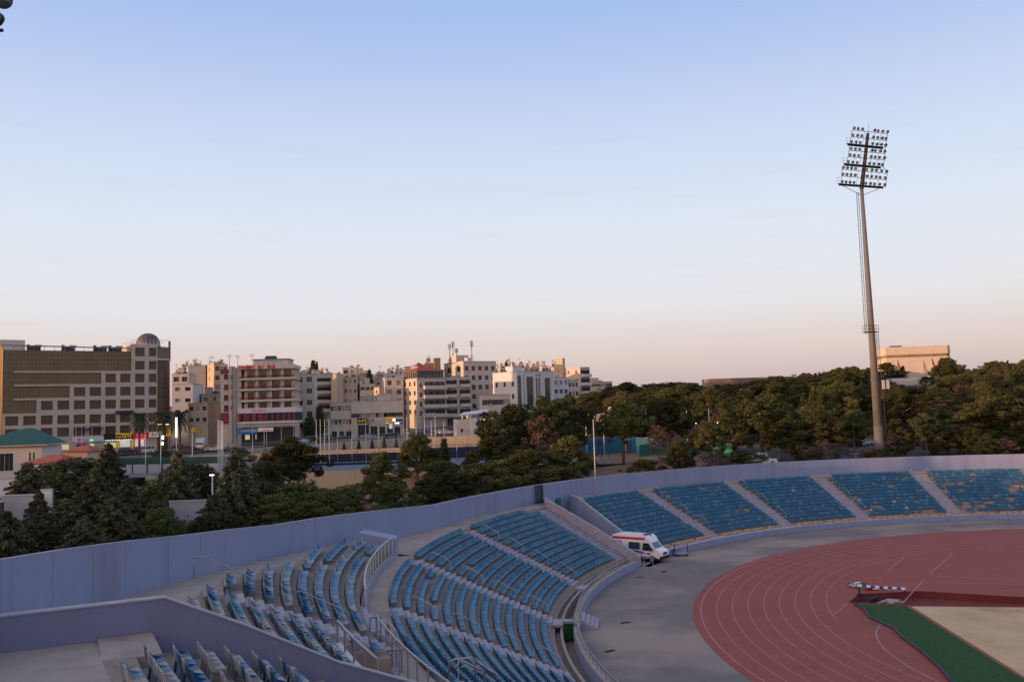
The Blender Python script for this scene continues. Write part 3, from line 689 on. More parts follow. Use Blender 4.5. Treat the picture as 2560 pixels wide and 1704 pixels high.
for pts in [[(907, 1518, 7.0), (925, 1544, 6.95), (952, 1539, 6.95)], [(944, 1573, 6.5), (965, 1597, 6.2), (972, 1555, 7.0), (990, 1576, 6.9), (999, 1620, 6.2)], [(968, 1626, 6.4), (1012, 1619, 6.6)]]:
    mb = MB(); mb.tube([gp(*p) for p in pts], .045, 'steel', 6); mb.build('bar', t, True)
for (px, py, z_) in [(925, 1544, 6.95), (952, 1539, 6.95), (965, 1597, 6.2), (972, 1555, 7.0), (990, 1576, 6.9), (1004, 1622, 6.5), (968, 1626, 6.4)]:
    c = gp(px, py, z_); mb = MB(); mb.tube([(c.x, c.y, 5.43), tuple(c)], .04, 'steel', 6); mb.build('post', t)
t = thing('hoop_railing', 'bent grey hoop railing on the pale block at the bottom edge', 'railing')
for pts in [[(1122, 1704, 5.2), (1123, 1655, 6.3), (1135, 1647, 6.4), (1180, 1642, 6.4), (1189, 1652, 6.3), (1189, 1690, 5.3)], [(1189, 1645, 6.35), (1208, 1662, 6.2), (1211, 1668, 6.1), (1212, 1704, 5.2)], [(1212, 1665, 6.1), (1238, 1682, 5.9), (1243, 1695, 5.5)], [(1143, 1665, 6.1), (1148, 1650, 6.2), (1160, 1652, 6.2), (1200, 1672, 6.0)]]:
    mb = MB(); mb.tube([gp(*p) for p in pts], .045, 'steel', 7); mb.build('hoop', t, True)
mb = MB(); mb.ringwall(67.0, 68.2, 202.6, 205.2, 4.9, 5.62, 'wall_cap'); tag(mb.build('landing_block'), 'pale concrete landing block under the hoop railing', 'block')
# stair from arena walk down to the track, bridge slab and bin
st = thing('arena_steps', 'small lavender steps from the front wall down to the apron', 'steps'); 
for i in range(4):
    mb = MB(); mb.ringwall(54.05+i*.33, 54.375+i*.33, 172.2, 175.3, -.2, .17+.16*i, 'aisle_paint', da=2); mb.build('step', st)
mb = MB(); mb.ringwall(55.3, 57.6, 174.4, 176.3, .45, .62, 'aisle_paint', da=2); tag(mb.build('bridge_slab'), 'lavender slab bridging the trench behind the small steps', 'slab')
mb = MB(); mb.ringwall(56.4, 57.6, 160.9, 162.7, .1, .5, 'aisle_paint', da=2); tag(mb.build('bridge_slab'), 'lavender slab bridging the trench below the middle stair', 'slab')
c = pol(56.2, 177.0, -.33); t = thing('waste_bin', 'dark green wheeled bin in the trench below the left stand', 'bin', c, R_(177)); mb = MB()
mb.hexa([(-.3, -.3, .12), (.3, -.3, .12), (.3, .3, .12), (-.3, .3, .12)], [(-.36, -.38, 1.2), (.36, -.38, 1.2), (.36, .38, 1.2), (-.36, .38, 1.2)], 'bin_green'); mb.build('body', t)
mb = MB(); mb.box((0, 0, 1.25), (.8, .84, .08), 'bin_green', rx=.05); mb.box((-.42, 0, 1.22), (.06, .5, .05), 'bin_green'); mb.build('lid', t)
for s_ in (-1, 1): mb = MB(); mb.tube([(-.26, s_*.27, .1), (-.26, s_*.34, .1)], .1, 'tyre', 10); mb.build('wheel', t)
# ------------------------------------------------------------ ambulance
def xz_prism(mb, prof, hw, m, ytop=None):
    n = len(prof); hwf = hw if callable(hw) else (lambda x, z: hw)
    L1 = [(x, -hwf(x, z), z) for x, z in prof]; R1 = [(x, hwf(x, z), z) for x, z in prof]
    for i in range(n): j = (i+1) % n; mb.face([L1[i], R1[i], R1[j], L1[j]], m)
    mb.face(L1, m); mb.face(R1[::-1], m)
amb = thing('ambulance', 'white ambulance van with red and blue stripes parked in the gap', 'ambulance', (12.85, 94.85, 0), R_(-36))
hwA = lambda x, z: .99-.11*max(0, (z-1.6)/1.1)-(.12*max(0, (x-2.2)/.75))
mb = MB(); pa = [(-2.9, .42), (-2.93, 1.0), (-2.88, 2.3), (-2.78, 2.62), (-2.5, 2.72), (.8, 2.77), (1.3, 2.68), (1.6, 2.42), (1.76, 2.02), (2.28, 1.40), (2.82, 1.22), (2.96, 1.0), (2.97, .55), (2.9, .4)]
xz_prism(mb, pa, hwA, 'white_paint'); body = mb.build('body', amb)
body.modifiers.new('b', 'BEVEL').width = .05; body.modifiers['b'].segments = 2; body.modifiers['b'].limit_method = 'ANGLE'
mb = MB()
def side_patch(mb, pts, m, off=.012):
    for s_ in (-1, 1): mb.face([(x, s_*(hwA(x, z)+off), z) for x, z in pts][::s_], m)
side_patch(mb, [(-.75, 1.28), (.55, 1.28), (.55, 2.0), (-.75, 2.0)], 'ambulance_glass'); mb.build('side_window', amb)
mb = MB(); side_patch(mb, [(.85, 1.22), (2.05, 1.22), (1.98, 1.36), (1.55, 1.96), (.95, 2.0)], 'car_glass'); mb.build('cab_window', amb)
mb = MB(); w1, w2 = .82, .74; mb.face([(2.262, -w1, 1.45), (2.262, w1, 1.45), (1.80, w2, 2.0), (1.80, -w2, 2.0)], 'windscreen'); mb.build('windscreen', amb)
mb = MB(); side_patch(mb, [(-2.8, 2.27), (1.12, 2.27), (1.2, 2.5), (-2.74, 2.5)], 'red_paint', .016); mb.build('red_stripe', amb)
mb = MB(); side_patch(mb, [(-1.4, 1.12), (.55, .98), (1.25, .9), (1.25, .98), (.55, 1.14), (-1.4, 1.24)], 'blue_paint', .016); mb.build('blue_stripe', amb)
mb = MB()
for s_ in (-1, 1):
    for x0, x1 in ((-2.6, -2.38), (-2.3, -2.08), (-1.98, -1.84), (-1.74, -1.6)):
        y_ = s_*(hwA(-2, 2)+.02); zz0, zz1 = 1.74, 2.1
        mb.face([(x0, y_, zz0), (x1, y_, zz0), (x1, y_+(-s_*.02), zz1), (x0, y_-s_*.02, zz1)][::s_], 'red_paint')
        mb.face([(x0, y_, 1.66), (x1-.06, y_, 1.66), (x1-.06, y_, 1.70), (x0, y_, 1.70)][::s_], 'blue_paint')
    for x0 in (-2.15, -1.9): mb.face([(x0, s_*1.005, 1.45), (x0+.1, s_*1.005, 1.45), (x0+.1, s_*1.0, 1.55), (x0, s_*1.0, 1.55)][::s_], 'red_paint')
    mb.face([(1.4, s_*(hwA(1.4, .9)+.014), .82), (1.75, s_*(hwA(1.7, .9)+.014), .82), (1.75, s_*(hwA(1.7, .9)+.014), 1.02), (1.4, s_*(hwA(1.4, .9)+.014), 1.02)][::s_], 'red_paint')
mb.build('lettering', amb)
mb = MB(); mb.face([(-.22, -(hwA(0, 1.65)+.02), 1.45), (.06, -(hwA(0, 1.65)+.02), 1.45), (.06, -(hwA(0, 1.65)+.01), 1.82), (-.22, -(hwA(0, 1.65)+.01), 1.82)], 'blue_paint'); mb.build('window_emblem', amb)
mb = MB(); mb.box((2.9, 0, .52), (.24, 1.82, .34), 'black_plastic'); mb.box((2.93, 0, .92), (.10, .9, .24), 'black_plastic'); mb.build('bumper', amb)
mb = MB(); mb.box((0, 0, .38), (5.4, 1.8, .16), 'black_plastic'); mb.build('sill', amb)
for s_ in (-1, 1):
    mb = MB(); mb.hexa([(2.62, s_*.62, .8), (2.92, s_*.62, .8), (2.9, s_*.86, .8), (2.6, s_*.9, .8)], [(2.62, s_*.62, 1.0), (2.88, s_*.62, 1.0), (2.8, s_*.84, 1.06), (2.5, s_*.9, 1.08)], 'headlight'); mb.build('headlight', amb)
    mb = MB(); mb.box((1.98, s_*1.12, 1.35), (.1, .2, .3), 'black_plastic'); mb.build('mirror', amb)
    for xw in (-1.75, 1.9):
        mb = MB(); mb.tube([(xw, s_*.72, .36), (xw, s_*.985, .36)], .36, 'tyre', 20); wh = mb.build('wheel', amb)
        mb = MB(); mb.tube([(xw, s_*.98, .36), (xw, s_*1.0, .36)], .2, 'hub', 14); mb.build('rim', wh)
mb = MB(); mb.box((1.0, 0, 2.79), (.32, 1.3, .13), 'blue_paint'); mb.box((1.36, 0, 2.62), (.1, .25, .12), 'black_plastic'); mb.build('light_bar', amb)
mb = MB(); mb.box((-1.5, 0, 2.79), (.7, .7, .1), 'white_paint'); mb.build('roof_vent', amb)
mb = MB()
for s_ in (-1, 1):
    for xx in (-.85, .66, .78, 2.05): y_ = s_*(hwA(xx, 1.2)+.004); mb.face([(xx, y_, .6), (xx+.018, y_, .6), (xx+.018, s_*(hwA(xx, 2.1)+.012), 2.1 if xx < 1 else 1.2), (xx, s_*(hwA(xx, 2.1)+.012), 2.1 if xx < 1 else 1.2)][::s_], 'black_plastic')
    mb.face([(-2.85, s_*1.0, .5), (2.5, s_*1.0, .5), (2.5, s_*1.0, .62), (-2.85, s_*1.0, .62)][::s_], 'hub')
mb.build('door_seam', amb)
t = thing('stair_rail', 'row of thin posts on the stair beside the pale gap wall', 'railing')
for k in range(9):
    f_ = k/8; x_, y_ = 11.3+(3.4-11.3)*f_, 91.4+(98.6-91.4)*f_; R_h = math.hypot(x_-CX, y_-CY); z_ = .77+.45*max(0, R_h-57.4)
    mb = MB(); mb.tube([(x_, y_, z_-.3), (x_, y_, z_+1.15)], .03, 'steel', 5); mb.build('post', t)
# cart of folded barriers and the trestle
def crate_cart(c, rz):
    t = thing('equipment_cart', 'blue and grey wheeled rack right of the ambulance', 'cart', c, rz)
    mb = MB(); mb.box((0, 0, .28), (1.5, 1.0, .10), 'steel')
    mb.build('base', t); mb = MB()
    for s_ in (-1, 1):
        for y_ in (-.45, .45): mb.tube([(s_*.72, y_, .3), (s_*.66, y_, 1.25)], .045, 'blue_paint', 6)
        mb.box((s_*.70, 0, .8), (.05, .85, .7), 'court_navy')
    mb.build('end_frame', t)
    for i in range(5): mb = MB(); mb.tube([(-.66, -.4+.2*i, .4), (-.64, -.4+.2*i, 1.18), (.64, -.4+.2*i, 1.18), (.66, -.4+.2*i, .4)], .025, 'steel', 5); mb.build('rack_bar', t)
    for s_ in (-1, 1):
        for y_ in (-.4, .4): mb = MB(); mb.tube([(s_*.6, y_-.03, .12), (s_*.6, y_+.03, .12)], .12, 'tyre', 10); mb.build('wheel', t)
crate_cart(G(1703, 1388, 0), R_(-8))
t = thing('trestle', 'thin metal trestle stand in front of the ambulance wheels', 'trestle', G(1622, 1420, 0), R_(-10)); mb = MB()
for s_ in (-1, 1): mb.tube([(s_*.45, -.2, 0), (s_*.45, 0, 1.05)], .025, 'steel', 5); mb.tube([(s_*.45, .25, 0), (s_*.45, 0, 1.05)], .025, 'steel', 5)
mb.build('legs', t); mb = MB(); mb.tube([(-.5, 0, 1.05), (.5, 0, 1.05)], .03, 'steel', 5); mb.tube([(-.45, -.17, .15), (.45, -.17, .15)], .02, 'steel', 5); mb.tube([(-.45, -.1, .2), (.45, -.05, .9)], .02, 'steel', 5); mb.build('crossbar', t)
mb = MB()
for a, b in (((G(1590, 1411, 0)), G(1612, 1393, 0)),):
    for i in range(6): c = a.lerp(b, i/5); mb.tube([c, c+Vector((0, 0, 1.1))], .02, 'steel', 5)
    mb.tube([a+Vector((0, 0, 1.1)), b+Vector((0, 0, 1.1))], .025, 'steel', 5); mb.tube([a+Vector((0, 0, .1)), b+Vector((0, 0, .1))], .025, 'steel', 5)
tag(mb.build('crowd_barrier'), 'grey tubular barrier leaning by the front of the stair wall', 'barrier')
for i, (px, py) in enumerate(((1599, 1442), (1564, 1555), (1524, 1626), (1660, 1428))):
    c = G(px, py, .012); mb = MB(); mb.box(c, (.75, .35, .02), 'tyre', .3*i); tag(mb.build('drain_cover'), ('dark drain cover on the apron nearest the trestle', 'dark drain cover right of the small steps', 'dark drain cover lowest on the grey apron', 'dark drain cover nearest the wheeled rack')[i], 'drain cover')
# steeplechase barrier
t = thing('steeplechase_barrier', 'blue and white striped hurdle beam beside the dark red pit', 'hurdle'); a, b = G(2145, 1463, .70), G(2264, 1471, .70); n = 11
mb = MB(); rz = math.atan2(b.y-a.y, b.x-a.x); L_ = (b-a).length
for i in range(n): c = a.lerp(b, (i+.5)/n); mb.box(c, (L_/n, .16, .16), 'white_paint' if i % 2 == 0 else 'blue_paint', rz)
mb.build('beam', t)
for k in (.02, .98): c = a.lerp(b, k); mb = MB(); mb.box((c.x, c.y, .31), (.12, .12, .62), 'dark_metal', rz); mb.box((c.x, c.y, .05), (.5, .2, .08), 'dark_metal', rz+1.57); mb.build('leg', t)
def heap(px, py, wd, seed, lab, mats, name):
    r = random.Random(seed); c = G(px, py, .02); mb = MB()
    for i in range(16):
        mb.box((c.x+r.uniform(-wd, wd), c.y+r.uniform(-.5, .5), .08+r.uniform(0, .22)), (r.uniform(.3, 1.1), r.uniform(.05, .25), r.uniform(.03, .15)), r.choice(mats), r.uniform(-.6, .6), r.uniform(-.4, .4))
    tag(mb.build(name), lab, 'equipment')
heap(2140, 1466, .5, 3, 'tangle of white and dark hurdle parts left of striped beam', ['white_paint', 'dark_metal', 'white_paint'], 'hurdle_parts')
heap(2200, 1472, 1.1, 4, 'orange and white planks lying under the striped beam', ['red_paint', 'white_paint', 'bench_concrete'], 'planks')
heap(2185, 1503, .5, 5, 'black heap of covers at the pit edge', ['tyre', 'dark_metal'], 'cover_heap')
heap(2232, 1507, .9, 6, 'pale grey and brown debris at the end of the turf strip', ['wall_cap', 'bench_concrete', 'steel'], 'debris')
# ------------------------------------------------------------ floodlight mast
def mast():
    Y = 150.0; b = P(2199, 1118, Y); zb_ = T(b.x, b.y)-.3
    top = P(2154, 472, Y); base = Vector((b.x, b.y, zb_)); hx = top.z
    base.x += 0; t = thing('floodlight_mast', 'tall concrete floodlight mast with tilted lamp rack beyond right stand', 'floodlight mast', base)
    H = hx-zb_; tip = P(2171, 322, Y)-base; neck = Vector((top.x-base.x, 0, H))
    mb = MB(); mb.tube([(0, 0, 0), (neck.x*.14, 0, H*.14)], .76, 'mast_base', 20, .73); mb.build('base_section', t, True)
    mb = MB(); mb.tube([(neck.x*.14, 0, H*.14), tuple(neck)], .70, 'mast_concrete', 20, .28); mb.build('pole', t, True)
    hv = (tip-neck); mb = MB(); mb.tube([tuple(neck), tuple(neck+hv*.92)], .36, 'rust', 10, .26); mb.build('head_post', t, True)
    # head coordinates from the rack corners seen in the photo
    TL, TR, BL, BR = [P(*q, Y)-base for q in ((2130, 325), (2218, 335), (2104, 462), (2214, 469))]
    rows = 9; fr = MB(); up = (tip-neck).normalized(); rt = (TR-TL).normalized(); back = Vector((0, 1, 0))
    rl = [(2130, 325, 2219, 335), (2128, 342, 2216, 352), (2124, 359, 2214, 368), (2123, 376, 2212, 384), (2120, 392, 2211, 400), (2116, 409, 2208, 417), (2105, 423, 2218, 434), (2104, 440, 2216, 450), (2102, 459, 2214, 467)]
    pts = []
    for r_, (x0, y0, x1, y1) in enumerate(rl):
        A_, B_ = P(x0, y0, Y-.5)-base, P(x1, y1, Y-.5)-base; pts.append((A_, B_))
        fr.tube([A_, B_], .055, 'dark_metal', 5)
    for (A_, B_), (C_, D_) in zip(pts, pts[1:]): fr.tube([A_, C_], .05, 'dark_metal', 5); fr.tube([B_, D_], .05, 'dark_metal', 5)
    for k in (.2, .35, .65, .82): 
        for (A_, B_), (C_, D_) in zip(pts, pts[1:]): fr.tube([A_.lerp(B_, k), C_.lerp(D_, k)], .025, 'dark_metal', 4)
    fr.build('rack_frame', t)
    for r_ in (2, 5, 8):
        A_, B_ = pts[r_]; A_ = A_-rt*.45*0; mb = MB(); d = (B_-A_); q = [A_+Vector((-.7, -.5, -.12)), B_+Vector((-.7, -.5, -.12)), B_+Vector((0, .9, -.12)), A_+Vector((0, .9, -.12))]
        mb.hexa(q, [v+Vector((0, 0, .1)) for v in q], 'dark_metal'); rl2 = [q[0], q[0]+Vector((-.15, 0, 1.0)), q[0]+Vector((.5, .3, 1.15))]
        mb.tube(rl2, .03, 'dark_metal', 4); mb.tube([q[0]+Vector((-.1, 0, .5)), q[0]+Vector((.5, .3, .6))], .025, 'dark_metal', 4); mb.build('platform', t)
    mb = MB(); A_, B_ = pts[8]; mb.tube([A_+Vector((0, 0, -.2)), neck+Vector((0, 0, -1.2)), B_+Vector((-1.2, 0, -.3))], .05, 'dark_metal', 5); mb.build('strut', t)
    lm = MB()    # one lamp: round housing on a bracket, facing down-left towards the pitch
    lm.tube([(0, 0, 0), (0, 0, .26)], .035, 'dark_metal', 5); lm.tube([(.05, .12, .42), (-.02, -.04, .40), (-.1, -.2, .36), (-.13, -.24, .35)], .16, 'dark_metal', 12, .29); lm.tube([(-.13, -.24, .35), (-.14, -.26, .345)], .26, 'lamp_glass', 12)
    lmd = lm.data('floodlight', True)
    for r_, (A_, B_) in enumerate(pts):
        ks = [.07, .19, .31] + [.63, .75, .87, .99] if r_ < 6 else [.04, .13, .22, .31]+[.56, .66, .76, .87, .98]
        for k in ks:
            o = obj('floodlight', lmd, t, A_.lerp(B_, k)); o.rotation_euler.z = rnd.uniform(-.2, .9) if k > .5 else rnd.uniform(-.3, .1); s_ = .92; o.scale = (s_, s_, s_)
    mb = MB(); lx = -.55     # caged ladder
    def lp(f_): return Vector((neck.x*f_-.85-.35*(1-f_), -.2, H*f_))
    for o_ in (-.18, .18): mb.tube([lp(.47)+Vector((o_, 0, 0)), lp(.985)+Vector((o_, 0, 0))], .045, 'dark_metal', 4)
    for i in range(60): c = lp(.47+.515*i/59); mb.tube([c+Vector((-.18, 0, 0)), c+Vector((.18, 0, 0))], .035, 'dark_metal', 4)
    mb.build('ladder', t); mb = MB()
    def lq(f_): return Vector((neck.x*f_+.75-.2*f_*2+.25, -.3, H*f_))
    for o_ in (-.2, .2): mb.tube([lq(.02)+Vector((o_, 0, 0)), lq(.47)+Vector((o_, 0, 0))], .045, 'dark_metal', 4)
    for i in range(56): c = lq(.02+.45*i/55); mb.tube([c+Vector((-.2, 0, 0)), c+Vector((.2, 0, 0))], .035, 'dark_metal', 4)
    mb.build('ladder', t)
    mb = MB(); c = lp(.475); mb.box((c.x+.9, -.1, c.z), (2.3, 1.3, .12), 'dark_metal')
    for q in ((-.25, -.7), (.9, -.7), (2.0, -.7), (-.25, .5), (2.0, .5)): mb.tube([(c.x+q[0], q[1], c.z), (c.x+q[0], q[1], c.z+1.1)], .035, 'dark_metal', 4)
    for zz in (.55, 1.1): mb.tube([(c.x-.25, .5, c.z+zz), (c.x-.25, -.7, c.z+zz), (c.x+2.0, -.7, c.z+zz), (c.x+2.0, .5, c.z+zz)], .03, 'dark_metal', 4)
    mb.build('platform', t)
    for dx in (1.45, 2.2): c = lq(.285); mb = MB(); mb.box((c.x+dx-1.1, -.4, c.z), (.42, .25, 1.5), 'rail_white'); mb.build('antenna_panel', t)
    mb = MB(); mb.tube([tuple(neck+hv*.92), tuple(neck+hv*1.08)], .03, 'dark_metal', 4); mb.build('lightning_rod', t)
mast()
# floodlight fitting hanging from the stand roof at the upper left
c = P(-2, 20, 15); t = thing('roof_floodlight', 'dark floodlight fitting cut by the upper left corner', 'floodlight', c)
mb = MB(); mb.tube([(.02, .1, .16), (.08, -.02, .13), (.14, -.14, .08)], .10, 'dark_metal', 18, .16); mb.tube([(.14, -.14, .08), (.15, -.155, .078)], .15, 'lamp_glass', 18); mb.build('lamp', t, True)
mb = MB(); mb.tube([(-.05, .1, -.14), (-.04, 0, -.20), (.0, -.12, -.25)], .09, 'dark_metal', 18, .14); mb.tube([(.0, -.12, -.25), (.005, -.13, -.255)], .13, 'lamp_glass', 18); mb.build('lamp', t, True)
mb = MB(); mb.tube([(-.3, 0, .9), (-.12, .02, .3), (-.12, .02, -.40)], .03, 'dark_metal', 6); mb.tube([(-.4, .02, -.42), (.06, .02, -.40)], .03, 'dark_metal', 6); mb.build('bracket', t, True)
# ------------------------------------------------------------ buildings
def facade(mb, O, u, W, z0, z1, rects, m, nrm_, dep=.22, mr=None):
    O, u, nv = Vector(O), Vector(u), Vector(nrm_)
    xs = sorted({0, W, *[r[0] for r in rects], *[r[1] for r in rects]}); zs = sorted({z0, z1, *[r[2] for r in rects], *[r[3] for r in rects]})
    pt = lambda x, z, d=0: tuple(O+u*x-nv*d+Vector((0, 0, z)))
    for i in range(len(zs)-1):
        x = 0; run = None
        for k in range(len(xs)-1):
            cx_, cz_ = (xs[k]+xs[k+1])/2, (zs[i]+zs[i+1])/2
            ins = any(r[0] < cx_ < r[1] and r[2] < cz_ < r[3] for r in rects)
            if not ins and run is None: run = xs[k]
            if (ins or k == len(xs)-2) and run is not None:
                e = xs[k] if ins else xs[k+1]; mb.face([pt(run, zs[i]), pt(e, zs[i]), pt(e, zs[i+1]), pt(run, zs[i+1])], m); run = None
    for a, b, c, d in [r[:4] for r in rects]:
        mr_ = mr or m
        mb.face([pt(a, c), pt(b, c), pt(b, c, dep), pt(a, c, dep)], mr_); mb.face([pt(a, d, dep), pt(b, d, dep), pt(b, d), pt(a, d)], mr_)
        mb.face([pt(a, c), pt(a, c, dep), pt(a, d, dep), pt(a, d)], mr_); mb.face([pt(b, c, dep), pt(b, c), pt(b, d), pt(b, d, dep)], mr_)
WC = {}
def win_mesh(w_, h_, m='glass', fr='window_frame', bars=1):
    key = (round(w_, 2), round(h_, 2), m, fr, bars)
    if key not in WC:
        mb = MB(); mb.face([(0, 0, 0), (w_, 0, 0), (w_, 0, h_), (0, 0, h_)], m); f_ = .06
        mb.box((w_/2, -.03, f_/2), (w_, .06, f_), fr); mb.box((w_/2, -.03, h_-f_/2), (w_, .06, f_), fr)
        mb.box((f_/2, -.03, h_/2), (f_, .06, h_-2*f_), fr); mb.box((w_-f_/2, -.03, h_/2), (f_, .06, h_-2*f_), fr)
        for i in range(bars): mb.box((w_*(i+1)/(bars+1), -.025, h_/2), (f_*.8, .05, h_-2*f_), fr)
        WC[key] = mb.data('window')
    return WC[key]
def az(px, py): d = ray(px, py); return d.x/d.y
def bldg(name, label, pxc, py, Y, px1, px0=None, a=12, depth=12, m='stone_a', front=(4, 4, 1.3, 1.4), side=None, fh=3.1, top_off=.9, balc=(), roof=True, zb=None, bd=1.3, slabs=False, wm='glass', grp=None, seed=0, gf=None, skip=0.0, cap=True):
    r = random.Random(seed+int(pxc)); c = P(pxc, py, Y); A_ = R_(a); u = Vector((math.cos(A_), math.sin(A_), 0)); v = Vector((-u.y, u.x, 0))
    k1 = az(px1, py); W = (k1*c.y-c.x)/(u.x-k1*u.y)
    if px0 is not None: k0 = az(px0, py); depth = (k0*c.y-c.x)/(v.x-k0*v.y)
    depth = max(4, min(40, depth)); zt = c.z; z0 = (T(c.x, c.y) if zb is None else zb)-2.5
    H = zt-z0; t = thing(name, label, 'building', (c.x, c.y, z0), A_, grp)
    # local frame: x along the front, y to the back
    def grid(Wd, spec):
        nc, nr, ww, wh = spec; out = []
        for i in range(nr):
            zt_ = H-top_off-fh*i; 
            if zt_-wh < 2.6: break
            for k in range(nc):
                if r.random() < skip: continue
                x0 = Wd*(k+.5)/nc-ww/2
                out.append((x0, x0+ww, zt_-wh, zt_, i, k))
        return out
    fr = grid(W, front) if front else []
    if gf: fr += [(x0*W, x1*W, .0+2.6, 2.6+gh, -1, 0) for x0, x1, gh in gf]
    sd_ = grid(depth, side) if side else []
    mb = MB(); facade(mb, (0, 0, 0), (1, 0, 0), W, 0, H, fr, m, (0, -1, 0))
    facade(mb, (0, depth, 0), (0, -1, 0), depth, 0, H, [(depth-q[1], depth-q[0], q[2], q[3]) for q in sd_], m, (-1, 0, 0))
    facade(mb, (W, 0, 0), (0, 1, 0), depth, 0, H, [], m, (1, 0, 0)); facade(mb, (W, depth, 0), (-1, 0, 0), W, 0, H, [], m, (0, 1, 0))
    mb.face([(0, 0, H-.4), (W, 0, H-.4), (W, depth, H-.4), (0, depth, H-.4)], 'roof_grey')
    if cap:
        for q in ((W/2, -.03, W+.3, .3), (W/2, depth+.03, W+.3, .3)): mb.box((q[0], q[1], H+.06), (q[2], q[3], .12), 'slab')
        for x_ in (-.03, W+.03): mb.box((x_, depth/2, H+.06), (.3, depth-.3, .12), 'slab')
    wl = mb.build('wall', t)
    for q in fr:
        w_ = wm if q[4] >= 0 else 'shop_dark'
        if q[4] >= 0 and wm == 'glass' and r.random() < .3: w_ = 'curtain'
        if q[4] >= 0 and r.random() < .01: w_ = 'shop_warm'
        if q[4] >= 0 and r.random() < .16: b = MB(); b.box((q[1]+.35, -.22, q[2]+.2), (.5, .4, .5), 'tank'); b.build('air_conditioner', t)
        obj('window', win_mesh(q[1]-q[0], q[3]-q[2], w_, bars=1 if q[1]-q[0] < 2.2 else 3), t, (q[0], .2, q[2]))
    for q in sd_:
        o = obj('window', win_mesh(q[1]-q[0], q[3]-q[2], wm), t, (.2, depth-(depth-q[1]), q[2])); o.rotation_euler.z = -math.pi/2
    for (x0, x1, rows_, bm) in balc:      # projecting balconies with solid parapets
        for i in rows_:
            zf = H-top_off-fh*i-(front[3] if front else 1.4)-.9
            if zf < 2: continue
            b = MB(); x0_, x1_ = x0*W, x1*W; b.box(((x0_+x1_)/2, -bd/2-.004, zf), (x1_-x0_, bd, .22), 'slab'); b.box(((x0_+x1_)/2, -bd+.06, zf+.56), (x1_-x0_, .12, .9), bm)
            for xs_ in (x0_+.06, x1_-.06): b.box((xs_, -bd/2, zf+.56), (.12, bd-.13, .9), bm)
            b.build('balcony', t)
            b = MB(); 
            b.box(((x0_+x1_)/2, -.03, zf+1.35), ((x1_-x0_)*.93, .05, 1.9), 'shop_dark'); b.build('balcony_shade_panel', t)  # flat dark sheet painted in place of the balcony's shade
    if roof:
        b = MB(); n = r.randint(2, 4)
        for i in range(n):
            x_, y_ = r.uniform(.15, .85)*W, r.uniform(.2, .8)*depth
            if r.random() < .6: b.tube([(x_, y_, H-.4), (x_, y_, H+r.uniform(.7, 1.3))], .55, r.choice(('tank', 'tank', 'tank_dark')), 10)
            else: b.box((x_, y_, H+.2), (1.2, 1.2, 1.3), r.choice(('tank', 'tank_dark')))
        b.build('water_tanks', t)
        if r.random() < .8:
            b = MB(); bx_, by_ = W*r.uniform(.25, .7), depth*.6; bw = min(W*.35, 4); b.box((bx_, by_, H+.8), (bw, min(depth*.4, 4), 2.4), m); b.box((bx_, by_, H+2.08), (bw+.3, min(depth*.4, 4)+.3, .14), 'slab'); b.build('stair_house', t)
        if r.random() < .7:
            b = MB(); x_, y_ = W*r.uniform(.1, .9), depth*.5; h_ = r.uniform(2, 4); b.tube([(x_, y_, H-.4), (x_, y_, H+h_)], .05, 'dark_metal', 4)
            for q in range(3): b.tube([(x_-.6, y_, H+h_-.3*q), (x_+.6, y_, H+h_-.3*q)], .03, 'dark_metal', 4)
            b.build('aerial', t)
    return t, W, depth, H
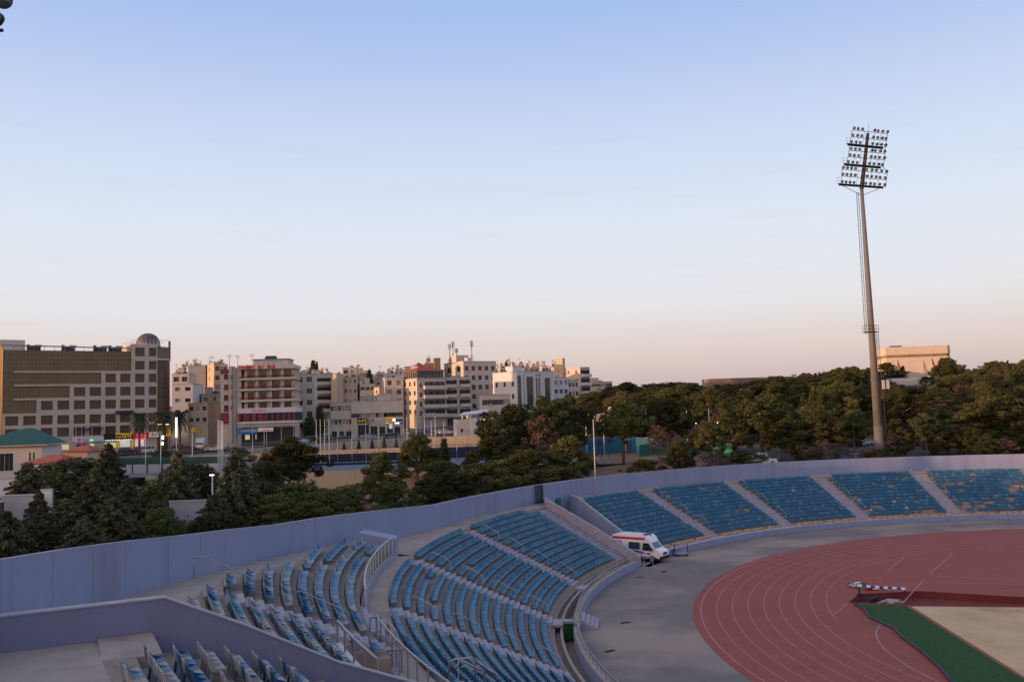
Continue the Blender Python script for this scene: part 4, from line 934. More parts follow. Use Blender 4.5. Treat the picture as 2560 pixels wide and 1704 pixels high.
# --- hotel with stepped stone grid and bronze glass
def hotel():
    A0 = P(8, 868, 212); B0 = P(394, 862, 232); u = Vector((B0.x-A0.x, B0.y-A0.y, 0)); W = u.length; ang = math.atan2(u.y, u.x)
    zt = P(330, 860, 229).z; z0 = 7.0; H = zt-z0
    t = thing('hotel', 'large hotel block of bronze glass and stepped cream stone with dome', 'building', (A0.x, A0.y, z0), ang)
    bay = [(70, 240), (305, 470), (535, 690), (750, 905), (965, 1115), (1170, 1320), (1375, 1515), (1570, 1705), (1765, 1890), (1945, 2045)]
    def X(zx):  # zoom pixel along facade at window row to local x
        k = az(zx/5.227, 1030); return (k*A0.y-A0.x)/(math.cos(ang)-k*math.sin(ang))
    xs = [(X(a), X(b)) for a, b in bay]; fh = 3.42
    def rowz(i): zc = P(350, 820+(310, 485, 650, 820, 985, 1165, 1320)[i]/5.227, 229.5).z-z0; return zc-1.12, zc+1.12
    first = [8, 8, 6, 4, 2, 0, 0]; rects = []
    for i in range(7):
        for k in range(first[i], 10): rects.append((xs[k][0], xs[k][1], *rowz(i)))
    steps = [(0, xs[2][0]-.9, rowz(4)), (0, xs[4][0]-.9, rowz(3)), (0, xs[6][0]-.9, rowz(2)), (0, xs[8][0]-.9, rowz(1))]
    # stone wall as stacked slices so that the curtain wall region stays open
    mb = MB(); lv = [0, rowz(5)[1]+.62, rowz(4)[1]+.62, rowz(3)[1]+.62, rowz(2)[1]+.62, H]
    x0s = [0, xs[2][0]-.95, xs[4][0]-.95, xs[6][0]-.95, xs[8][0]-.95]
    for (za, zb_), x0 in zip(zip(lv, lv[1:]), x0s):
        rr = [(a-x0, b-x0, c, d) for a, b, c, d in rects if c > za-.3 and d < zb_+.01 or (c >= za and d <= zb_)]
        facade(mb, (x0, 0, 0), (1, 0, 0), W-x0, za, zb_, [(a, b, c, d) for a, b, c, d in rr if a >= 0], 'hotel_stone', (0, -1, 0), .45)
        if x0: mb.face([(x0, 0, za), (x0, 1.2, za), (x0, 1.2, zb_), (x0, 0, zb_)], 'hotel_stone')
        if x0: mb.face([(x0s[max(0, x0s.index(x0)-1)], 0, za), (x0, 0, za), (x0, 1.2, za), (x0s[max(0, x0s.index(x0)-1)], 1.2, za)], 'hotel_stone')
    mb.face([(W, 0, 0), (W, 16, 0), (W, 16, H), (W, 0, H)], 'hotel_stone'); tx = xs[8][0]-.95
    mb.face([(tx, 0, lv[4]), (tx, 14, lv[4]), (tx, 14, H), (tx, 0, H)][::-1], 'stone_e'); mb.face([(tx, 0, H), (W, 0, H), (W, 16, H), (tx, 16, H)], 'slab')
    mb.face([(0, 16, 0), (W, 16, 0), (W, 16, H-2), (0, 16, H-2)][::-1], 'hotel_stone'); 
    mb.build('stone_wall', t)
    ct = H-1.9; mb = MB()
    mb.face([(0, .55, 0), (W, .55, 0), (W, .55, ct), (0, .55, ct)], 'curtain_bronze'); mb.build('curtain_wall', t)
    mb = MB(); mb.face([(0, 16, 0), (0, .55, 0), (0, .55, ct+.4), (0, 16, ct+.4)], 'curtain_sunlit'); mb.build('side_curtain_wall', t)
    mb = MB(); gx, gy = -6*math.cos(ang-.05), 6*math.sin(ang-.05)+.3; mb.hexa([(gx, gy, 0), (-.15, .3, 0), (-.15, .6, 0), (gx, gy+.3, 0)], [(gx, gy, ct+1), (-.15, .3, ct+1), (-.15, .6, ct+1), (gx, gy+.3, ct+1)], 'curtain_sunlit'); mb.build('sunlit_bay', t)  # angled bay, its sunset gleam painted in the glass colour
    mb = MB(); mb.face([(0, .5, ct), (tx, .5, ct), (tx, 16, ct), (0, 16, ct)], 'roof_grey'); mb.build('roof', t)
    for i, (zz, xe) in enumerate(((rowz(1)[0]-.55, x0s[4]), (rowz(2)[0]-.55, x0s[3]), (rowz(3)[0]-.55, x0s[2]))):
        mb = MB(); mb.box(((2.4+xe)/2, .35, zz), (xe-2.4, .38, .5), 'stone_e'); mb.build('ledge', t)
    mb = MB(); mb.tube([(-.5, -.3, ct+1.15), (tx, -.3, ct+.75)], .13, 'steel', 6); mb.tube([(-.5, .9, ct+1.15), (tx, .9, ct+.75)], .10, 'steel', 6)
    for i in range(14): x_ = i/13*tx; mb.tube([(x_, -.3, ct+1.1-.35*i/13), (x_, .9, ct)], .05, 'steel', 4)
    mb.build('roof_rail', t)
    for x_ in (7.2, 15, 22.4, 26.0):
        mb = MB(); mb.box((x_, 4, ct+.75), (2.4, 2.0, 1.1), 'tank_dark'); mb.box((x_+.7, 3.8, ct+1.45), (1.6, 1.6, .28), 'steel'); mb.tube([(x_-1.5, 4, ct), (x_-1.5, 4, ct+1.7)], .4, 'tank_dark', 10); mb.build('roof_unit', t)
    mb = MB(); mb.box((2.5, 9, ct+1), (5.5, 5, 4), 'stone_c'); mb.build('plant_room', t)
    for a, b, c, d in rects:
        w_, h_ = b-a, d-c; obj('window', win_mesh(w_, h_, 'bronze_glass', 'mullion', 4), t, (a, .40, c))
    # rounded glass corner bay
    mb = MB(); rr = 3.9; n = 12; pc = [(W+rr*math.sin(math.pi*.62*i/n)*.98, rr-rr*math.cos(math.pi*.62*i/n)-.05) for i in range(n+1)]
    for (x_, y_), (x2, y2) in zip(pc, pc[1:]): mb.face([(x_, y_, 0), (x2, y2, 0), (x2, y2, H-4.2), (x_, y_, H-4.2)], 'bronze_glass')
    mb.face([(x_, y_, H-4.2) for x_, y_ in pc]+[(W, rr, H-4.2)], 'slab'); mb.build('corner_bay', t)
    mb = MB()
    for zz in [1.2*i for i in range(1, 18)]:
        mb.tube([(x_*1.0, y_-.04, zz) for x_, y_ in pc], .05, 'mullion', 4)
    for x_, y_ in pc: mb.tube([(x_, y_-.04, 0), (x_, y_-.04, H-4.2)], .05, 'mullion', 4)
    mb.build('mullions', t)
    mb = MB(); mb.tube([(x_+.03, y_-.15, H-4.0) for x_, y_ in pc], .28, 'slab', 6); mb.build('bay_ledge', t)
    mb = MB(); 
    for (x_, y_), (x2, y2) in zip(pc, pc[1:]): mb.face([(x_, y_+.5, H-3.8), (x2, y2+.5, H-3.8), (x2, y2+.5, H-.8), (x_, y_+.5, H-.8)], 'brown_brick')
    mb.tube([(x_, y_, H-.7) for x_, y_ in pc], .12, 'dark_metal', 5); mb.tube([pc[-4]+(H-4,), pc[-4]+(H+1.2,)], .3, 'brown_brick', 6); mb.build('bay_loggia', t)
    mb = MB(); zz = H-.45; dc = (X(1965)+.3, 4.2); mb.tube([(dc[0], dc[1], zz-.1), (dc[0], dc[1], zz+.7)], 3.1, 'stone_b', 20); mb.build('dome_drum', t)
    mb = MB(); mb.sph((dc[0], dc[1], zz+.7), 2.95, 'dome_glass', 20, 8, 1.0, True); dm = mb.build('dome', t, True)
    mb = MB()
    for i in range(16):
        aa = i*math.pi/8; mb.tube([(dc[0]+3.0*math.cos(p)*math.cos(aa), dc[1]+3.0*math.cos(p)*math.sin(aa), zz+.7+3.0*math.sin(p)) for p in [q*math.pi/16 for q in range(9)]], .06, 'brown_brick', 4)
    for p in (.35, .75, 1.15): mb.tube([(dc[0]+3.0*math.cos(p)*math.cos(q*math.pi/10), dc[1]+3.0*math.cos(p)*math.sin(q*math.pi/10), zz+.7+3.0*math.sin(p)) for q in range(21)], .05, 'brown_brick', 4)
    mb.build('dome_rib', dm)
    mb = MB(); 
    for y_ in (0, 6, 12):
        for i in range(8): x_ = tx+(W-tx)*i/7; mb.tube([(x_, y_, H), (x_, y_, H+1.1)], .04, 'steel', 4)
        mb.tube([(tx, y_, H+1.1), (W+3, y_, H+1.1)], .04, 'steel', 4)
    mb.build('roof_railing', t)
    # street level
    def XX(px): k = az(px, 1100); return (k*A0.y-A0.x)/(math.cos(ang)-k*math.sin(ang))
    def ZZ(py, px=300): return P(px, py, 224).z-z0
    def sgn(px0, px1, y0, y1, m_, nm, txt=None, seed=1, off=-.5, tm=None, d=.4):
        b = MB(); x0, x1 = XX(px0), XX(px1); b.box(((x0+x1)/2, off, (ZZ(y0)+ZZ(y1))/2), (x1-x0, d, ZZ(y0)-ZZ(y1)), m_); o = b.build(nm, t)
        if txt:
            b = MB(); h_ = ZZ(y0)-ZZ(y1); scrib(b, x0+.4+(x1-x0)*txt[0], x1-.4-(x1-x0)*(1-txt[1]), ZZ(y1)+h_*.18, ZZ(y0)-h_*.18, off-d/2-.02, tm, seed); b.build('lettering', o)
    sgn(180, 259, 1088, 1101, 'sign_white', 'shop_sign', (.1, .75), 3, tm='sign_red'); sgn(186, 256, 1067, 1070, 'dark_metal', 'awning', d=1.4, off=-1)
    sgn(205, 257, 1058, 1063, 'hotel_stone', 'wall_lettering_band', (0, 1), 6, tm='sign_red', d=.05, off=-.05)
    sgn(258, 331, 1083, 1098, 'sign_dark', 'shop_sign', (.35, 1), 4, tm='sign_yellow'); sgn(287, 331, 1083, 1086, 'sign_yellow', 'shop_sign_trim', d=.5)
    sgn(332, 370, 1083, 1097, 'sign_red', 'shop_sign', (.1, .9), 5, tm='sign_cream'); sgn(371, 396, 1082, 1096, 'sign_cream', 'shop_sign', (.1, .9), 8, tm='sign_red')
    sgn(288, 331, 966+60, 971+62, 'shop_dark', 'canopy', d=1.2, off=-.8)
    for p0, p1, mm in ((262, 290, 'shop_warm'), (299, 325, 'shop_light'), (337, 346, 'shop_light'), (349, 360, 'shop_light'), (190, 215, 'sign_purple'), (225, 235, 'shop_warm'), (155, 172, 'shop_warm')): sgn(p0, p1, 1101 if p0 > 280 else 1106, 1118, mm, 'shop_window', d=.1, off=-.15)
    for p in (292, 328): sgn(p, p+5, 1099, 1120, 'sign_yellow', 'shop_column', d=.5)
    for i in range(12): sgn(262+i*5.6, 264.5+i*5.6, 1098.5, 1100.5, 'lamp_white', 'shop_lamp', d=.2, off=-.8)
    for i in range(3): sgn(338+i*9, 343+i*9, 1097, 1100, 'red_light', 'shop_lamp', d=.2, off=-.6)
    sgn(224, 231, 1095, 1099, 'green_light', 'green_sign', d=.2, off=-.9)
hotel()
# --- red and cream flats with curved balconies
def red_block():
    Y = 240; cL = P(592, 915, Y); a = R_(4); W = (az(737, 960)*cL.y-cL.x)/(math.cos(a)-az(737, 960)*math.sin(a)); z0 = 6.5; zt = P(660, 912, Y).z; H = zt-z0
    t = thing('apartment_block', 'red and cream flats with curved balcony bands and red roof lettering', 'building', (cL.x, cL.y, z0), a)
    Z = lambda y: P(660, 820+y/5.227, Y).z-z0
    def outline(off, n=7, dp=10, r0=3.2):
        r = r0; pts = [(-off, dp)]
        for i in range(n+1): q = math.pi/2*i/n; pts.append((r-(r+off)*math.cos(q), r-(r+off)*math.sin(q)))
        return pts+[(W+off*.4, -off), (W+off*.4, dp)]
    def band(mb, off, z0_, z1_, m, top=True):
        pts = outline(off)
        for p, q in zip(pts, pts[1:]): mb.face([(*p, z0_), (*q, z0_), (*q, z1_), (*p, z1_)], m)
        if top: mb.face([(*p, z1_) for p in pts], m); mb.face([(*p, z0_) for p in pts][::-1], m)
    mb = MB(); band(mb, -1.2, 0, Z(500), 'stone_e'); mb.build('core_wall', t)
    mb = MB(); band(mb, .15, Z(530), Z(482), 'stone_c'); mb.build('roof_slab', t)
    for zt_, zb_ in ((645, 672), (785, 812), (930, 958)): mb = MB(); band(mb, .1, Z(zb_), Z(zt_), 'slab'); mb.build('balcony_slab', t)
    for zt_, zb_ in ((612, 645), (752, 785), (898, 930)):
        mb = MB(); pts = outline(.0)[1:-1]
        for k in range(4): zz = Z(zt_)+(Z(zb_)-Z(zt_))*k/4; mb.tube([(*p, zz) for p in pts], .045, 'red_panel', 4)
        mb.build('balcony_railing', t)
    XX = lambda x: (az(400+x/5.227+0, 960)*cL.y-cL.x)/(math.cos(a)-az(400+x/5.227, 960)*math.sin(a))
    for y0, y1 in ((545, 640), (690, 780), (830, 925), (965, 1035)):
        for x0, x1 in ((1130, 1215), (1295, 1380), (1460, 1550), (1620, 1705)):
            w_, h_ = XX(x1)-XX(x0), Z(y0)-Z(y1); o = obj('window', win_mesh(w_, h_, 'glass', 'brown_brick', 1), t, (XX(x0), 1.12, Z(y1)))
        for x_ in (1265, 1445, 1600): mb = MB(); mb.box((XX(x_), .75, (Z(y0-10)+Z(y1+5))/2), (.35, .8, Z(y0-10)-Z(y1+5)), 'stone_c'); mb.build('divider', t)
    mb = MB(); band(mb, .7, Z(1105), Z(1042), 'sign_white'); o = mb.build('sign_band', t); mb = MB(); scrib(mb, XX(1210), XX(1420), Z(1090), Z(1055), -.75, 'sign_red', 11); mb.build('lettering', o)
    mb = MB(); band(mb, .45, Z(1215), Z(1105), 'shop_dark', False); mb.build('shop_glazing', t); r = random.Random(3)
    for x_ in (1040, 1110, 1150, 1220, 1240, 1300, 1330, 1390, 1470, 1545, 1620, 1690, 1750):
        mb = MB(); mb.box((XX(x_), -.52, (Z(1215)+Z(1105))/2), (.55 if x_ < 1400 else .4, .1, Z(1105)-Z(1215)-.05), 'red_panel'); mb.build('red_panel', t)
    for x_ in (1115, 1330):
        for q in range(3): mb = MB(); mb.box((XX(x_)+.3, -.55, Z(1200)+q*1.0), (1.2, .1, .35), 'red_panel'); mb.build('red_panel', t)
    mb = MB(); band(mb, .7, Z(1240), Z(1215), 'sign_white'); mb.build('lower_band', t)
    mb = MB(); mb.box((W/2+.5, -.1, (Z(1290)+Z(1240))/2), (W+1, .5, Z(1240)-Z(1290)-.1), 'stone_d'); mb.build('fascia', t)
    for x0, x1, m_, tm, sd_ in ((1020, 1275, 'sign_blue', 'sign_yellow', 21), (1285, 1480, 'sign_cream', 'sign_purple', 22)):
        mb = MB(); mb.box(((XX(x0)+XX(x1))/2, -.75, (Z(1375 if sd_ == 21 else 1350)+Z(1300))/2), (XX(x1)-XX(x0), .4, Z(1300)-Z(1375 if sd_ == 21 else 1350)), m_); o = mb.build('shop_sign', t)
        mb = MB(); scrib(mb, XX(x0+45), XX(x1-10), Z(1345), Z(1318), -.98, tm, sd_); mb.build('lettering', o)
    mb = MB(); mb.box((W/2+.3, 1.1, (Z(1295)-.2)/2), (W-1.2, .5, Z(1295)-.2), 'shop_dark'); mb.build('shopfront', t)
    for x0, x1, m_ in ((1100, 1160, 'shop_warm'), (1180, 1280, 'shop_dark'), (1300, 1400, 'shop_dark'), (1230, 1250, 'shop_warm')): mb = MB(); mb.box(((XX(x0)+XX(x1))/2, .75, (Z(1450)+Z(1385))/2), (XX(x1)-XX(x0), .1, Z(1385)-Z(1450)), m_); mb.build('shop_window', t)
    mb = MB(); mb.box((W/2+1.0, 5.6, Z(402)/2+Z(482)/2), (W*.62, 7, Z(402)-Z(482)), 'stone_b'); mb.box((W/2+1.0, 5.6, Z(399)), (W*.65, 7.6, .2), 'roof_grey'); mb.build('penthouse', t)
    for i in range(4): mb = MB(); mb.sph((XX(1365+i*32), 4, Z(382)), .75, 'tank_dark', 10, 6); mb.build('roof_tank', t)
    mb = MB(); x = XX(1010)
    for i, (w_, g_) in enumerate(((.5, .12), (.25, .1), (.7, .12), (.2, .4), (.35, .1), (.35, .1), (.2, .1), (.8, 1.3), (.3, .1), (.9, 1.2), (.25, .1), (.35, .1), (.7, .1), (.3, 0))):
        hh = 1.15 if i % 3 else .9
        mb.box((x+w_/2, -.25, Z(525)+hh/2), (w_, .12, hh*.28), 'sign_red'); mb.box((x+.06, -.27, Z(525)+hh/2), (.12, .12, hh), 'sign_red'); mb.box((x+w_-.06, -.26, Z(525)+hh/2), (.12, .12, hh), 'sign_red'); x += w_+g_
    mb.build('roof_lettering', t)
    for x_, h_ in ((850, 320), (960, 330), (1150, 320)):
        mb = MB(); X0 = XX(x_); mb.tube([(X0, 5, Z(480)), (X0, 5, Z(h_))], .05, 'dark_metal', 4)
        for q in range(3): mb.tube([(X0-.8, 5, Z(h_)-.25*q), (X0+.8, 5, Z(h_)-.25*q)], .03, 'dark_metal', 4)
        mb.build('aerial', t)
    # narrow left wing with small recessed balconies
    mb = MB(); xa, xb = XX(768), XX(880); facade(mb, (xa, 2, 0), (1, 0, 0), xb-xa, 0, Z(520), [(.9, xb-xa-.2, Z(b_), Z(a_)) for a_, b_ in ((585, 650), (718, 790), (855, 930), (990, 1075))], 'stone_a', (0, -1, 0), 1.0)
    facade(mb, (xa, 10, 0), (0, -1, 0), 8, 0, Z(520), [], 'stone_e', (-1, 0, 0)); mb.face([(xa, 2, Z(520)), (xb, 2, Z(520)), (xb, 10, Z(520)), (xa, 10, Z(520))], 'roof_grey'); mb.build('wing_wall', t)
    for a_, b_ in ((585, 650), (718, 790), (855, 930), (990, 1075)):
        obj('window', win_mesh(xb-xa-1.1, Z(a_)-Z(b_), 'glass', 'brown_brick', 1), t, (xa+.9, 2.98, Z(b_)))
        mb = MB(); mb.box(((xa+xb)/2+.3, 1.9, Z(b_)+.35), (xb-xa-1.1, .1, .7), 'red_panel'); mb.build('balcony_front', t)
    mb = MB(); mb.box(((xa+xb)/2, 1.9, Z(545)), (xb-xa, .5, 1.1), 'red_panel'); mb.build('wing_cap', t)
    mb = MB(); mb.box(((xa+xb)/2, 1.8, (Z(1230)+Z(1090))/2), (xb-xa, .3, Z(1090)-Z(1230)), 'red_panel'); mb.build('wing_panel', t)
    mb = MB(); facade(mb, (XX(880), 1.5, 0), (1, 0, 0), XX(968)-XX(880), 0, Z(480), [(.5, 1.4, Z(b_), Z(a_)) for a_, b_ in ((595, 665), (730, 780), (865, 915), (1005, 1050))], 'stone_b', (0, -1, 0), .3); mb.box(((XX(885)+XX(1040))/2, 5.5, Z(500)/2), (XX(1040)-XX(885), 7, Z(500)), 'stone_b'); mb.build('stair_tower', t)
    for a_, b_ in ((595, 665), (730, 780), (865, 915), (1005, 1050)): obj('window', win_mesh(.9, Z(a_)-Z(b_), 'glass'), t, (XX(880)+.5, 1.78, Z(b_)))
    for x_ in (925, 940): mb = MB(); mb.tube([(XX(x_), 1.3, 3), (XX(x_), 1.3, Z(490))], .1, 'steel', 5); mb.build('drain_pipe', t)
red_block()
B = bldg
B('house', 'pale house with four small windows right of the hotel palms', 432, 960, 250, 482, None, 6, 12, 'stone_w', (2, 3, 1.5, 1.1), fh=3.2, roof=False)
B('flats', 'pinkish flats with dish aerials just right of hotel glass corner', 430, 935, 275, 472, None, 8, 12, 'stone_b', (2, 3, 1.6, 1.5), fh=3.2)
B('flats', 'flats with red roof strip and tall blank grey side wall', 470, 914, 300, 514, 455, 22, 14, 'stone_b', None, (2, 2, 1.0, 1.3))
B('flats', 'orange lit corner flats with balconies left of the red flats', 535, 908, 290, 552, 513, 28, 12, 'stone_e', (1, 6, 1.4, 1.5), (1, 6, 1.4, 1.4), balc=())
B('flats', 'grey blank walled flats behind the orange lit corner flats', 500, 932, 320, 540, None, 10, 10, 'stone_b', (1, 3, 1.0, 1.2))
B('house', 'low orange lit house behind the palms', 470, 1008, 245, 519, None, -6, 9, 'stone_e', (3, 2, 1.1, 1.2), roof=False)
B('house', 'tan blank house between palms and the red flats', 503, 985, 258, 548, None, 10, 10, 'stone_d', (2, 2, .9, 1.1))
B('flats', 'grey flats with square dark windows right of red flats', 737, 935, 260, 785, None, 8, 10, 'stone_b', (2, 5, 1.6, 1.5), fh=3.4, roof=False)
B('flats', 'flats with stacked grey balconies under a sloping lit roof edge', 785, 938, 300, 832, 770, 24, 16, 'stone_b', (4, 5, 1.0, 1.4), (1, 4, 1.2, 1.3), balc=((.15, .95, (0, 1, 2, 3), 'stone_b'),))
B('tower_block', 'plain tan stair tower lit on its left side', 841, 936, 296, 858, 829, 38, 6, 'stone_d', None, None, roof=False)
B('flats', 'tan flats with small windows right of the plain stair tower', 858, 943, 299, 893, None, 8, 12, 'stone_d', (3, 4, .9, 1.1), fh=3.3)
B('flats', 'small pale flats on the skyline with two dark windows', 856, 919, 360, 891, None, 8, 12, 'stone_b', (2, 1, 1.9, 1.5), fh=3.3)
B('flats', 'blocky flats with a small pale gable lit orange on the left', 900, 960, 300, 938, 893, 18, 12, 'stone_a', (3, 2, 1.4, 1.2), (1, 2, 1, 1), fh=3.4)
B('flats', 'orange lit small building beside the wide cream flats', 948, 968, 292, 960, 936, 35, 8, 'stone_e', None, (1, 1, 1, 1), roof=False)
B('house', 'small tan house above the long low building', 908, 990, 273, 958, None, 6, 8, 'stone_e', (3, 1, 1.1, 1.1), roof=False)
B('shop_building', 'left half of the long low street building with small windows', 825, 1007, 262, 881, None, 6, 12, 'stone_a', (6, 2, .9, 1.5), fh=4.0, roof=False, gf=((.05, .3, 2.6), (.4, .6, 2.6), (.7, .95, 2.6)))
B('shop_building', 'right half of the long low street building with dark shopfronts', 881, 1003, 262, 1003, None, 6, 12, 'stone_a', (6, 1, 3.2, 1.3), fh=3.9, top_off=3.6, gf=((.1, .32, 4.0), (.36, .5, 3.6), (.54, .66, 3.4), (.7, .82, 3.2), (.85, .97, 3.2)))
B('flats', 'cream flats left wing with small square windows', 962, 944, 296, 1008, 956, 14, 14, 'stone_a', (2, 4, 1.5, 1.6), None, fh=3.15, roof=False)
t, W_, D_, H_ = B('flats', 'cream corner flats with red tiled roof over a glazed top floor', 1042, 946, 291, 1113, 1007, 34, 14, 'stone_a', None, (3, 4, 1.3, 1.5), fh=3.1, roof=False, balc=())
XB = W_
for i in range(4):
    zf = H_-1.9-3.1*i-1.6
    mb = MB(); mb.box((W_*.62, .02, zf+1.5), (W_*.7, .06, 1.9), 'shop_dark'); mb.build('balcony_shade_panel', t)  # dark sheet stands in for shade behind the balcony
    mb = MB(); mb.box((W_*.6, -.8, zf), (W_*.8, 1.6, .25), 'slab'); mb.box((W_*.6, -1.55, zf+.6), (W_*.8, .14, 1.0), 'stone_c'); mb.box((W_*.2+.07, -.75, zf+.6), (.14, 1.45, 1.0), 'stone_c'); mb.build('balcony', t)
    for k in range(3): obj('window', win_mesh(1.3, 1.7, 'glass'), t, (W_*(.32+.22*k), -.03, zf+.55))
    obj('window', win_mesh(1.0, 1.5, 'glass'), t, (W_*.08, -.02, zf+.5))
mb = MB(); facade(mb, (.3, .3, 0), (1, 0, 0), W_-.6, H_, H_+2.5, [((W_-.6)*(k+.08)/8, (W_-.6)*(k+.92)/8, H_+.3, H_+2.3) for k in range(8)], 'window_frame', (0, -1, 0), .1); facade(mb, (.3, D_-.3, 0), (0, -1, 0), D_-.6, H_, H_+2.5, [((D_-.6)*(k+.08)/6, (D_-.6)*(k+.92)/6, H_+.3, H_+2.3) for k in range(6)], 'window_frame', (-1, 0, 0), .1); mb.build('glazed_floor_frame', t)
mb = MB(); mb.box((W_/2, D_/2, H_+1.25), (W_-.9, D_-.9, 2.4), 'glass'); mb.build('glazing', t)
mb = MB(); e = .7; q = [(-e, -e), (W_+e, -e), (W_+e, D_+e), (-e, D_+e)]; r1, r2 = (W_*.35, D_/2, H_+4.4), (W_*.65, D_/2, H_+4.4); z_ = H_+2.52
q3 = [(x, y, z_) for x, y in q]; mb.face([q3[0], q3[1], r2, r1], 'roof_red'); mb.face([q3[1], q3[2], r2], 'roof_red'); mb.face([q3[2], q3[3], r1, r2], 'roof_red'); mb.face([q3[3], q3[0], r1], 'roof_red'); mb.face(q3[::-1], 'slab'); mb.build('roof', t)
B('flats', 'pink lit low block peeking behind the red tiled roof', 1010, 930, 315, 1050, 1003, 20, 10, 'stone_e', (1, 1, 1, 1))
t, W_, D_, H_ = B('kiosk_tower', 'small white roof hut with red pyramid cap', 1044, 915, 306, 1060, 1037, 30, 4, 'stone_c', None, None, roof=False, cap=False)
mb = MB(); q3 = [(-.4, -.4, H_), (W_+.4, -.4, H_), (W_+.4, D_+.4, H_), (-.4, D_+.4, H_)]; ap = (W_/2, D_/2, H_+1.5)
for i in range(4): mb.face([q3[i], q3[(i+1) % 4], ap], 'roof_red')
mb.build('roof', t)
B('tower_block', 'brown round-shouldered block behind the red tiled roof', 1062, 908, 318, 1088, None, 8, 10, 'brown_brick', None, None)
B('tower_block', 'narrow brown water tower block on the skyline', 1086, 895, 316, 1101, None, 12, 4, 'brown_brick', None, None, roof=False)
B('flats', 'balconied flats between the red tiled roof and the tall tan block', 1113, 943, 298, 1176, None, 10, 12, 'stone_b', (4, 5, 1.4, 1.6), fh=3.3, balc=((.02, .45, (0, 1, 2, 3), 'stone_b'), (.6, .99, (0, 1, 2, 3), 'stone_b')), gf=((.05, .3, 2.6), (.4, .6, 2.6), (.68, .95, 2.6)))
t, W_, D_, H_ = B('flats', 'tall tan block with telecom masts and rows of square windows', 1158, 903, 310, 1240, 1110, 30, 16, 'stone_a', (5, 5, 1.5, 1.7), (2, 4, 3.0, 1.9), fh=3.35, top_off=1.6, roof=False)
mb = MB(); mb.box((2.5, D_*.55, H_+1.1), (5, 6, 3.0), 'stone_a'); mb.build('penthouse', t); mb = MB(); mb.tube([(4.2, -.0+D_*.3, H_-.4), (4.2, D_*.3, H_+1.6)], 1.3, 'tank', 12); mb.build('water_tank', t)
for (px, yt, nh, sd_) in ((1125, 858, 0, 1), (1133, 852, 1, 2), (1142, 870, 0, 3), (1180, 850, 1, 4)):
    c0, c1 = P(px, 903, 318), P(px, yt, 318); tt = thing('telecom_mast', {1: 'leftmost dark telecom mast on the tall tan block', 2: 'tallest dark telecom mast of the left cluster on tan block', 3: 'short dark telecom mast beside the left cluster on tan block', 4: 'lone lattice telecom mast right of the roof tank'}[sd_], 'mast', (c0.x, c0.y, c0.z-1)); mb = MB(); hh = c1.z-c0.z+1
    mb.tube([(0, 0, 0), (0, 0, hh)], .16, 'dark_metal', 6, .1)
    for s_ in (-1, 1): mb.tube([(s_*.9, 0, 0), (0, 0, hh*.45)], .05, 'dark_metal', 4)
    mb.build('pole', tt)
    for k in range(3): mb = MB(); mb.box((.45*math.cos(k*2.1+sd_), .45*math.sin(k*2.1+sd_), hh*.84), (.28, .2, hh*.26), 'steel' if sd_ != 3 else 'dark_metal'); mb.box((.2*math.cos(k*2.1+sd_), .2*math.sin(k*2.1+sd_), hh*.84), (.5, .05, .05), 'dark_metal', k*2.1+sd_); mb.build('antenna_panel', tt)
B('house', 'low pink house under the tall tan block', 1205, 987, 268, 1275, None, 8, 9, 'stone_b', (4, 1, 2.2, 1.6), fh=3.2, top_off=1.5, roof=False, gf=((.05, .45, 2.4), (.55, .95, 2.4)))
B('flats', 'white flats with tall dark glass strips and lit left wall', 1291, 928, 284, 1384, 1231, 38, 18, 'stone_w', None, (3, 3, 1.3, 1.6), fh=4.0, top_off=3.2, roof=True)
def strips(pxs, py0, py1, px_c, py_c, Y, a, label):
    pass
t = [o for o in bpy.data.objects if o.get('label', '').startswith('white flats with tall')][0]
wl = [c for c in t.children if c.name.startswith('wall')][0]; H_ = max(v.co.z for v in wl.data.vertices)-.12; W_ = max(v.co.x for v in wl.data.vertices)-.18
mb = MB()
for k0, k1, z0_, z1_, m_ in ((.02, .10, .36, .94, 'glass'), (.26, .42, .40, .92, 'glass'), (.50, .54, .4, .9, 'glass'), (.57, .61, .4, .9, 'glass'), (.74, .88, .4, .9, 'glass')):
    w_, h_ = (k1-k0)*W_, (z1_-z0_)*H_; o = obj('window', win_mesh(w_, h_, m_, 'window_frame', 4), t, (k0*W_, -.07, z0_*H_))
for k in (.13, .2, .46, .66, .70, .93): mb.box((k*W_, -.25, H_*.64), (.5, .5, H_*.66), 'stone_w')
mb.build('pier', t)
mb = MB(); scrib(mb, W_*.5, W_*.63, H_-1.6, H_-.7, -.06, 'dark_metal', 31); mb.build('lettering', t)
B('flats', 'grey white flats with rows of paired windows right of white flats', 1384, 944, 305, 1420, None, 22, 12, 'stone_w', (3, 4, 1.2, 1.5), fh=3.1)
B('flats', 'lower stepped flats in front of the square roof tower', 1420, 950, 308, 1446, 1400, 26, 12, 'stone_a', (3, 4, 1.0, 1.4), None, fh=3.1, roof=False)
B('flats', 'tall end flats with rounded white balconies under square roof tower', 1450, 918, 318, 1474, 1392, 34, 22, 'stone_a', (2, 6, 1.8, 1.6), (3, 2, .9, 1.2), fh=3.1, balc=((.05, .98, (0, 1, 2, 3, 4), 'stone_w'),), roof=False)
B('tower_block', 'square lit roof tower on the end flats', 1406, 896, 325, 1412, 1397, 40, 5, 'stone_e', None, None, roof=False)
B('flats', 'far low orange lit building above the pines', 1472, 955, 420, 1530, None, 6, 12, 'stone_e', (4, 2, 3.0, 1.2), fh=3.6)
B('long_building', 'long low brown roofed building on the wooded skyline', 1771, 947, 430, 1985, None, 3, 12, 'brown_brick', None, None, roof=False)
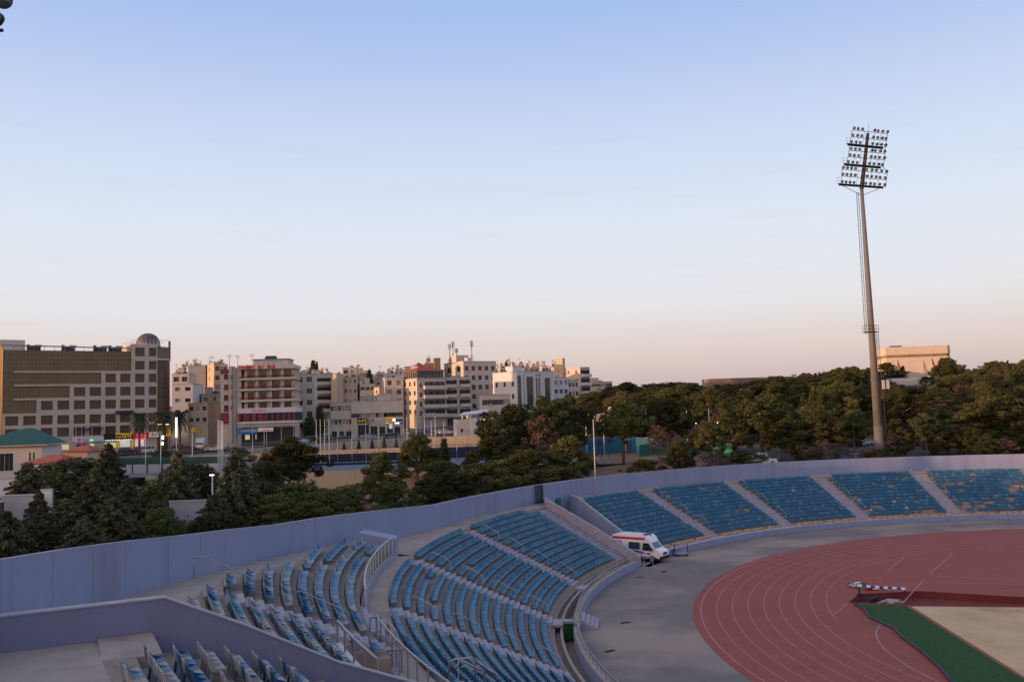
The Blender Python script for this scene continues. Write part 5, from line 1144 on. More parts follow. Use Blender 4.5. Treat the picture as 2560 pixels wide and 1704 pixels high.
# skyline houses up the hill
rb = random.Random(12); k = 0
for px in list(range(436, 560, 10))+list(range(690, 1060, 11))+list(range(1235, 1400, 15)):
    k += 1; Y = rb.uniform(350, 470); y_ = rb.uniform(910, 940) if px < 600 else rb.uniform(920, 948)
    if 1235 <= px: y_ = rb.uniform(908, 922)
    B('hill_house', 'small distant house packed among others on the city skyline', px, y_, Y, px+rb.uniform(14, 26), px-rb.uniform(3, 8), rb.uniform(10, 30), 9, rb.choice(('stone_a', 'stone_b', 'stone_e', 'stone_c', 'stone_d')), (2, 3, 1.4, 1.3), (1, 2, 1, 1.2), grp='small houses on the city skyline', seed=k)
# mid-slope fill so no bare ground shows between blocks
for px, y_, Y, w_ in ((440, 1020, 262, 26), (700, 960, 330, 40), (800, 985, 330, 30), (905, 950, 330, 50), (940, 975, 320, 30), (745, 1010, 300, 40), (1185, 960, 335, 40), (1380, 975, 330, 40), (860, 965, 310, 30)):
    k += 1; B('hill_house', 'small distant house in the gaps between the larger flats', px, y_, Y, px+w_, px-6, 14, 9, rb.choice(('stone_a', 'stone_b', 'stone_e', 'stone_d')), (3, 2, 1.2, 1.2), (1, 2, 1, 1.2), grp='small houses between the larger flats', seed=k)
# mausoleum on the wooded hill
def mausoleum():
    Y = 415; c = P(2213, 868, Y); a = R_(-7); W = (az(2368, 866)*c.y-c.x)/(math.cos(a)-az(2368, 866)*math.sin(a)); z0 = 19; H = c.z-z0
    t = thing('monument_hall', 'sunlit stone monument hall with dark bronze band on the hill', 'building', (c.x, c.y, z0), a)
    mb = MB(); D = 24; b = 2.2
    def ring(z, off=0): return [(0-off, 0-off, z), (W+off, -off, z), (W+off+b, 3, z), (W+off+b, D, z), (-off, D, z)]
    zb1, zb2 = H-.36*H*.5-1.2, H-.36*H*.5+1.0; zb1 = P(2213, 895, Y).z-z0; zb2 = P(2213, 888, Y).z-z0
    for z0_, z1_, off, m_ in ((0, zb1, 0, 'mausoleum_stone'), (zb1, zb2, -.35, 'band_bronze'), (zb2, H, 0, 'mausoleum_stone')):
        A_, B_ = ring(z0_, off), ring(z1_, off)
        for i in range(5): mb.face([A_[i], A_[(i+1) % 5], B_[(i+1) % 5], B_[i]], m_)
        mb.face(B_, m_); mb.face(A_[::-1], m_)
    mb.build('wall', t); mb = MB(); mb.box((W*.5, -.1, 3.2), (5, .3, 4.5), 'shop_dark'); mb.build('entrance', t)
    mb = MB(); 
    for x_ in (W*.5-3.2, W*.5+3.2): mb.box((x_, -.4, 3.5), (.5, .6, 5), 'mausoleum_stone')
    mb.build('entrance_pier', t); mb = MB(); mb.box((W*.22, 5, H+.4), (5, 3, .8), 'tank_dark'); mb.build('roof_unit', t)
    for i, (px, y0, y1) in enumerate(((2246, 950, 896), (2332, 940, 890))):
        p0, p1 = P(px, y0, Y-8), P(px, y1, Y-8); f = thing('flagpole', ('flagpole with green and red flag left of the hall door', 'flagpole with limp red flag right of the hall door')[i], 'flagpole', (p0.x, p0.y, p0.z)); mb = MB(); hh = p1.z-p0.z
        mb.tube([(0, 0, -3), (0, 0, hh)], .09, 'rail_white', 6); mb.build('pole', f); mb = MB(); n = 6
        for q in range(n): x0, x1 = .1+.25*q, .1+.25*(q+1); mb.face([(x0, .12*math.sin(q*1.7), hh-3.4-.5*q), (x1, .12*math.sin((q+1)*1.7), hh-3.9-.5*q), (x1, .12*math.sin((q+1)*1.7), hh-.6-.75*q), (x0, .12*math.sin(q*1.7), hh-.2-.75*q)], 'flag_red' if (i or q < 3) else 'flag_green')
        mb.build('flag', f)
    for i, (x0, x1, y0, y1, dY, m_) in enumerate(((2205, 2290, 944, 949, 30, 'stone_w'), (2222, 2330, 951, 962, 34, 'stone_c'), (2318, 2345, 938, 941, 30, 'stone_w'), (2330, 2365, 955, 975, 40, 'stone_b'), (2215, 2262, 958, 966, 44, 'stone_w'))):
        p, q = P(x0, y1, Y-dY), P(x1, y0, Y-dY); mb = MB(); mb.box(((p.x+q.x)/2, p.y, (p.z-2+q.z)/2), (q.x-p.x, 2.5, q.z-p.z+2), m_)
        tag(mb.build('terrace_wall'), ('upper left white terrace wall below the monument hall', 'long cream terrace wall below the monument hall', 'short white terrace wall right of the hall entrance', 'grey terrace wall at lower right of the hall', 'lowest white terrace wall left of hall axis')[i], 'wall')
mausoleum()
# ------------------------------------------------------------ walls, courts, road
def ribbon(mb, pts, z0f, z1f, m, th=.3, cap=None):
    for (x, y), (x2, y2) in zip(pts, pts[1:]):
        d = Vector((x2-x, y2-y)).normalized(); n2 = Vector((-d.y, d.x))*th
        a, b, c, e = (x, y), (x2, y2), (x2+n2.x, y2+n2.y), (x+n2.x, y+n2.y)
        zz = [(z0f(*p), z1f(*p)) for p in ((x, y), (x2, y2))]
        mb.hexa([(*a, zz[0][0]), (*b, zz[1][0]), (*c, zz[1][0]), (*e, zz[0][0])], [(*a, zz[0][1]), (*b, zz[1][1]), (*c, zz[1][1]), (*e, zz[0][1])], m)
mb = MB(); xsr = [-190+i*8 for i in range(33)]
for a, b in zip(xsr, xsr[1:]): mb.face([(a, yw(a)+.7, zroad(a)+.06), (b, yw(b)+.7, zroad(b)+.06), (b, yw(b)+25, zroad(b)+.06), (a, yw(a)+25, zroad(a)+.06)], 'asphalt_road')
struct(mb.build('road', smooth=True))
mb = MB()
for a, b in zip(xsr, xsr[1:]): mb.face([(a, yw(a)+25, zroad(a)+.2), (b, yw(b)+25, zroad(b)+.2), (b, yw(b)+33, zroad(b)+.2), (a, yw(a)+33, zroad(a)+.2)], 'deck_concrete'); mb.face([(a, yw(a)+25, zroad(a)), (b, yw(b)+25, zroad(b)), (b, yw(b)+25, zroad(b)+.2), (a, yw(a)+25, zroad(a)+.2)], 'wall_cap')
struct(mb.build('pavement'))
mb = MB(); ribbon(mb, [(x, yw(x)-.4) for x in range(-66, -16, 5)], lambda x, y: 6.5, lambda x, y: zroad(x)+.3, 'retaining_grey', .4); tag(mb.build('retaining_wall'), 'grey retaining wall directly under the road', 'wall')
mb = MB(); ribbon(mb, [(x, 200) for x in range(-74, -15, 4)], lambda x, y: 5.5, lambda x, y: 8.15+(x+74)*.008, 'retaining_beige', .4); tag(mb.build('retaining_wall'), 'long low beige wall behind the sports courts', 'wall')
mb = MB(); ribbon(mb, [(x, 158) for x in range(-66, 6, 4)], lambda x, y: 1.5, lambda x, y: 6.4+(.0 if x < -10 else -.03*(x+10)), 'retaining_beige', .5); tag(mb.build('retaining_wall'), 'tall stained beige wall below the courts behind the trees', 'wall')
p, q = P(1064, 1124, 222), P(1200, 1088, 222); mb = MB(); ribbon(mb, [(p.x, 222), (p.x+7, 223), (q.x, 224)], lambda x, y: p.z-1.5, lambda x, y: q.z, 'panel_grid', .4); tag(mb.build('retaining_wall'), 'cream panelled wall under the white car', 'wall')
struct_m = MB(); poly(struct_m, [(-75, 158.7), (8, 158.7), (12, 199.5), (-75, 199.5)], 'court_floor', 6.32); struct(struct_m.build('court_paving'))
# court fences
def court_fence(x0, x1, y0, y1, z0, z1, m, lab, posts=6, solid=1.0, thing_name='court_fence', poleh=.5):
    t = thing(thing_name, lab, 'fence'); mb = MB(); a, b = Vector((x0, y0, 0)), Vector((x1, y1, 0)); L_ = (b-a).length; rz = math.atan2(b.y-a.y, b.x-a.x); c = (a+b)/2
    mb.box((c.x, c.y, (z0+z0+(z1-z0)*solid)/2), (L_, .06, (z1-z0)*solid), m, rz); mb.build('screen', t)
    for i in range(posts+1): p_ = a.lerp(b, i/posts); mb = MB(); mb.tube([(p_.x, p_.y-.08, z0-.3), (p_.x, p_.y-.08, z1+poleh)], .05, 'dark_metal', 5); mb.build('post', t)
    mb = MB(); mb.tube([(a.x, a.y-.08, z1+poleh), (b.x, b.y-.08, z1+poleh)], .04, 'dark_metal', 4); mb.build('top_rail', t)
court_fence(-54, -22, 190, 190, 6.3, 8.0, 'court_navy', 'navy screen fence at the back of the middle court', 8)
court_fence(-74, -56, 188, 188, 6.3, 7.6, 'court_navy', 'navy screen fence at the left end of courts', 5)
court_fence(-19, 2, 192, 194, 6.3, 8.6, 'court_navy', 'navy screen fence partly behind the big pines', 5)
court_fence(-50, -20, 178, 178, 6.3, 7.0, 'court_navy', 'low navy barrier in front of the middle court', 8, .6)
# rounded blue and green court enclosures
def bowl_wall(pxs, Y, ytop, ybot, m, lab, bulge):
    t = thing('court_enclosure', lab, 'enclosure'); mb = MB(); n = 14; pts = []
    for i in range(n+1):
        k = i/n; px = pxs[0]+(pxs[1]-pxs[0])*k; y_ = Y+bulge*math.sin(math.pi*k); c = P(px, ytop+6*(2*k-1)**2, y_); pts.append((c.x, c.y, c.z))
    zb_ = P((pxs[0]+pxs[1])/2, ybot, Y).z
    for a, b in zip(pts, pts[1:]):
        mb.hexa([(a[0], a[1], zb_), (b[0], b[1], zb_), (b[0], b[1]+.15, zb_), (a[0], a[1]+.15, zb_)], [a, b, (b[0], b[1]+.15, b[2]), (a[0], a[1]+.15, a[2])], m)
    mb.build('wall', t); mb = MB(); mb.tube([(p_[0], p_[1], p_[2]+.1) for p_ in pts], .08, 'steel', 5); mb.build('rim', t)
bowl_wall((1440, 1650), 186, 1094, 1138, 'court_blue', 'rounded blue court enclosure seen through the pine trunks', 6)
bowl_wall((1598, 1830), 178, 1106, 1150, 'court_green', 'rounded green court enclosure behind the pines', 6)
mb = MB(); c = P(1545, 1150, 172); poly(mb, [(c.x-14, 163), (c.x+22, 163), (c.x+22, 190), (c.x-14, 190)], 'court_floor', c.z-.1); struct(mb.build('court_paving'))
for i, (px, h_) in enumerate(((1524, 2.6), (1502, 2.2), (1562, 2.3))): 
    a = P(px, 1140, 172); mb = MB(); mb.tube([(a.x, a.y, a.z-1), (a.x, a.y, a.z+h_)], .06, 'dark_metal', 5); mb.tube([(a.x, a.y, a.z+h_), (a.x, a.y-.8, a.z+h_+.5)], .05, 'dark_metal', 5); mb.box((a.x, a.y-.85, a.z+h_+.4), (1.1, .05, .7), 'court_navy'); tag(mb.build('court_post'), ('dark basketball post in the middle of blue court', 'dark basketball post at left side of blue court', 'dark basketball post at right side of blue court')[i], 'post')
# flat parking asphalt at right
mb = MB(); pk = [(33, 146), (60, 150), (95, 148), (125, 140), (160, 150), (160, 196), (40, 196)]
N1, N2 = 22, 8
for i in range(N1):
    for j in range(N2):
        q = []
        for a, b in ((i, j), (i+1, j), (i+1, j+1), (i, j+1)):
            x = 36+(165-36)*a/N1; y = 150+(46)*b/N2; q.append((x, y, T(x, y)+.16))
        mb.face(q, 'asphalt_road')
struct(mb.build('parking_lot', smooth=True))
# grey wall with green screen at left centre, white wall pieces and poles
a, b = P(296, 1195, 172), P(560, 1190, 166)
t = thing('screened_wall', 'grey panel wall topped by dark green screen left of pole cluster', 'wall', (a.x, a.y, 0), math.atan2(b.y-a.y, b.x-a.x)); L_ = math.hypot(b.x-a.x, b.y-a.y)
zt_ = P(400, 1160, 169).z; zs = P(400, 1143, 169).z
mb = MB(); mb.box((L_/2, 0, zt_/2+1.5), (L_, .3, zt_-3), 'grey_panel_grid'); mb.build('panel', t); mb = MB(); mb.box((L_/2, .1, (zt_+zs)/2+.01), (L_, .08, zs-zt_), 'mesh_green'); mb.build('screen', t)
for i in range(8): mb = MB(); x_ = L_*i/7; mb.box((x_, -.2, zt_/2+1.6), (.18, .1, zt_-3), 'mesh_green'); mb.build('post', t)
for (x0, x1, y0, y1, Y, m_, lab) in ((5, 106, 1237, 1300, 82, 'grey_wall', 'grey yard wall behind the cedars at far left'), (104, 131, 1224, 1280, 84, 'stone_w', 'white gate pillar behind the cedars at left'), (424, 545, 1250, 1310, 92, 'grey_wall', 'pale yard wall showing between the conifers'), (-30, 8, 1255, 1280, 80, 'shop_dark', 'dark shed opening at the left frame edge'), (0, 110, 1194, 1206, 118, 'stone_w', 'white low wall under the green roofed villa'), (940, 1080, 1190, 1235, 150, 'retaining_beige', 'beige bank wall between the middle pines')):
    p, q = P(x0, y1, Y), P(x1, y0, Y); mb = MB(); mb.box(((p.x+q.x)/2, Y, (p.z-2+q.z)/2), (q.x-p.x, .3, q.z-p.z+2), m_); mb.box(((p.x+q.x)/2, Y, q.z+.06), (q.x-p.x+.1, .42, .12), 'wall_cap'); tag(mb.build('yard_wall'), lab, 'wall')
# villa with green hipped roof and its red tiled annex
def villa():
    Y = 135; a, b = P(-60, 1130, Y), P(153, 1112, Y+8); z0 = 4; ze = P(70, 1112, Y).z; ang = R_(14)
    t = thing('villa', 'white villa with dark green hipped roof at the left edge', 'house', (a.x, a.y, z0), ang); W = (b.x-a.x)/math.cos(ang); H = ze-z0; D = 11
    mb = MB(); facade(mb, (0, 0, 0), (1, 0, 0), W, 0, H, [(W*.28, W*.56, H-3.9, H-1.2), (W*.80, W*.83, H-2.6, H-1.2), (W*.86, W*.89, H-2.6, H-1.2)], 'stone_c', (0, -1, 0), .4)
    facade(mb, (W, 0, 0), (0, 1, 0), D, 0, H, [], 'stone_w', (1, 0, 0)); facade(mb, (0, D, 0), (0, -1, 0), D, 0, H, [], 'stone_w', (-1, 0, 0)); facade(mb, (W, D, 0), (-1, 0, 0), W, 0, H, [], 'stone_w', (0, 1, 0)); mb.build('wall', t)
    for x0, x1 in ((.28, .42), (.42, .56)): obj('window', win_mesh(W*(x1-x0), 2.7, 'glass'), t, (W*x0, .38, H-3.9))
    for x0 in (.80, .86): obj('window', win_mesh(W*.03, 1.4, 'glass'), t, (W*x0, .38, H-2.6))
    mb = MB(); e = .9; zr = P(85, 1072, Y+5).z-z0; q = [(-e, -e, H), (W+e, -e, H), (W+e, D+e, H), (-e, D+e, H)]; r1, r2 = (W*.45, D/2, zr), (W*.75, D/2, zr)
    for f_ in ([q[0], q[1], r2, r1], [q[1], q[2], r2], [q[2], q[3], r1, r2], [q[3], q[0], r1]): mb.face(f_, 'roof_green')
    mb.face([(x, y, z-.15) for x, y, z in q][::-1], 'slab'); mb.build('roof', t); mb = MB()
    for i in range(4): p_, n_2 = q[i], q[(i+1) % 4]; mb.face([(p_[0], p_[1], p_[2]-.15), (n_2[0], n_2[1], n_2[2]-.15), n_2, p_], 'stone_e')
    mb.build('eaves', t)
villa()
for px0, px1, yt, yb, Y, lab, m_, wm_ in ((45, 165, 1136, 1160, 120, 'red tiled low annex roof below the green roofed villa', 'roof_red', 'stone_w'), (150, 225, 1113, 1130, 150, 'orange edged pavilion with red tiled roof right of villa', 'roof_red', 'shop_warm')):
    p, q = P(px0, yb, Y), P(px1, yt, Y); W = q.x-p.x; hh = q.z-p.z; t = thing('annex', lab, 'house', (p.x, p.y, 4)); mb = MB(); z_ = p.z-4
    mb.box((W/2, 3, z_/2), (W-.8, 5, z_), 'stone_w' if m_ == 'roof_red' and Y < 140 else 'stone_e'); mb.build('wall', t); mb = MB(); Q = [(0, 0, z_), (W, 0, z_), (W, 7, z_), (0, 7, z_)]; r1, r2 = (W*.4, 3.5, z_+hh), (W*.6, 3.5, z_+hh)
    for f_ in ([Q[0], Q[1], r2, r1], [Q[1], Q[2], r2], [Q[2], Q[3], r1, r2], [Q[3], Q[0], r1]): mb.face(f_, m_)
    mb.face([(x, y, z-.05) for x, y, z in Q][::-1], m_); mb.build('roof', t)
# guard house and canopy
p = P(1142, 1088, 232); t = thing('guard_house', 'cream guard house with small dark window behind the white car', 'building', (p.x, p.y, p.z-2), R_(20)); zt_ = P(1142, 1048, 232).z-p.z+2
mb = MB(); facade(mb, (0, 0, 0), (1, 0, 0), 3.2, 0, zt_, [(1.1, 1.8, 2.7, 3.7)], 'stone_c', (0, -1, 0)); mb.box((4.6, .8, zt_/2+.1), (2.0, 2.4, zt_+.2), 'stone_w'); mb.box((3.5, .4, zt_/2+.5), (.9, 1.2, zt_+1), 'stone_e')
facade(mb, (3.2, 0, 0), (0, 1, 0), 3, 0, zt_, [], 'stone_c', (1, 0, 0)); facade(mb, (0, 3, 0), (0, -1, 0), 3, 0, zt_, [], 'stone_c', (-1, 0, 0)); mb.face([(0, 0, zt_), (3.2, 0, zt_), (3.2, 3, zt_), (0, 3, zt_)], 'roof_grey'); mb.build('wall', t)
obj('window', win_mesh(.7, 1.0), t, (1.1, .2, 2.7))
p, q = P(1146, 1040, 240), P(1218, 1030, 246); t = thing('canopy', 'tilted grey canopy roof behind the guard house', 'canopy'); mb = MB()
mb.hexa([(p.x, p.y, p.z), (q.x, q.y, q.z-.2), (q.x, q.y+8, q.z+.6), (p.x+1, p.y+8, p.z+.8)], [(p.x, p.y, p.z+.25), (q.x, q.y, q.z), (q.x, q.y+8, q.z+.85), (p.x+1, p.y+8, p.z+1.05)], 'tank'); mb.build('roof', t)
for c in ((p.x+1, p.y+1), (q.x-1, q.y+1), (p.x+2, p.y+7), (q.x-1, q.y+7)): mb = MB(); mb.tube([(c[0], c[1], zroad(c[0])-.5), (c[0], c[1], p.z+.3)], .12, 'steel', 6); mb.build('post', t)
# beige gym house with white ball
p = P(1468, 1090, 212); q = P(1542, 1033, 212); t = thing('pavilion', 'beige pavilion with flat roof behind the blue court', 'building', (p.x, p.y, p.z-2), R_(4)); W = q.x-p.x; H = q.z-p.z+2
mb = MB(); facade(mb, (0, 0, 0), (1, 0, 0), W, 0, H, [(W*.4, W*.9, 1, H-2)], 'stone_e', (0, -1, 0), 1.0); facade(mb, (0, 8, 0), (0, -1, 0), 8, 0, H, [], 'stone_e', (-1, 0, 0)); mb.box((W/2, 4, H-.2), (W+.4, 8.6, .4), 'stone_a'); mb.face([(W*.4, .98, 1), (W*.9, .98, 1), (W*.9, .98, H-2), (W*.4, .98, H-2)], 'stone_b'); mb.build('wall', t)
c = P(1527, 1024, 213); mb = MB(); mb.sph(c, .75, 'ball_white', 16, 10); mb.tube([(c.x, c.y, p.z), (c.x, c.y, c.z)], .12, 'steel', 6); tag(mb.build('globe_light', smooth=True), 'big pale globe on a post over the beige pavilion', 'globe')
# shop signs along the low building
for (x0, x1, y0, y1, Y, m_, tm, lab, sd_) in ((966, 990, 1042, 1056, 258, 'sign_yellow', 'sign_red', 'glowing yellow sign over the lit petrol shop', 51), (990, 1008, 1047, 1060, 258, 'blue_paint', 'sign_yellow', 'dark blue sign right of the glowing yellow sign', 52), (893, 918, 1044, 1058, 259, 'sign_dark', 'sign_yellow', 'dark shop sign with yellow script', 53), (919, 935, 1046, 1053, 259, 'red_panel', 'sign_cream', 'small dull red shop sign beside dark one', 54), (1055, 1090, 1031, 1040, 258, 'roof_grey', 'sign_white', 'grey portal sign between two white posts', 55)):
    p, q = P(x0, y1, Y), P(x1, y0, Y); t = thing('shop_sign', lab, 'sign', p); mb = MB(); mb.box(((q.x-p.x)/2, 0, (q.z-p.z)/2), (q.x-p.x, .3, q.z-p.z), m_); 
    mb.tube([(.3, .1, 0), (.3, .1, -4)], .08, 'dark_metal', 5); mb.build('board', t); mb = MB(); scrib(mb, .25, q.x-p.x-.2, (q.z-p.z)*.25, (q.z-p.z)*.8, -.18, tm, sd_); mb.build('lettering', t)
for i, (px, py, w_, h_, Y, m_) in enumerate(((977, 1064, 1.0, 1.6, 259, 'shop_light'), (990, 1057, .7, .5, 257, 'lamp_white'), (996, 1057, .5, .5, 257, 'lamp_white'), (985, 1049, .8, .8, 256, 'lamp_white'), (968, 1057, 1.2, .3, 257, 'shop_light'))):
    c = P(px, py, Y); mb = MB(); mb.box(c, (w_, .15, h_), m_); mb.box((c.x, c.y+.2, c.z), (w_+.3, .2, h_+.3), 'dark_metal'); tag(mb.build('shop_light'), ('tall lit shop doorway under the yellow sign', 'first small white lamp right of the lit doorway', 'second small white lamp right of the lit doorway', 'round white lamp on the yellow sign', 'thin strip light under the yellow sign')[i], 'light')
# ------------------------------------------------------------ poles and lamps
def pole(px, yt, yb, Y, r, lab, grp=None, name='flagpole', m='rail_white', cat='pole', ball=True):
    a, b = P(px, yb, Y), P(px, yt, Y); z_ = min(a.z, T(a.x, a.y)) if Y != 110.2 else 5.7; t = thing(name, lab, cat, (a.x, a.y, z_-.3), group=grp); h_ = b.z-z_+.3
    mb = MB(); mb.tube([(0, 0, 0), (0, 0, h_)], r, m, 8, r*.55); mb.build('pole', t, True)
    if ball: mb = MB(); mb.sph((0, 0, h_+r*.4), r*.9, m, 8, 5); mb.build('finial', t, True)
    return t, h_
pole(1490, 1050, 1233, 110.2, .09, 'tall white flagpole rising from the right stand corner by wall')
for i, px in enumerate((546, 550.5, 555, 557.5)): pole(px, 1052+i, 1180, 160, .13, 'thick pale pole of the close cluster left of centre', 'thick pale pole cluster')
for i, px in enumerate((792, 802, 813, 824)): pole(px, 1048, 1165, 185, .09, 'slim white flagpole of the row of four beyond courts', 'row of four slim flagpoles')
for px, yt, yb, Y in ((1018, 1043, 1090, 222), (1041, 1043, 1100, 222), (1062, 1041, 1105, 222), (1089, 1041, 1105, 222), (1079, 1052, 1095, 224), (1110, 1055, 1090, 224)): pole(px, yt, yb, Y, .12, 'white pole beside the road left of the guard house', 'white poles by the guard house')
for px, yt, yb, Y in ((1468, 1033, 1145, 176), (1512, 1033, 1150, 176), (1558, 1028, 1060, 190), (1617, 1025, 1105, 190), (1717, 1024, 1040, 200), (1773, 1022, 1055, 200)): pole(px, yt, yb, Y, .12, 'white court pole standing among the pines', 'white court poles among the pines')
for px, yt, yb, Y in ((632, 1066, 1180, 170), (661, 1058, 1130, 210), (667, 1075, 1130, 205), (704, 1068, 1150, 200), (735, 1055, 1140, 205), (845, 1065, 1180, 180), (881, 1058, 1185, 180), (948, 1060, 1140, 200), (916, 1055, 1185, 160), (1010, 1035, 1090, 215), (1143, 1085, 1165, 180), (740, 1068, 1150, 195), (190, 1065, 1140, 190), (204, 1062, 1120, 195), (230, 1066, 1120, 200)):
    pole(px, yt, yb, Y, .07, 'thin grey lighting pole in front of the street', 'thin grey poles before the street', m='steel')
def lamp(px, yt, yb, Y, lab, lit, tall=False):
    t, h_ = pole(px, yt, yb, Y, .10, lab, name='street_lamp', cat='street lamp', m='rail_white', ball=False)
    mb = MB()
    if tall: mb.tube([(0, 0, h_-.2), (0, 0, h_+3.6)], .20, 'lamp_white', 8); mb.build('light_tube', t)
    else: mb.box((0, -.15, h_+.1), (.32, .5, .12), 'lamp_white' if lit else 'steel'); mb.build('lamp_head', t)
lamp(364, 1080, 1160, 168, 'unlit street lamp nearest the white car', False); lamp(402, 1080, 1157, 168, 'street lamp with two faint heads by the palms', False)
lamp(441, 1090, 1150, 170, 'street lamp with tall glowing tube right of the palms', True, True); lamp(481, 1077, 1150, 170, 'unlit street lamp beside the white truck', False)
lamp(531, 1189, 1225, 88, 'small lit lamp on a post beside the round dark tree', True)
for i, (px, y0, y1, w_) in enumerate(((407, 1088, 1098, .5), (406, 1104, 1112, .5), (399, 1059.5, 1061, .8), (418, 1059.5, 1061, .8))):
    a = P(px, (y0+y1)/2, 205); h_ = (y1-y0)*205/2200; mb = MB(); mb.box(a, (w_, .2, h_), 'lamp_white'); mb.tube([(a.x, a.y+.2, T(a.x, a.y)), (a.x, a.y+.2, a.z)], .06, 'dark_metal', 5); tag(mb.build('glowing_lamp'), ('upper glowing shape on the dark post by the palms', 'lower glowing shape on the dark post by the palms', 'small lit lamp head left of the yellow banner', 'small lit lamp head above the yellow banner')[i], 'lamp')
a = P(421, 1077, 206); mb = MB(); mb.box(a, (1.0, .25, 2.5), 'sign_yellow' if False else 'car_yellow'); mb.tube([(a.x, a.y+.1, a.z-1.2), (a.x, a.y+.1, a.z-5)], .12, 'brown_brick', 6); tag(mb.build('banner'), 'dull yellow vertical banner under the palms', 'banner')
mb = MB(); a = P(488, 1074, 215); mb.box(a, (1.6, .15, 1.0), 'car_yellow'); mb.tube([(a.x, a.y, a.z), (a.x, a.y, a.z-4)], .07, 'dark_metal', 5); tag(mb.build('billboard'), 'small tan billboard above the white truck', 'sign')
for i, (px, py, Y) in enumerate(((1445, 962, 316), (526, 1058, 250), (1531, 1006, 260), (1740, 1058, 175), (1794, 1056, 176), (1898, 1033, 170))):
    c = P(px, py, Y); mb = MB(); mb.sph(c, .13 if i > 2 else .3, 'lamp_white' if i != 1 else 'red_light', 8, 6); mb.tube([(c.x, c.y+.1, c.z), (c.x, c.y+.1, T(c.x, c.y)-.5)], .05, 'dark_metal', 5)
    tag(mb.build('point_lamp'), ('tiny white lamp on the end flats', 'tiny red traffic light over the street', 'tiny white lamp at left edge of wood', 'first tiny lamp among pines behind the green court', 'second tiny lamp among pines behind the green court', 'tiny lamp above the parked white van')[i], 'lamp')
for i in range(34):
    pass
mb = MB()   # railing on the road edge
t = thing('road_railing', 'thin grey railing along the road edge above retaining wall', 'railing'); pts = [(x, yw(x)-.2, zroad(x)+1.5) for x in range(-70, -14, 4)]
mb.tube(pts, .05, 'steel', 4); mb.build('rail', t); mb = MB(); mb.tube([(x, y, z-.5) for x, y, z in pts], .04, 'steel', 4); mb.build('rail', t)
for x, y, z in pts: mb = MB(); mb.tube([(x, y, z-1.2), (x, y, z)], .05, 'steel', 4); mb.build('post', t)
# ------------------------------------------------------------ cars
def car_proto(kind, paint):
    L_, W_, H_ = dict(sedan=(4.5, 1.75, 1.42), suv=(4.7, 1.85, 1.75), van=(4.8, 1.85, 1.95))[kind]
    t = thing('parked_car', 'x', 'car'); h = L_/2
    pf = dict(sedan=[(-h, .35), (-h, .82), (-h+.15, .95), (-h+.75, 1.0), (h-1.35, .98), (h-.3, .82), (h, .68), (h, .32)], suv=[(-h, .4), (-h, 1.0), (-h+.05, 1.1), (h-1.3, 1.08), (h-.2, .98), (h, .8), (h, .38)], van=[(-h, .4), (-h, 1.1), (h-.9, 1.1), (h-.15, 1.0), (h, .8), (h, .38)])[kind]
    gf = dict(sedan=[(-h+.6, .99), (-h+1.15, H_-.04), (-h+1.8, H_), (h-2.1, H_-.02), (h-1.25, .98)], suv=[(-h+.1, 1.09), (-h+.35, H_-.04), (-h+1, H_), (h-2.0, H_-.02), (h-1.25, 1.08)], van=[(-h+.05, 1.1), (-h+.2, H_-.03), (h-1.7, H_), (h-.85, 1.1)])[kind]
    mb = MB(); xz_prism(mb, pf, lambda x, z: W_/2-.06*(abs(x) > h-.2), paint); bo = mb.build('body', t); bv = bo.modifiers.new('b', 'BEVEL'); bv.width = .06; bv.segments = 2; bv.limit_method = 'ANGLE'
    mb = MB(); xz_prism(mb, gf, lambda x, z: W_/2-.04-.22*max(0, (z-1.0)/(H_-1.0)), 'car_glass'); mb.build('glasshouse', t)
    mb = MB(); xs = [p[0] for p in gf[1:-1]]; mb.hexa([(xs[0]+.05, -W_/2+.28, H_-.06), (xs[-1]-.05, -W_/2+.28, H_-.06), (xs[-1]-.05, W_/2-.28, H_-.06), (xs[0]+.05, W_/2-.28, H_-.06)], [(xs[0]+.1, -W_/2+.3, H_+.025), (xs[-1]-.1, -W_/2+.3, H_+.025), (xs[-1]-.1, W_/2-.3, H_+.025), (xs[0]+.1, W_/2-.3, H_+.025)], paint)
    for xx in (xs[0]+.35, (xs[0]+xs[-1])/2, xs[-1]-.1): 
        for s_ in (-1, 1): mb.hexa([(xx-.05, s_*(W_/2-.035)-.01, 1.0), (xx+.05, s_*(W_/2-.035)-.01, 1.0), (xx+.05, s_*(W_/2-.035)+.01, 1.0), (xx-.05, s_*(W_/2-.035)+.01, 1.0)], [(xx-.05, s_*(W_/2-.25)-.01, H_), (xx+.05, s_*(W_/2-.25)-.01, H_), (xx+.05, s_*(W_/2-.25)+.01, H_), (xx-.05, s_*(W_/2-.25)+.01, H_)], paint)
    mb.build('roof', t)
    for sx in (-h+.85, h-.85):
        for s_ in (-1, 1): mb = MB(); mb.tube([(sx, s_*(W_/2-.2), .32), (sx, s_*(W_/2+.01), .32)], .33, 'tyre', 14); w__ = mb.build('wheel', t); mb = MB(); mb.tube([(sx, s_*(W_/2), .32), (sx, s_*(W_/2+.025), .32)], .19, 'hub', 10); mb.build('rim', w__)
    for s_ in (-1, 1): mb = MB(); mb.box((h-.05, s_*.62, .68), (.12, .32, .14), 'headlight'); mb.build('headlight', t)
    return t
PR = {}
def car(kind, paint, px, py, Y, rz, lab):
    key = (kind, paint); c = P(px, py, Y)
    if key not in PR: PR[key] = o = car_proto(kind, paint); o.location = c; o.rotation_euler.z = R_(rz); o['label'] = lab
    else: o = dup(PR[key], c, R_(rz), lab)
    zz = zroad(c.x)+.07 if -160 < c.x < 40 and c.y > 200 else c.z
    o.location.z = zz
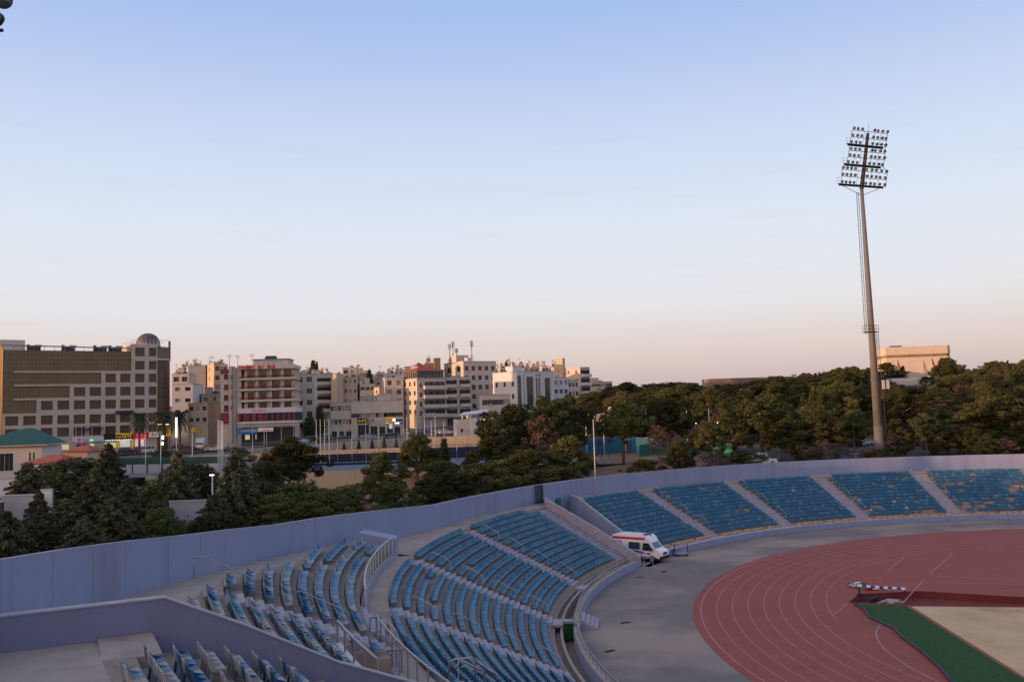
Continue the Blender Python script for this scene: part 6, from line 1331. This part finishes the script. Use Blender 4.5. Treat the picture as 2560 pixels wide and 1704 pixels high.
for a in [('suv', 'car_white', 361, 1130, 214, 195, 'white estate car on the street in front of the lit shops'), ('suv', 'car_black', 322, 1133, 211, 20, 'black four wheel drive beside the white estate car'), ('sedan', 'car_red', 345, 1122, 222, 20, 'dark red car half behind the black four wheel drive'),
          ('sedan', 'car_red', 470, 1118, 228, 20, 'dark red car left of the yellow taxi'), ('sedan', 'car_yellow', 525, 1115, 230, 20, 'yellow taxi left of the thick pole cluster'), ('sedan', 'car_white', 534, 1128, 219, 200, 'white car nose peeking below the yellow taxi'),
          ('sedan', 'car_white', 583, 1107, 243, 20, 'white saloon left one of two before the blue sign'), ('sedan', 'car_white', 636, 1107, 243, 20, 'white saloon right one of two before the blue sign'), ('sedan', 'car_grey', 690, 1106, 246, 20, 'grey saloon right of the two white saloons'),
          ('sedan', 'car_white', 762, 1100, 246, 30, 'white saloon in front of the packed car group'), ('suv', 'car_silver', 785, 1096, 252, 30, 'silver estate in the packed car group'), ('van', 'car_silver', 800, 1090, 258, 60, 'silver van at the back of the packed car group'), ('suv', 'car_black', 826, 1097, 248, 30, 'black four wheel drive right of the packed car group'), ('suv', 'car_black', 812, 1107, 237, 30, 'black four wheel drive low beside the flagpoles'),
          ('sedan', 'car_black', 859, 1089, 252, 22, 'black saloon between two thin poles'), ('sedan', 'car_silver', 920, 1083, 254, 22, 'silver saloon before the tan shopfronts'), ('sedan', 'car_black', 980, 1082, 252, 20, 'black saloon in front of the lit petrol shop'), ('sedan', 'car_grey', 1040, 1084, 246, 20, 'grey saloon behind the white poles'), ('sedan', 'car_yellow', 1030, 1068, 264, 20, 'yellow taxi far up the street'), ('sedan', 'car_yellow', 1108, 1080, 252, 20, 'yellow taxi just behind the white saloon'),
          ('sedan', 'car_white', 1118, 1087, 244, 18, 'white saloon left of the guard house'), ('sedan', 'car_blue', 1068, 1068, 262, 20, 'blue saloon up the street behind the portal'), ('sedan', 'car_white', 1075, 1066, 268, 20, 'white saloon farthest up the street'), ('suv', 'car_red', 1140, 1070, 268, 20, 'dark red four wheel drive left of guard house roof'), ('sedan', 'car_blue', 1207, 1058, 262, 20, 'blue saloon right of the guard house'), ('sedan', 'car_grey', 450, 1105, 240, 20, 'grey car behind the glowing lamp tube')]: car(*a)
for a in [('van', 'car_white', 1905, 1155, 152, 5, 'white van parked in pine shade at the wall top'), ('sedan', 'car_blue', 2103, 1148, 152, 80, 'pale blue car left of the mast foot'), ('sedan', 'car_silver', 2133, 1146, 152, 100, 'silver car nearest the mast foot'), ('sedan', 'car_white', 2160, 1106, 190, 10, 'white car seen through trunks left of mast'), ('sedan', 'car_white', 2255, 1110, 188, 10, 'white car seen through trunks right of mast')]:
    car(*a)
for o in bpy.data.objects:
    if o.name.startswith('parked_car') and o.location.x > 30: o.location.z = T(o.location.x, o.location.y)+.17
c = P(502, 1110, 232); t = thing('box_truck', 'small white box truck facing the camera left of yellow taxi', 'truck', (c.x, c.y, zroad(c.x)+.07), R_(-80)); mb = MB(); mb.box((-1.2, 0, 1.9), (4.2, 2.3, 2.4), 'car_white'); mb.build('cargo_box', t)
mb = MB(); xz_prism(mb, [(1.0, .5), (1.0, 2.2), (2.1, 2.2), (2.5, 1.4), (2.6, .5)], .95, 'car_white'); mb.build('cab', t); mb = MB(); mb.face([(2.13, -.85, 2.12), (2.13, .85, 2.12), (2.51, .88, 1.42), (2.51, -.88, 1.42)][::-1], 'car_glass'); mb.build('windscreen', t)
for sx in (-2.4, 1.7):
    for s_ in (-1, 1): mb = MB(); mb.tube([(sx, s_*.75, .42), (sx, s_*1.05, .42)], .42, 'tyre', 14); mb.build('wheel', t)
# ------------------------------------------------------------ people
def person(c, rz, lab, shirt, trouser, stride=.15):
    t = thing('person', lab, 'person', c, rz); me = bpy.data.meshes.new('body')
    V = [(0, 0, .95), (0, 0, 1.2), (0, 0, 1.42), (0, 0, 1.55), (.02, 0, 1.70), (0, .17, 1.40), (.06, .22, 1.12), (.18, .2, .92), (0, -.17, 1.40), (-.05, -.22, 1.12), (.02, -.22, .88), (0, .1, .88), (stride, .1, .5), (stride*.6, .1, .06), (stride+.08, .1, .04), (0, -.1, .88), (-stride*.6, -.1, .5), (-stride*1.4, -.1, .07), (-stride*1.1, -.1, .04)]
    E = [(0, 1), (1, 2), (2, 3), (3, 4), (2, 5), (5, 6), (6, 7), (2, 8), (8, 9), (9, 10), (0, 11), (11, 12), (12, 13), (13, 14), (0, 15), (15, 16), (16, 17), (17, 18)]
    Rr = [.14, .13, .15, .06, .10, .065, .045, .03, .065, .045, .03, .09, .06, .04, .035, .09, .06, .04, .035]
    me.from_pydata(V, E, []); o = obj('body', me, t); sk = o.modifiers.new('s', 'SKIN'); 
    for i, r in enumerate(Rr): me.skin_vertices[0].data[i].radius = (r, r)
    me.skin_vertices[0].data[0].use_root = True; o.modifiers.new('d', 'SUBSURF').levels = 1; me.materials.append(M[shirt])
    mb = MB(); mb.sph((.02, 0, 1.71), .115, 'skin', 10, 8, 1.15); mb.build('head', t, True); mb = MB(); mb.sph((.0, 0, 1.735), .118, 'tyre', 10, 6, 1.0, True); mb.build('hair', t, True)
def add_skin(o):
    pass
try:
    c = P(1506, 1140, 174); person((c.x, c.y, c.z), R_(30), 'person in dark clothes standing in the blue court', 'cloth_dark', 'cloth_dark')
    c = P(2435, 1133, 160); person((c.x, c.y, T(c.x, c.y)+.17), R_(180), 'person in a white top walking behind the right wall', 'cloth_white', 'cloth_dark', .2)
    c = P(2445, 1133, 162); person((c.x, c.y, T(c.x, c.y)+.17), R_(180), 'person in dark clothes following behind the right wall', 'cloth_dark', 'cloth_dark', .2)
except Exception as ex: print('person failed', ex)
# ------------------------------------------------------------ trees
def proj(x, y, z):
    v = Vector((x, y, z-CAMH)); yc = v.y*cp+v.z*sp; X = v.x/yc; Y = (-v.y*sp+v.z*cp)/yc
    return 1280+(cr_*X+sr_*Y)*F, 852-(-sr_*X+cr_*Y)*F
def leaves(clumps, size, seed, droop=0):
    """clumps: (x, y, z, rx, rz, n). small bent leaf sprays spread through the volume of each clump"""
    g = np.random.default_rng(seed); V = []; n_all = 0
    for x, y, z, rx, rz, n in clumps:
        d = g.normal(size=(n, 3)); d /= np.linalg.norm(d, axis=1)[:, None]; rr = g.uniform(.45, 1.05, n)**.6
        c = np.array([x, y, z])+d*rr[:, None]*np.array([rx, rx, rz])
        nn = d+g.normal(size=(n, 3))*.8; nn /= np.linalg.norm(nn, axis=1)[:, None]
        a = np.cross(nn, g.normal(size=(n, 3))); a /= np.linalg.norm(a, axis=1)[:, None]+1e-9; b = np.cross(nn, a)
        s = size*g.uniform(.6, 1.4, n)[:, None]; a = a*s; b = b*s*g.uniform(.22, .6, n)[:, None]
        if droop: b[:, 2] -= droop*s[:, 0]
        V.append(np.stack([c-a-b*.6, c+a*.1-b, c+a, c+b*.9], 1).reshape(-1, 3)); n_all += n
    V = np.concatenate(V); return V, [(4*i, 4*i+1, 4*i+2, 4*i+3) for i in range(n_all)]
def leaf_mesh(name, clumps, size, seed, m, droop=0):
    V, Fc = leaves(clumps, size, seed, droop); me = bpy.data.meshes.new(name); me.from_pydata(V.tolist(), [], Fc); me.materials.append(M[m]); me.update(); return me
PT = {}
def tree_proto(kind, var):
    """trees are built 10 m tall with a crown about 8 m across"""
    r = random.Random(hash((len(kind), kind[0], var)) & 0xffff if False else sum(map(ord, kind))*31+var); tr = MB(); cl = []; m = 'leaf_pine'; size = .30; droop = 0; bark = 'bark'
    if kind in ('pine', 'brown_pine', 'bushy_pine'):
        low = (1.0, 2.2, 1.6)[var % 3] if kind == 'bushy_pine' else (4.3, 3.6, 4.9)[var % 3]; lean = r.uniform(-.9, .9); lean2 = r.uniform(-.6, .6)
        pts = [(0, 0, -1), (lean*.2, lean2*.2, 2), (lean*.6, lean2*.5, 5), (lean, lean2, 8.3)]; tr.tube(pts, .32, 'bark_light' if var == 1 else bark, 8, .08)
        nb = 30 if kind != 'brown_pine' else 15
        for i in range(nb):
            k = (i+.5)/nb; z = low+(9.2-low)*k; env = 4.1*math.sin(math.pi*min(1, .28+.66*k))**.8*(1 if k < .8 else .75); a = i*2.4+r.uniform(-.5, .5); d = env*r.uniform(.45, .85)
            bx, by = lean*z/8.3, lean2*z/8.3; x, y = bx+d*math.cos(a), by+d*math.sin(a); rx = r.uniform(.6, 1.25)*(1 if kind != 'brown_pine' else .8); d *= r.choice((.8, 1, 1.15, 1.35)); z += r.uniform(-.5, .5); x, y = bx+d*math.cos(a), by+d*math.sin(a)
            tr.tube([(bx, by, z-1.1), ((bx+x)/2, (by+y)/2, z-.5), (x, y, z-.1)], .10, 'bark_light' if i % 3 == 0 else bark, 5, .03)
            cl.append((x, y, z, rx, rx*r.uniform(.65, .95), int(300*rx**1.6*(1 if kind != 'brown_pine' else .45))))
            for q in range(3): xx, yy = x+r.uniform(-1.4, 1.4), y+r.uniform(-1.4, 1.4); cl.append((xx, yy, z+r.uniform(-.7, .9), .65, .45, int(120*(1 if kind != 'brown_pine' else .4))))
        cl.append((lean, lean2, 9.0, 1.3, .9, 420 if kind != 'brown_pine' else 150)); size = .17
        if kind == 'brown_pine': m = 'leaf_brown'
        if kind == 'brown_pine':
            for i in range(10): a = r.uniform(0, 6.3); z = r.uniform(2, 7); tr.tube([(lean*z/8.3, lean2*z/8.3, z), (2.5*math.cos(a), 2.5*math.sin(a), z+r.uniform(.2, 1.5))], .05, 'bark_light', 4, .015)
    elif kind == 'cedar':
        tr.tube([(0, 0, -1), (0, 0, 9.7)], .26, bark, 8, .03); m = 'leaf_cedar'; size = .24; droop = .35
        nl = 15
        for i in range(nl):
            k = i/(nl-1); z = .6+8.9*k; R = 4.0*(1-k)**.85+.35; nb = max(3, int(7*(1-k)+3)); off = r.uniform(0, 6)
            for b in range(nb):
                a = off+b*2*math.pi/nb+r.uniform(-.25, .25); L_ = R*r.uniform(.72, 1.1); tr.tube([(0, 0, z), (L_*.6*math.cos(a), L_*.6*math.sin(a), z-.1), (L_*math.cos(a), L_*math.sin(a), z-.45)], .05, bark, 4, .015)
                for q in range(4):
                    t_ = (q+1)/4; cl.append((L_*t_*math.cos(a), L_*t_*math.sin(a), z-.1-.35*t_*t_, .28+.38*min(1, L_*.35), .16, int(16+22*min(1, L_/3))))
    elif kind == 'cypress':
        tr.tube([(0, 0, -1), (0, 0, 9)], .2, bark, 7, .03); m = 'leaf_dark'; size = .2
        for i in range(22): z = .6+9*i/21; R = 1.25*math.sin(math.pi*min(1, .2+.78*(1-i/21)*.95+.02))**.6*(1.0 if i < 17 else .55); cl += [(R*.5*math.cos(i*2.4), R*.5*math.sin(i*2.4), z, R*.75, .6, 130)]
    elif kind == 'round':
        tr.tube([(0, 0, -1), (0, 0, 5)], .3, bark, 8, .12); m = 'leaf_dark'; size = .22
        for i in range(60):
            a = i*2.399; zz = 1-2*(i+.5)/60; q = math.sqrt(1-zz*zz); cl.append((3.0*q*math.cos(a), 3.0*q*math.sin(a), 5.6+3.3*zz, 1.05, .95, 130))
        cl.append((0, 0, 5.6, 2.9, 2.9, 900))
    elif kind == 'broad':
        tr.tube([(0, 0, -1), (.2, 0, 3), (0, .2, 6)], .24, bark, 8, .1); m = 'leaf_bright'; size = .22
        for i in range(30): a = i*2.399; k = (i+.5)/30; R = 3.3*math.sin(math.pi*(.15+.8*k))**.7*r.uniform(.5, 1); z = 1.6+7.4*k; cl.append((R*math.cos(a), R*math.sin(a), z, r.uniform(.9, 1.4), r.uniform(.6, 1.0), 170)); tr.tube([(0, 0, max(1, z-1.5)), (R*math.cos(a)*.8, R*math.sin(a)*.8, z)], .06, bark, 4, .02)
        cl.append((0, 0, 5.2, 2.4, 3, 900))
    elif kind == 'shrub':
        tr.tube([(0, 0, -1), (0, 0, 4)], .3, bark, 6, .1); m = ('leaf_yellow', 'leaf_bright', 'leaf_pine')[var % 3]; size = .30
        for i in range(16): a = i*2.399; k = (i+.5)/16; R = 2.8*math.sin(math.pi*(.25+.7*k)); cl.append((R*math.cos(a), R*math.sin(a), 1.2+7.6*k, 1.5, 1.3, 170))
    elif kind == 'fir':      # slim young conifer
        tr.tube([(0, 0, -1), (0, 0, 9.8)], .16, bark, 6, .02); m = 'leaf_pine'; size = .24; droop = .2
        for i in range(15):
            k = i/14; z = .8+8.9*k; R = 2.1*(1-k)**.8+.2
            for b in range(6): a = b*1.05+i*.6; cl.append((R*.7*math.cos(a), R*.7*math.sin(a), z-.1, .4+.35*(1-k), .3, 55))
    elif kind == 'palm':
        tr.tube([(0, 0, -1), (.05, 0, 4), (0, 0, 7.9)], .34, 'bark', 9, .26); bark = 'bark'
        lf = MB()
        for i in range(80):
            a = i*2.399; up = 1.25-2.2*(i/79); L_ = 3.1; pts = []
            for q in range(7): t_ = q/6; pts.append(Vector((L_*t_*math.cos(a)*math.cos(up*.55), L_*t_*math.sin(a)*math.cos(up*.55), 8.0+L_*t_*math.sin(up)*.75-1.7*t_*t_)))
            sd_ = Vector((-math.sin(a), math.cos(a), 0))
            for p, q in zip(pts, pts[1:]):
                for s_ in (-1, 1):
                    for u_ in (0, .5): c = p.lerp(q, u_); lf.face([c, c+(q-p)*.35, c+(q-p)*.9+sd_*s_*.42-Vector((0, 0, .22))], 'palm_leaf')
        return tr.data('trunk', True), lf.data('crown')
    return tr.data('trunk', True), leaf_mesh('crown', cl, size, var*7+1, m, droop)
def tree(kind, var, x, y, z, h_, w_, lab, grp=None, name=None, rz=None):
    if (kind, var) not in PT: PT[(kind, var)] = tree_proto(kind, var)
    trm, crm = PT[(kind, var)]; nm = name or dict(pine='pine_tree', bushy_pine='pine_tree', brown_pine='pine_tree', cedar='cedar_tree', cypress='cypress_tree', round='round_tree', broad='broadleaf_tree', shrub='shrub', fir='conifer_tree', palm='palm_tree')[kind]
    t = thing(nm, lab, 'shrub' if kind == 'shrub' else ('palm tree' if kind == 'palm' else 'tree'), (x, y, z), rnd.uniform(0, 6.28) if rz is None else rz, grp)
    t.scale = (w_/8, w_/8, h_/10); obj('trunk', trm, t); obj('crown', crm, t); return t
def ptree(kind, var, px, yt, Y, w_, lab, grp=None, dz=0):
    c = P(px, yt, Y); z = T(c.x, c.y)-.2+dz; z = min(z, c.z-1.5); return tree(kind, var, c.x, c.y, z, c.z-z, w_, lab, grp)
# left foreground belt behind the wall
for a in [('cedar', 0, 70, 1150, 92, 8.5, 'wide dark cedar at the far left under the villa'), ('cedar', 1, 98, 1222, 70, 5.5, 'narrow cedar in front of the white gate pillar'),
          ('round', 0, 185, 1138, 104, 12, 'broad dark leafy tree right of the villa roofs'), ('cedar', 2, 272, 1100, 100, 7.5, 'tall dark cedar whose tip rises to the street cars'), ('cedar', 0, 235, 1165, 84, 7.5, 'dark cedar in front of the tallest cedar'),
          ('cedar', 1, 15, 1268, 62, 7, 'low dark cedar cut by the left frame edge'), ('cedar', 2, 165, 1240, 74, 8, 'cedar right of the white gate pillar'), ('broad', 0, 128, 1170, 98, 8, 'dark leafy tree over the red tiled annex'), ('cedar', 0, 318, 1190, 92, 7, 'dark cedar under the grey panel wall'),
          ('cedar', 1, 358, 1222, 80, 7, 'drooping cedar in the middle of the left belt'), ('round', 0, 62, 1300, 66, 7, 'low round dark bush at far left over the wall'), ('cedar', 2, 285, 1235, 72, 7, 'dense cedar left of the drooping cedar'),
          ('broad', 1, 398, 1192, 100, 7, 'brownish loose tree left of the big round tree'), ('cedar', 1, 444, 1118, 94, 6.2, 'tall narrow cedar in front of the big round tree'), ('round', 0, 470, 1150, 118, 8.8, 'big dark ball shaped tree against the grey wall'), ('cedar', 0, 590, 1108, 96, 6.8, 'pointed cedar with drooping tip right of the pole cluster'),
          ('shrub', 0, 438, 1308, 84, 3.6, 'left one of two yellow green shrubs at wall top'), ('shrub', 0, 478, 1304, 84, 3.4, 'right one of two yellow green shrubs at wall top'), ('round', 0, 545, 1275, 82, 6, 'dark shrub mass under the pointed cedar'), ('round', 0, 648, 1198, 106, 8, 'dark round tree right of the pointed cedar'),
          ('cedar', 1, 535, 1230, 86, 6, 'small cedar left of pointed cedar'), ('broad', 0, 400, 1260, 78, 5, 'small leafy tree above the left shrub'), ('cedar', 2, 210, 1290, 64, 7, 'low cedar spreading along the wall top at left'), ('cedar', 0, 330, 1290, 68, 6.5, 'low cedar spreading behind the wall left of shrubs')]: ptree(*a[:6], a[6], dz=.3)
for a in [('pine', 0, 718, 1094, 132, 8.5, 'rounded pine standing left of the four flagpoles'), ('bushy_pine', 0, 680, 1150, 122, 7.5, 'bushy pine left and below the rounded pine'), ('broad', 0, 745, 1195, 106, 9, 'bright green leafy tree below the rounded pine'), ('broad', 1, 690, 1225, 96, 8, 'dark green leafy tree nearest the wall left of centre'),
          ('broad', 2, 868, 1206, 104, 6, 'leafy tree with rounded top before the beige bank wall'), ('broad', 1, 805, 1218, 96, 8, 'leafy tree between bright tree and rounded top tree'), ('brown_pine', 0, 678, 1120, 140, 5, 'sparse brown pine left of the rounded pine'),
          ('bushy_pine', 2, 955, 1128, 128, 6.5, 'upright pine left of the leaning pine'), ('broad', 0, 985, 1200, 104, 6.5, 'leafy tree under the upright pine by the wall'), ('pine', 1, 1042, 1080, 148, 7.2, 'dark leaning pine in front of the beige wall'), ('fir', 0, 1110, 1095, 142, 6.2, 'light green young conifer right of the leaning pine'), ('bushy_pine', 0, 1088, 1150, 124, 8, 'wide bushy pine below the young conifer'),
          ('shrub', 1, 955, 1258, 98, 5, 'bright green shrub at the wall top near centre'), ('fir', 1, 1078, 1120, 150, 4, 'thin conifer close right of the leaning pine'), ('bushy_pine', 1, 1130, 1180, 112, 7.5, 'pine nearest the wall right of the wide bushy pine'),
          ('pine', 2, 1262, 1012, 152, 10.5, 'left one of two large pines over the tunnel wall'), ('bushy_pine', 2, 1232, 1090, 138, 10, 'broad pine below the left large pine'), ('pine', 0, 1392, 998, 156, 13, 'largest green pine standing over the stair wall'), ('brown_pine', 1, 1335, 1040, 148, 7.5, 'brown thinning pine between the two large pines'), ('bushy_pine', 0, 1330, 1120, 128, 10, 'dark pine mass directly under largest green pine'),
          ('bushy_pine', 1, 1220, 1150, 118, 9, 'dark green pine above the wall left of barred gate'), ('broad', 0, 1270, 1190, 124, 7, 'leafy shrubby tree above the barred gate'), ('pine', 1, 1420, 1085, 130, 7, 'pine with bare pale trunk left of the tall flagpole'), ('bushy_pine', 2, 1390, 1165, 118, 8, 'low pine behind wall left of the tall flagpole'), ('shrub', 1, 1240, 1222, 118, 5, 'bright shrub just behind the wall before barred gate'), ('shrub', 2, 1180, 1225, 112, 6, 'olive shrub just behind the wall right of centre'),
          ('pine', 2, 1552, 1002, 162, 9, 'tall pine with leaning trunk in front of the blue court'), ('brown_pine', 2, 1560, 985, 190, 7, 'reddish dead pine behind the leaning pine'), ('pine', 0, 1672, 996, 164, 9.5, 'tall pine between the blue and green courts'), ('brown_pine', 0, 1645, 1060, 150, 5, 'brownish pine low in front of green court'), ('bushy_pine', 1, 1690, 1100, 142, 6, 'bushy pine behind the wall before the green court'),
          ('pine', 1, 1768, 1048, 150, 6.5, 'small crowned pine in front of the green court'), ('bushy_pine', 0, 1620, 1145, 132, 6, 'low pine shrub at wall top under blue court'), ('bushy_pine', 2, 1858, 1126, 142, 8, 'low bushy pine at the wall top left of white van'), ('pine', 2, 1895, 985, 164, 11.5, 'big pine shading the white van'), ('brown_pine', 1, 1790, 1130, 140, 5, 'pale dead brush tree behind wall by the green court'),
          ('pine', 0, 2048, 1025, 158, 8.5, 'round topped pine left of the mast at the lot edge'), ('brown_pine', 2, 2065, 1105, 150, 7, 'twiggy brown green pine below the round topped pine'), ('bushy_pine', 1, 2180, 1122, 146, 8, 'bush around the foot of the mast'), ('pine', 1, 2130, 1020, 164, 6.5, 'thin pine directly left of the mast'), ('pine', 2, 2262, 975, 172, 8, 'leaning pine right of the mast'), ('pine', 0, 2310, 1032, 158, 6, 'parasol pine with long straight trunk right of mast'), ('brown_pine', 0, 2300, 1010, 176, 7, 'pale bare branched pine behind the parasol pine'), ('bushy_pine', 2, 2365, 1060, 160, 8, 'spreading pine right of the parasol pine'), ('pine', 1, 2480, 985, 165, 15, 'widest pine with twisted branches near right edge'), ('bushy_pine', 0, 2545, 1095, 158, 10, 'pine at the right edge just above the wall'), ('pine', 2, 2418, 1040, 165, 7, 'pine between the spreading and widest pine')]: ptree(*a)
for px, yt, Y, w_, kd in ((1945, 1050, 160, 7, 'pine'), (1985, 1030, 176, 8, 'bushy_pine'), (2010, 1075, 156, 6, 'bushy_pine'), (2095, 1050, 170, 6, 'pine'), (2235, 1045, 160, 6, 'bushy_pine'), (2338, 1020, 182, 8, 'pine'), (2400, 1060, 157, 6, 'pine'), (2450, 1085, 154, 6, 'bushy_pine'), (2515, 1050, 162, 8, 'bushy_pine'), (2500, 1095, 153, 6, 'brown_pine'), (2290, 1070, 186, 7, 'bushy_pine'), (2010, 1015, 190, 9, 'pine'), (1830, 1020, 185, 9, 'bushy_pine'), (2120, 1080, 188, 6, 'bushy_pine'), (2570, 1020, 175, 10, 'pine')): ptree(kd, int(px) % 3, px, yt, Y, w_, 'olive pine standing in the parking area behind the right wall', 'pines in the parking area behind the right wall')
for i, (px, yt, h_) in enumerate(((860, 1106, 2), (897, 1101, 2.6), (930, 1098, 2.6), (960, 1092, 3), (990, 1096, 2.4))): ptree('fir', i % 2, px, yt, 212, 2.6, 'small dark conifer planted along the grey retaining wall', 'conifers along the grey retaining wall')
ptree('palm', 0, 349, 1013, 208, 7.0, 'palm in front of the hotel left of the other palms'); ptree('palm', 0, 408, 1010, 207, 7.4, 'middle palm before the glass corner of the hotel'); ptree('palm', 0, 449, 1010, 212, 7.4, 'right hand palm beside the pale house')
for px, yt, Y, w_ in ((486, 970, 262, 5), (1232, 987, 296, 3), (795, 1010, 268, 6), (775, 1035, 258, 5), (760, 1042, 262, 5)): ptree('broad', 1, px, yt, Y, w_, 'dark street tree among the flats', 'dark street trees among the flats')
for px, yt, Y, w_ in ((783, 900, 380, 8), (792, 903, 382, 4), (923, 924, 330, 7), (1265, 903, 360, 4)): ptree('fir', 0, px, yt, Y, w_*1.6, 'dark conifer on the city skyline', 'dark conifers on the city skyline', dz=2)
for px, yt, Y, w_ in ((1357, 988, 262, 6), (1420, 985, 262, 7), (1478, 978, 258, 12), (1510, 985, 240, 10), (1500, 1060, 200, 8)): ptree('bushy_pine', 1, px, yt, Y, w_, 'dark pine by the end of the flats', 'dark pines by the end of the flats')
for px in (345, 362, 545, 560): ptree('shrub', 2, px+50, 1122, 200, 3.0, 'small bush on the roadside below the palms', 'roadside bushes')
SKY = [(1440, 995), (1480, 1000), (1530, 962), (1560, 950), (1600, 962), (1640, 953), (1700, 952), (1780, 960), (1860, 955), (1900, 945), (1950, 938), (2000, 932), (2060, 925), (2110, 915), (2160, 908), (2195, 925), (2212, 922), (2225, 948), (2250, 958), (2330, 958), (2345, 915), (2380, 892), (2400, 905), (2420, 920), (2450, 918), (2470, 900), (2510, 892), (2560, 893)]
rf = random.Random(99); nfar = 0; sp_ = 10.6; Y = 205
cand = []
while Y < 425:
    x = Y*.085
    while x < Y*.66:
        cand.append((x+rf.uniform(-3.6, 3.6), Y+rf.uniform(-3.6, 3.6))); x += sp_
    Y += sp_
rf.shuffle(cand)
for x, y in cand:
    z = T(x, y); px, pb = proj(x, y, z)
    if px < 1450 or px > 2640: continue
    if 2195 < px < 2385 and y > 370: continue
    if y < 225 and rf.random() < .35: continue
    h_ = rf.uniform(7.5, 13.5); lim = lerp(px, SKY); 
    ztop = P(min(px, 2560), lim+rf.choice((0, 3, 6, 12, 22)), y).z
    h_ = min(h_, ztop-z)
    if h_ < 4: continue
    if nfar >= 292: break
    nfar += 1
    k = rf.random(); kind = 'pine' if k < .45 else ('bushy_pine' if k < .74 else ('fir' if k < .84 else ('brown_pine' if k < .95 else 'cypress')))
    zone = ('upper slope of the wooded hill', 'foot of the wooded hill')[y < 290]; side = 'left of the mast' if px < 2200 else 'right of the mast'
    kn = dict(pine='olive green pine', bushy_pine='bushy dark pine', fir='slender young conifer', brown_pine='brown thinning pine', cypress='dark pointed cypress')[kind]
    tree(kind, rf.randint(0, 2), x, y, z-.3, h_, rf.uniform(7.0, 12.5) if kind != 'cypress' else 6, f'{kn} on the {zone} {side}', f'{kn}s, {zone} {side}')
for px, yt, Y, w_ in ((2228, 925, 395, 5), (2243, 930, 395, 5), (2256, 915, 392, 5), (2212, 905, 390, 6), (2338, 912, 388, 7), (2372, 892, 385, 14), (2318, 940, 380, 7)): ptree('cypress' if w_ < 6 else 'bushy_pine', 0, px, yt, Y, w_ if w_ > 6 else 12, 'dark tree close before the monument hall', 'dark trees before the monument hall')
nf = {}
